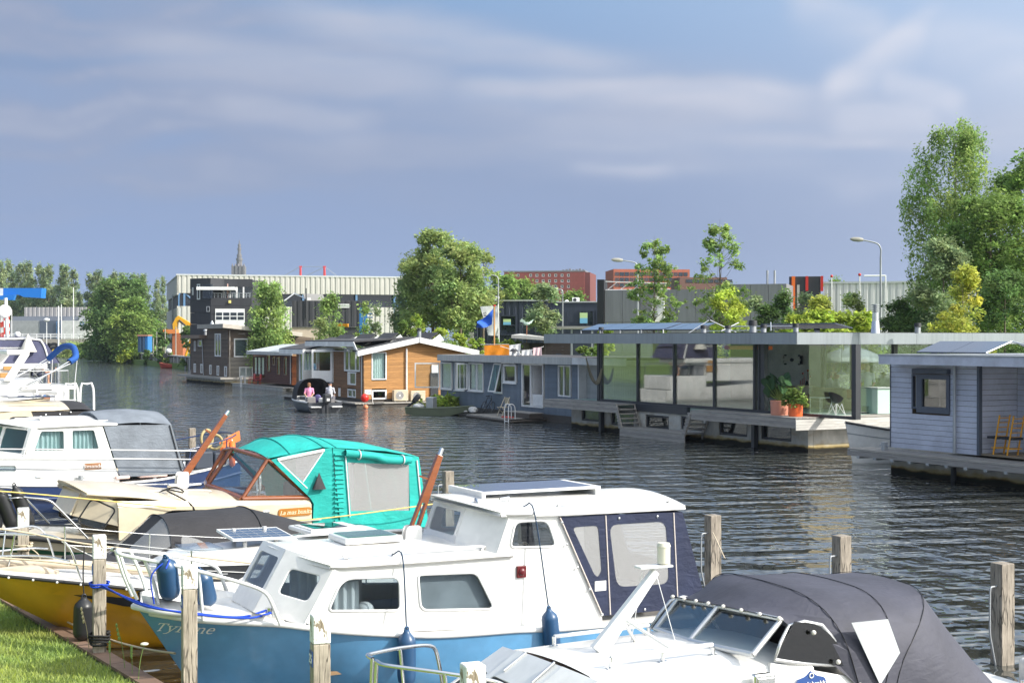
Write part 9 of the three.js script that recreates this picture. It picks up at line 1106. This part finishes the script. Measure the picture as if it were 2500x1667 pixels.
{// flag pole, flag, laundry and shed behind the blue grey houseboat
const D=84,b=PX(...Z3(1100,1250),D),top=PX(...Z3(1100,852),D);const t=thing('boat_flag_pole','varnished flag pole with red cap behind the blue grey houseboat','pole',null);t.position.set(b.x,0.74,b.z);part(t,'shaft',CY([0,0,0],[0,top.y - 0.74,0],0.05,0.045,8),mat([0.5,0.25,0.08],0.5));part(t,'cap',CY([0,top.y - 0.76,0],[0,top.y - 0.68,0],0.09,0.09,10),M.red);
const F=[[1090,880],[1076,1040],[985,1020],[920,1070],[930,1010],[1010,960]].map(q=>PX(...Z3(...q),D));const rows=[];for(let i=0;i<=8;i++){const k=i / 8,up=F[0].clone().lerp(F[4],k),lo=F[1].clone().lerp(F[3],k),r=[];for(let j=0;j<=5;j++){const q=up.clone().lerp(lo,j / 5);q.z+=0.22*Math.sin(k*7+j*0.8)*(0.2+k);q.y+=-0.1*Math.sin(k*3.14);r.push(q.toArray());}rows.push(r);}solo('flag','bright blue flag drooping from the varnished pole','flag',LOFT(rows),mat([0.01,0.10,0.52],0.7,{side:THREE.DoubleSide}));
const cloth=(name,label,q,D2,m,grp)=>{const[a,b2,c,d]=q.map(p=>PX(...Z3(...p),D2));const rows2=[];for(let i=0;i<=16;i++){const k=i / 16,u=a.clone().lerp(b2,k),l=d.clone().lerp(c,k);l.y=Math.min(l.y,l.y);const r=[];for(let j=0;j<=3;j++){const p=u.clone().lerp(l,j / 3);p.z+=0.025*Math.sin(k*13+j*0.6)*(0.3+j / 3);r.push(p.toArray());}rows2.push(r);}return solo(name,label,'laundry',LOFT(rows2),m,grp);};
cloth('towel','orange towel hung on the washing line',[[1000,1252],[1250,1240],[1252,1360],[1002,1360]],80,mat([0.80,0.27,0.01],0.9,{map:T_fab}),'washing on the line');cloth('bed_sheet','white sheet hung between the towel and shirts',[[1250,1250],[1368,1232],[1360,1350],[1252,1352]],80,M.curtain,'washing on the line');cloth('bed_sheet','white washing on the rotary line',[[1375,1300],[1480,1290],[1485,1352],[1378,1352]],79,M.curtain,'washing on the line');cloth('bed_sheet','white and pink towel at the line end',[[1490,1275],[1578,1268],[1580,1352],[1492,1352]],79,mat([0.75,0.55,0.56],0.9),'washing on the line');
{const a=PX(...Z3(960,1242),80.1),c=PX(...Z3(1480,1272),79),e=PX(...Z3(1160,1258),79),f=PX(...Z3(1600,1262),79.5);solo('washing_line','thin washing lines strung above the flat roof','line',[BAR([a,PX(...Z3(1250,1240),80)],0.012,4),BAR([e,PX(...Z3(1360,1320),79)],0.015,4),BAR([PX(...Z3(1270,1255),79),PX(...Z3(1370,1340),79)],0.015,4),BAR([PX(...Z3(1360,1335),79),f],0.015,4)],M.whiteflat);}
// roof vent on the houseboat
{const p=BG.S(...Z3(1300,1350),-1.5),v=thing('roof_vent','mushroom vent on the blue grey houseboat roof','vent',null,BG);part(v,'pipe',CY([p[0],BG.info.F1+0.02,-1.5],[p[0],BG.info.F1+0.28,-1.5],0.1),M.whiteflat);part(v,'cap',CY([p[0],BG.info.F1+0.26,-1.5],[p[0],BG.info.F1+0.4,-1.5],0.26,0.12,14),M.dark);}
// garden shed
{const A=faceFrame(...[Z5(1110,400)[0],90,Z5(1620,400)[0],89.5]),s=thing('garden_shed','dark timber garden shed with pale roof edge on the bank','shed',null,A),w=A.S(...Z5(1620,450))[0],yr=A.S(...Z5(1200,372))[1];planks(s,tones([0.06,0.042,0.032]),{y0:0.74,y1:yr - 0.3,h:0.22,span:()=>[w*0.5,w],z0:-0.05,z1:0,holes:[[w*0.7,w*0.82,2.0,3.0]],seed:51});part(s,'open_side',[BX(0,w*0.5,0.74,yr - 0.3,-2.6,-2.5),BX(0,0.1,0.74,yr - 0.3,-2.5,0),BX(w*0.5 - 0.1,w*0.5,0.74,yr - 0.3,-0.1,0)],M.darkWood);part(s,'roof',SHEET([[-0.6,yr,0.6],[w*0.6,yr - 0.15,0.6],[w*0.6,yr - 0.2,-3],[-0.6,yr+0.1,-3]],0.2),M.cladPale);windowAt(s,w*0.7,w*0.82,2.0,3.0,0,{pm:M.houseGlass,w:0.06});const A2=faceFrame(...[Z3(1630,1060)[0],98,Z3(2130,1060)[0],97.5]);const c=thing('carport','flat grey carport roof behind the zinc roofed houseboat','shed',null,A2),w3=A2.S(...Z3(2130,1050))[0];part(c,'roof',BX(-0.2,w3,A2.S(...Z3(1700,1085))[1],A2.S(...Z3(1700,1058))[1],-4,0.2),mat([0.3,0.29,0.27],0.7));for(const x of[0.3,w3*0.5,w3 - 0.3])part(c,'post',BX(x - 0.06,x+0.06,0.74,A2.S(...Z3(1700,1085))[1],-0.2,-0.05),M.galv);}
// banners
for(const[zm,q,D3,l,txt]of[[Z3,[[958,860],[1140,850],[1140,1155],[1040,1150]],106,'white advertising banner flag behind the blue flag','FLINDERS'],[Z8,[[330,497],[382,497],[384,640],[308,640]],92,'white banner flag with dark letters beside the slim airy tree','FLINDERS']]){const P=q.map(p=>PX(...zm(...p),D3));const b2=thing('banner',l,'banner','white banner flags');const rows3=[];for(let i=0;i<=8;i++){const r=[];for(let j=0;j<=8;j++){const p=P[0].clone().lerp(P[1],i / 8).lerp(P[3].clone().lerp(P[2],i / 8),j / 8);p.z+=0.12*Math.sin(j*0.9+i*0.5);r.push(p.toArray());}rows3.push(r);}part(b2,'cloth',LOFT(rows3),M.curtain);const h=P[0].y - P[3].y,c2=P[0].clone().add(P[2]).multiplyScalar(0.5);part(b2,'lettering',lettering(txt,h*0.1,font.sans,0,0.02).rotateZ(Math.PI / 2+0.12).translate(c2.x - 0.25,c2.y,c2.z+0.2),M.dark);part(b2,'pole',CY([P[1].x+0.1,0.74,P[1].z],[P[1].x,P[1].y+0.1,P[1].z],0.05),M.whiteflat);}
// whirligig bird
{const a=PX(...Z3(1428,1150),92),e=PX(...Z3(1425,1035),92);const w=thing('garden_whirligig','pale green garden bird figure on a rusty rod','ornament',null);w.position.set(a.x,0.74,a.z);const y=e.y - 0.74;part(w,'rod',CY([0,0,0],[0,y,0],0.025),mat([0.3,0.12,0.06],0.8));part(w,'body',SPH(0,y+0.02,0,0.14,1.6,0.7,0.7),M.mint);part(w,'wing',[SHEET([[0.05,y+0.05,0.1],[-0.35,y+0.35,0.5],[-0.45,y+0.15,0.4]],0.02),SHEET([[0.05,y+0.05,-0.1],[0.45,y+0.3,-0.5],[0.3,y+0.05,-0.4]],0.02)],M.mint);}
}
{// hammock by the corner post
const z=0.15,a=P3(ZN,Z6,515,445,z),c=P3(ZN,Z6,655,580,z);const rows=[];for(let i=0;i<=16;i++){const k=i / 16;const pA=P3(ZN,Z6,515,445,z),pB=P3(ZN,Z6,600,700,z),pC=P3(ZN,Z6,662,545,z);const q=[0,1].map(m=>(1 - k)*(1 - k)*pA[m]+2*k*(1 - k)*(pB[m]*2 -(pA[m]+pC[m])/ 2)+k*k*pC[m]);const wd=0.03+0.1*Math.sin(Math.PI*k);rows.push([-1,-0.5,0,0.5,1].map(s=>[q[0],q[1]+0.08*s*s*Math.sin(Math.PI*k)+s*wd*0.35,z+s*wd]));}const h=thing('hammock','olive brown hammock slung beside the glass houseboat','hammock',null,ZN);part(h,'cloth',smooth(LOFT(rows)),canvas([0.30,0.27,0.20]));part(h,'cord',[BAR([a,[a[0]- 0.15,a[1]+0.25,z]],0.012,4)],M.rope);
}
{// living room of the glass houseboat
const{DK,bw}=ZN.info;const plant=(label,xz,y,z,potR,potH,m,kind)=>{const t=thing('potted_plant',label,'plant','potted plants by the open glass wall',ZN);t.position.copy(ZN.W(xz,y,z));const r=rng(kind*31+5);part(t,'pot',[CY([0,0,0],[0,potH,0],potR*0.94,potR,28),CY([0,potH - 0.02,0],[0,potH+0.012,0],potR*1.01,potR*1.01,28)],m);const leaves=[];if(kind===1)for(let i=0;i<34;i++){const a=r()*6.28,R=0.1+0.42*r(),h=0.25+0.75*r()*(1 - R*0.5);const c=V(Math.cos(a)*R,potH+h,Math.sin(a)*R);const g=new THREE.CircleGeometry(0.14+0.06*r(),8).scale(0.8,1.15,1).rotateX(-0.9+r()*0.8).rotateY(a+1.57).translate(c.x,c.y,c.z);part(t,'leaf',g,mKaplan);part(t,'stem',CY([0,potH - 0.05,0],c.toArray(),0.012,0.007,4),LEAFSTEM);}else{const cg=crownGeo({h0:potH,h1:potH+0.5,env:q=>0.42*(1 - q*0.5),clumps:60,leaves:22,size:0.07,clump:0.13,seed:15,flat:1});part(t,'fronds',cg.g,LEAF.mid,{keepUV:true});}};
const mKaplan=mat([0.035,0.09,0.03],0.4,{side:THREE.DoubleSide});const zP=0.35;const xa=ZN.S(...Z7(348,830),zP),xb=ZN.S(...Z7(490,838),zP);plant('large leafy plant in a salmon pink pot on the glass houseboat deck',xa[0],DK+0.002,zP,0.33,0.52,mat([0.58,0.24,0.16],0.5),1);plant('feathery plant in an orange pot on the glass houseboat deck',xb[0],DK+0.002,zP+0.05,0.26,0.42,mat([0.72,0.13,0.03],0.4),2);
const z=-4.6,sx0=ZN.S(...Z7(560,760),z)[0],sx1=ZN.S(...Z7(960,760),z)[0];const s=thing('sofa','long low tan sofa with sheepskin throws in the glass houseboat','sofa',null,ZN),mt=canvas([0.33,0.24,0.14]);part(s,'seat',RB(sx0 - 1.2,sx1,DK,DK+0.42,z - 0.5,z+0.5,0.09),mt);part(s,'backrest',RB(sx0 - 1.2,sx1,DK+0.3,DK+0.85,z+0.3,z+0.55,0.1),mt);part(s,'throw',RB(sx0,sx0+1.1,DK+0.5,DK+0.9,z+0.28,z+0.58,0.12),mat([0.62,0.54,0.40],0.95,{map:T_fab}));part(s,'cushion',RB(sx1 - 0.9,sx1 - 0.3,DK+0.43,DK+0.8,z - 0.2,z+0.28,0.08),mat([0.28,0.13,0.06],0.8));
{const z2=-1.6,x=ZN.S(...Z7(817,740),z2)[0],c=thing('shell_chair','black shell armchair on white wire legs in the living room','chair',null,ZN);const rows=[];for(let i=0;i<=8;i++){const r=[];for(let j=0;j<=10;j++){const a=-1.9+3.8*j / 10,k=i / 8;r.push([x+Math.sin(a)*0.3*(0.25+0.75*k),DK+0.42+0.42*k*k*(0.6+0.4*Math.cos(a)),z2+Math.cos(a)*0.28*(0.25+0.75*k)]);}rows.push(r);}part(c,'shell',smooth(LOFT(rows)),mat([0.015,0.016,0.02],0.4,{side:THREE.DoubleSide}));part(c,'wire_leg',[[-0.22,0.22],[0.22,0.22],[-0.22,-0.22],[0.22,-0.22]].map(([dx,dz])=>[CY([x+dx*0.6,DK+0.4,z2+dz*0.6],[x+dx,DK,z2+dz],0.012),CY([x - dx*0.6,DK+0.4,z2+dz*0.6],[x+dx,DK,z2+dz],0.01)]),M.whiteflat);const q=ZN.S(...Z7(690,780),-2.2)[0],tb=thing('side_table','thin square metal side table beside the shell chair','table',null,ZN);part(tb,'top',RB(q - 0.3,q+0.3,DK+0.55,DK+0.58,-2.5,-1.9,0.005),M.alu);for(const[a,b]of[[-0.28,-2.48],[0.28,-2.48],[-0.28,-1.92],[0.28,-1.92]])part(tb,'leg',CY([q+a,DK,b],[q+a,DK+0.55,b],0.012),M.alu);}
{const zc=bw+0.35,x0=ZN.S(...Z7(490,640),zc)[0],x1=ZN.S(...Z7(645,640),zc)[0],yc=ZN.S(...Z7(570,633),zc)[1],t=thing('console_cabinet','pale grey console cabinet against the white wall','cabinet',null,ZN);part(t,'body',RB(x0,x1,DK,yc,zc - 0.25,zc+0.2,0.01),mat([0.5,0.5,0.48],0.6));part(t,'door',[0,1].map(i=>RB(lerp(x0,x1,i / 2)+0.01,lerp(x0,x1,(i+1)/ 2)- 0.01,DK+0.05,yc - 0.04,zc+0.202,zc+0.21,0.003)),mat([0.55,0.55,0.53],0.6));const vx=ZN.S(...Z7(575,620),zc)[0],v=thing('flower_vase','dark vase of red flowers on the console','vase',null,ZN);part(v,'vase',LA([[0.001,0],[0.07,0],[0.1,0.12],[0.06,0.26],[0.075,0.32]],14).translate(vx,yc,zc),M.dark);part(v,'flowers',Array.from({length:12},(_,i)=>[CY([vx,yc+0.28,zc],[vx+0.22*Math.cos(i*2.1),yc+0.5+0.12*(i % 3),zc+0.15*Math.sin(i*2.1)],0.008,0.006,4),SPH(vx+0.22*Math.cos(i*2.1),yc+0.52+0.12*(i % 3),zc+0.15*Math.sin(i*2.1),0.045,1,1,1,6)]),mat([0.42,0.1,0.06],0.7));const bx=ZN.S(...Z7(540,610),zc)[0],bt=thing('candle_set','three slim pink candles on the console','candle',null,ZN);for(let i=0;i<3;i++)part(bt,'candle',CY([bx - 0.15+i*0.12,yc,zc],[bx - 0.15+i*0.12,yc+0.35+0.06*i,zc],0.025,0.018),mat([0.5,0.2,0.18],0.6));}
{// model racing car on the wall, seen from above
const zc=bw+0.05,q=rectS(ZN,Z7,370,355,548,440,zc),cx=(q[0]+q[1])/ 2,cy=(q[2]+q[3])/ 2,L=q[1]- q[0],W=q[3]- q[2],t=thing('model_racing_car','white and black model racing car hung flat on the white wall','model car',null,ZN),wh=mat([0.66,0.64,0.56],0.4);part(t,'nose',EX([[cx - L*0.46,cy - W*0.07],[cx - L*0.46,cy+W*0.07],[cx+0.0,cy+W*0.2],[cx+L*0.3,cy+W*0.3],[cx+L*0.46,cy+W*0.1],[cx+L*0.46,cy - W*0.1],[cx+L*0.3,cy - W*0.3],[cx,cy - W*0.2]].reverse(),zc,zc+0.12),wh);part(t,'front_wing',BX(cx - L*0.5,cx - L*0.42,cy - W*0.42,cy+W*0.42,zc,zc+0.05),wh);part(t,'rear_wing',BX(cx+L*0.42,cx+L*0.5,cy - W*0.42,cy+W*0.42,zc+0.05,zc+0.12),M.dark);part(t,'cockpit',SPH(cx+L*0.06,cy,zc+0.12,0.09,1.5,0.9,0.5),M.dark);for(const[x,s]of[[-0.28,1],[-0.28,-1],[0.36,1],[0.36,-1]])part(t,'wheel',CY([cx+L*x,cy+s*W*0.38,zc+0.08],[cx+L*x,cy+s*W*0.5,zc+0.08],W*0.13,W*0.13,14),M.rubber);}
{const zi=-3.4,x0=ZN.S(...Z7(1010,700),zi)[0],x1=ZN.S(...Z7(1155,700),zi)[0];const t=thing('kitchen_island','pale green kitchen island with arched foot openings','kitchen island',null,ZN);part(t,'body',EX([[x0 - 0.3,DK],[x0+0.1,DK],[x0+0.1,DK+0.25],[x0+0.5,DK+0.25],[x0+0.5,DK],[x1,DK],[x1,DK+0.92],[x0 - 0.3,DK+0.92]],zi - 0.8,zi),M.mint);part(t,'worktop',RB(x0 - 0.35,x1+0.05,DK+0.921,DK+0.97,zi - 0.85,zi+0.05,0.01),mat([0.3,0.34,0.32],0.4));}
for(const[x,y,w,l]of[[858,505,-4.5,'white pendant lamp over the sofa']]){const q=ZN.S(...Z7(x,y),w),t=thing('pendant_lamp',l,'lamp',null,ZN);part(t,'shade',LA([[0.03,0.16],[0.06,0.12],[0.22,0.0],[0.21,0.0],[0.05,0.11]],18).translate(q[0],q[1]- 0.05,w),M.whiteflat);part(t,'cord',CY([q[0],q[1]+0.1,w],[q[0],ZN.info.R0,w],0.008,0.008,4),M.dark);}
// garden behind: parasol, fence, mint chair
{const w=-11,q=ZN.S(...Z7(925,350),w),t=thing('garden_parasol','grey garden parasol seen through the glass houseboat','parasol',null,ZN);part(t,'canopy',LA([[0.02,0.75],[0.9,0.45],[1.9,0.0],[1.88,-0.08],[0.9,0.38],[0.02,0.66]],8).translate(q[0],q[1]- 0.3,w),mat([0.36,0.38,0.42],0.9,{map:T_fab}));part(t,'pole',CY([q[0],0.74,w],[q[0],q[1]+0.45,w],0.035),M.galv);const c=ZN.S(...Z7(1185,655),-9.2),ch=thing('mint_chair','mint green garden chair beyond the rear glass','chair',null,ZN);part(ch,'backrest',RB(c[0]- 0.22,c[0]+0.22,c[1]- 0.12,c[1]+0.14,-9.2,-9.17,0.01),M.mint);part(ch,'seat',RB(c[0]- 0.22,c[0]+0.22,c[1]- 0.36,c[1]- 0.32,-9.2,-8.8,0.01),M.mint);for(const[a,b]of[[-0.2,-9.18],[0.2,-9.18],[-0.2,-8.82],[0.2,-8.82]])part(ch,'leg',CY([c[0]+a,0.75,b],[c[0]+a,c[1]- 0.33,b],0.015),M.mint);const f=thing('garden_fence','grey board fence behind the glass houseboat garden','fence',null,ZN);for(let i=0;i<40;i++)part(f,'board',BX(4+i*0.3,4.28+i*0.3,0.7,2.3+0.03*(i % 3),-15,-14.97),M.greyWood);}
{// rowing boat bow between the houseboats
const zt=-1.3,bo=LB.S(...Z7(888,905),zt),fr=new Frame(LB.W(bo[0],0,zt).x,LB.W(bo[0],0,zt).z,CA[0]*0.35+0.9*CA[1],CA[1]*0.35 - 0.9*CA[0]);const H={L:5,sheer:[[0,bo[1]],[1.2,bo[1]- 0.2],[2.5,bo[1]- 0.34],[5,bo[1]- 0.34]],beam:[[0,0.02],[0.6,0.36],[1.6,0.66],[3,0.78],[5,0.7]],rake:0.3,keel:-0.3};const b=thing('white_tender','white tender with dark rail lying between the two houseboats','boat',null,fr);part(b,'hull',creased(merge(hullShell(H)),1),M.white);for(const s of[1,-1])part(b,'rub_rail',[gunwale(H,s,0.04,0.02)],M.rubber);part(b,'deck',deckSheet(H,0.05,4.9,0.0,0.02),M.white);part(b,'strake',hullShell(H,0.22,0.24,0.008),M.galv);}
}
{// high chairs and bollard on the pale blue houseboat walkway
const{L,wy,zw,RC,y0}=LB.info;for(const[x,i]of[[L+0.55,0],[L+1.05,1]]){const t=thing('high_chair',['yellow framed high chair with black seat beside the porch wall','yellow framed high chair with black seat under the porch window'][i],'chair','high chairs on the walkway',LB),m=mat([0.70,0.34,0.03],0.4),z=-0.35;for(const dz of[-0.2,0.2]){part(t,'frame',BAR([[x+0.28,y0+0.03,z+dz],[x - 0.12,y0+0.03,z+dz],[x+0.12,y0+1.15,z+dz]],0.025),m);}part(t,'rung',[0.55,0.68,0.81,0.94,1.07].map(h=>CY([x - 0.12+0.24*(h / 1.15)*1,y0+h,z - 0.2],[x - 0.12+0.24*(h / 1.15),y0+h,z+0.2],0.014)),m);part(t,'seat',RB(x - 0.35,x+0.1,y0+0.48,y0+0.55,z - 0.2,z+0.2,0.02),M.dark);part(t,'footrest',RB(x - 0.2,x+0.05,y0+0.22,y0+0.25,z - 0.2,z+0.2,0.01),m);}
const bx=LB.S(...Z7(1212,1095),0.6)[0],b=thing('mooring_bollard','small steel bollard with cross bar on the walkway','bollard',null,LB);part(b,'post',RB(bx - 0.07,bx+0.07,wy,wy+0.24,0.53,0.67,0.01),M.galv);part(b,'bar',CY([bx - 0.2,wy+0.14,0.6],[bx+0.2,wy+0.14,0.6],0.015),M.galv);}
{// motor sloop passing with two people
const st=PX(755,1007,depthAt(1007)),fr=new Frame(st.x - 1.2,st.z - 4.4,0.42,0.9);const t=thing('motor_sloop','dark motor sloop under way with black hood and outboard motor','boat',null,fr),L=4.9;const H={L,sheer:[[0,0.75],[2,0.6],[L,0.55]],beam:[[0,0.02],[0.8,0.62],[2,0.95],[L,0.98]],rake:0.5,keel:-0.25};const m=mat([0.045,0.05,0.06],0.4);part(t,'hull',[creased(merge(hullShell(H)),1)],m);part(t,'deck',deckSheet(H,0.05,L - 0.02,0.22,0.0,0.06),mat([0.4,0.4,0.4],0.7));for(const s of[1,-1])part(t,'gunwale',gunwale(H,s,0.05,0.0),mat([0.55,0.55,0.54],0.5));part(t,'transom_step',[RB(L - 0.02,L+0.3,0.28,0.36,-0.9,-0.3,0.02),RB(L - 0.02,L+0.3,0.28,0.36,0.3,0.9,0.02)],mat([0.5,0.5,0.5],0.5));const a1=arch(1.0,0.75,0.62,0.8,0,2.6),a2=arch(1.5,0.9,0.6,1.75,0.2,3),a3=arch(2.6,0.95,0.6,1.85,0.3,3);part(t,'hood',[LOFT([a1,a2]),LOFT([a2,a3.map((p,i)=>p.map((v,k)=>lerp(a2[i][k],v,0.5))),a3])],M.blackCanvas);part(t,'hood_side',PANEL(a3.slice(9,15).concat([[3.4,0.6,-0.96]]),[],0.01),M.blackCanvas);const o=part(t,'outboard',[RB(L+0.12,L+0.55,0.55,1.05,-0.2,0.22,0.08),CY([L+0.3,-0.3,0],[L+0.3,0.6,0],0.1)],M.dark);part(o,'cowl_mark',RB(L+0.551,L+0.556,0.66,0.8,-0.08,0.08,0.002),M.whiteflat);part(t,'seat',[RB(3.5,4.0,0.35,0.95,-0.85,-0.3,0.06),RB(3.9,4.3,0.35,0.85,0.35,0.85,0.06)],mat([0.18,0.17,0.17],0.7));part(t,'bags',[SPH(3.0,0.6,0.1,0.25,1,0.9,1),SPH(3.2,0.75,-0.1,0.2,1,1,1)],mat([0.14,0.12,0.28],0.8));part(t,'cleats',[RB(L - 0.3,L - 0.1,0.55,0.8,-0.15,0.3,0.05)],M.whiteflat);
const J=sitting(0.4);put(person('person in a pink shirt seated in the motor sloop','people in the motor sloop',{...J,face:[0.3,0,-0.95]},{top:[0.72,0.26,0.42],leg:[0.5,0.5,0.55]},[0.2,0.09,0.04]),fr,3.7,0.28,0.55,1.2);put(person('person in a grey shirt and dark cap steering the motor sloop','people in the motor sloop',{...sitting(0.4),face:[-0.6,0,0.8]},{top:[0.5,0.5,0.54],leg:[0.1,0.1,0.14]},null,[0.03,0.03,0.04]),fr,3.9,0.3,-0.6,-2.2);
}
{// far quay: wall boards, garden, digger, container, dinghy
const q=thing('quay_wall','weathered timber and concrete quay wall along the far garden','wall',null);const a=PX(...Z1(1310,1400),1),L0=V(-64,0,-243),L1=V(-38,0,-177);const fr=new Frame(L0.x,L0.z,L1.x - L0.x,L1.z - L0.z),len=L0.distanceTo(L1);fr.place(q);for(let i=0;i<60;i++){const x=lerp(0,len,i / 60);part(q,'board',BX(x+0.02,x+len / 60 - 0.02,-0.5,1.5+0.12*Math.sin(i*1.9),-0.3,(i % 3)*0.06),[M.greyWood,M.darkWood,M.concrete][i*7 % 3]);}part(q,'cap',BX(0,len,1.62,1.8,-0.6,0.2),M.concrete);
setting('quay_ground',[BX(-2,len,0.7,1.6,-16,-0.35).applyMatrix4(MX(fr))],M.turf);
const d=212,dig=thing('digger','yellow digger arm bent over the quay garden','digger',null),P=(x,y)=>PX(...Z1(x,y),d).toArray(),ye=mat([0.72,0.36,0.01],0.5);const lp=l=>l.map(p=>P(...p));part(dig,'dipper',PANEL(lp([[1945,1085],[1938,970],[1975,900],[1995,945],[1972,1085]]),[],0.8),ye);part(dig,'boom',PANEL(lp([[1975,900],[2000,880],[2140,965],[2130,1035],[2060,985],[1995,940]]),[],0.9),ye);part(dig,'cylinder',CY(P(2010,930),P(2105,1010),0.14),M.dark);part(dig,'cab',BX(P(2150,1000)[0],P(2300,1000)[0],1.6,P(2150,1010)[1],-d - 2,-d+1),ye);
const c=thing('blue_container','blue striped container behind the pale bush on the quay','container',null),bx=(x0,x1,y0,y1,D)=>{const p=PX(...Z1(x0,y0),D),e=PX(...Z1(x1,y1),D);return[p.x,e.x,e.y,p.y];};{const b=bx(1545,1665,1110,1255,222);const n=6;for(let i=0;i<n;i++)part(c,'panel',BX(lerp(b[0],b[1],i / n)+0.03,lerp(b[0],b[1],(i+1)/ n)- 0.03,b[2]- 0.5,b[3],-224.5,-222+(i % 2)*0.1),[mat([0.03,0.07,0.14],0.6),mat([0.02,0.16,0.42],0.6)][i>3?1:0]);part(c,'roof_edge',BX(b[0],b[1],b[3],b[3]+0.25,-224.5,-221.8),mat([0.3,0.15,0.1],0.7));}
{const e=bx(1935,2055,1180,1270,205);const t=thing('orange_skip','rusty orange skip and boxes in the quay garden','skip',null);part(t,'box',[BX(e[0],e[1],1.6,e[2]+2.5,-207,-205)],mat([0.38,0.12,0.05],0.8));part(t,'lid',BX(e[0]- 1.2,e[0]+0.6,e[2]+2.4,e[2]+3.0,-206.5,-204.5),mat([0.62,0.2,0.05],0.8));const w=bx(1860,1930,1170,1260,203),t2=thing('garden_caravan','small white rounded trailer in the quay garden','trailer',null);part(t2,'body',SPH((w[0]+w[1])/ 2,2.4,-203,(w[1]- w[0])/ 2,1,0.8,0.8),M.whiteflat);part(t2,'wheel',CY([(w[0]+w[1])/ 2,1.75,-201.5],[(w[0]+w[1])/ 2,1.75,-201],0.35),M.rubber);}
{const s=PX(...Z1(2110,1240),190),t=thing('yellow_post','slanted yellow ladder post on the quay edge','post',null);part(t,'pole',[CY(PX(...Z1(2085,1335),190).toArray(),PX(...Z1(2142,1150),190).toArray(),0.16),CY(PX(...Z1(2140,1310),190).toArray(),PX(...Z1(2142,1160),190).toArray(),0.12)],ye);}
for(const[x,y0,y1,i]of[[1760,1270,1060,0],[1855,1270,1020,1],[1975,1270,1000,2],[1722,1290,1130,3]])pole('garden_pole','plain timber pole carrying lights over the quay garden',Z1,x,y0,y1,204,0.09,M.greyWood,'poles of the quay garden',1.55);
{const D=depthAt(Z1(0,1468)[1]),p=PX(...Z1(1940,1468),D),fr2=new Frame(p.x - 1.9,p.z,1,0.15),H={L:3.6,sheer:[[0,0.75],[1.8,0.5],[3.6,0.62]],beam:[[0,0.05],[0.8,0.55],[2,0.7],[3.6,0.5]],rake:0.3,keel:-0.2},t=thing('red_dinghy','small red dinghy moored below the far quay','boat',null,fr2);part(t,'hull',hullShell(H),mat([0.36,0.05,0.03],0.5));part(t,'gunwale',[gunwale(H,1,0.05),gunwale(H,-1,0.05)],mat([0.45,0.1,0.06],0.5));part(t,'thwart',BX(1.2,1.5,0.35,0.4,-0.55,0.55),M.darkWood);}
{const b=Z2(1770,830),p=PX(...b,130),t=thing('digger_bucket','orange yellow digger bucket beside the thin birch','bucket',null);t.position.set(p.x,p.y - 0.15,p.z);t.scale.setScalar(0.32);part(t,'shell',EXX([[-1.2,0.8],[-0.9,0.0],[0.3,-0.3],[1.0,0.1],[1.25,0.8]],-1.5,1.5),mat([0.75,0.3,0.01],0.5));part(t,'stand',[BX(-1.2,-1.0,-(p.y - 0.9)/ 0.32,-0.2,-0.2,0.2),BX(1.0,1.2,-(p.y - 0.9)/ 0.32,-0.2,-0.2,0.2)],M.dark);}
{const p=PX(...Z2(1985,880),128),t=thing('blue_fence','blue steel mesh gate behind the gabled houseboat roof','fence',null),e=PX(...Z2(1915,680),128),g=PX(...Z2(2030,890),128);part(t,'post',[BX(e.x,e.x+0.7,0.74,e.y,e.z,e.z+0.15)],mat([0.03,0.17,0.42],0.5));part(t,'mesh',[0,1,2,3,4,5,6].map(i=>CY([e.x,g.y+i*0.32,e.z],[g.x,g.y+i*0.32,e.z],0.06)),mat([0.04,0.12,0.25],0.5));}
}
dressing.forEach(f=>f());
renderer.render(scene,camera);
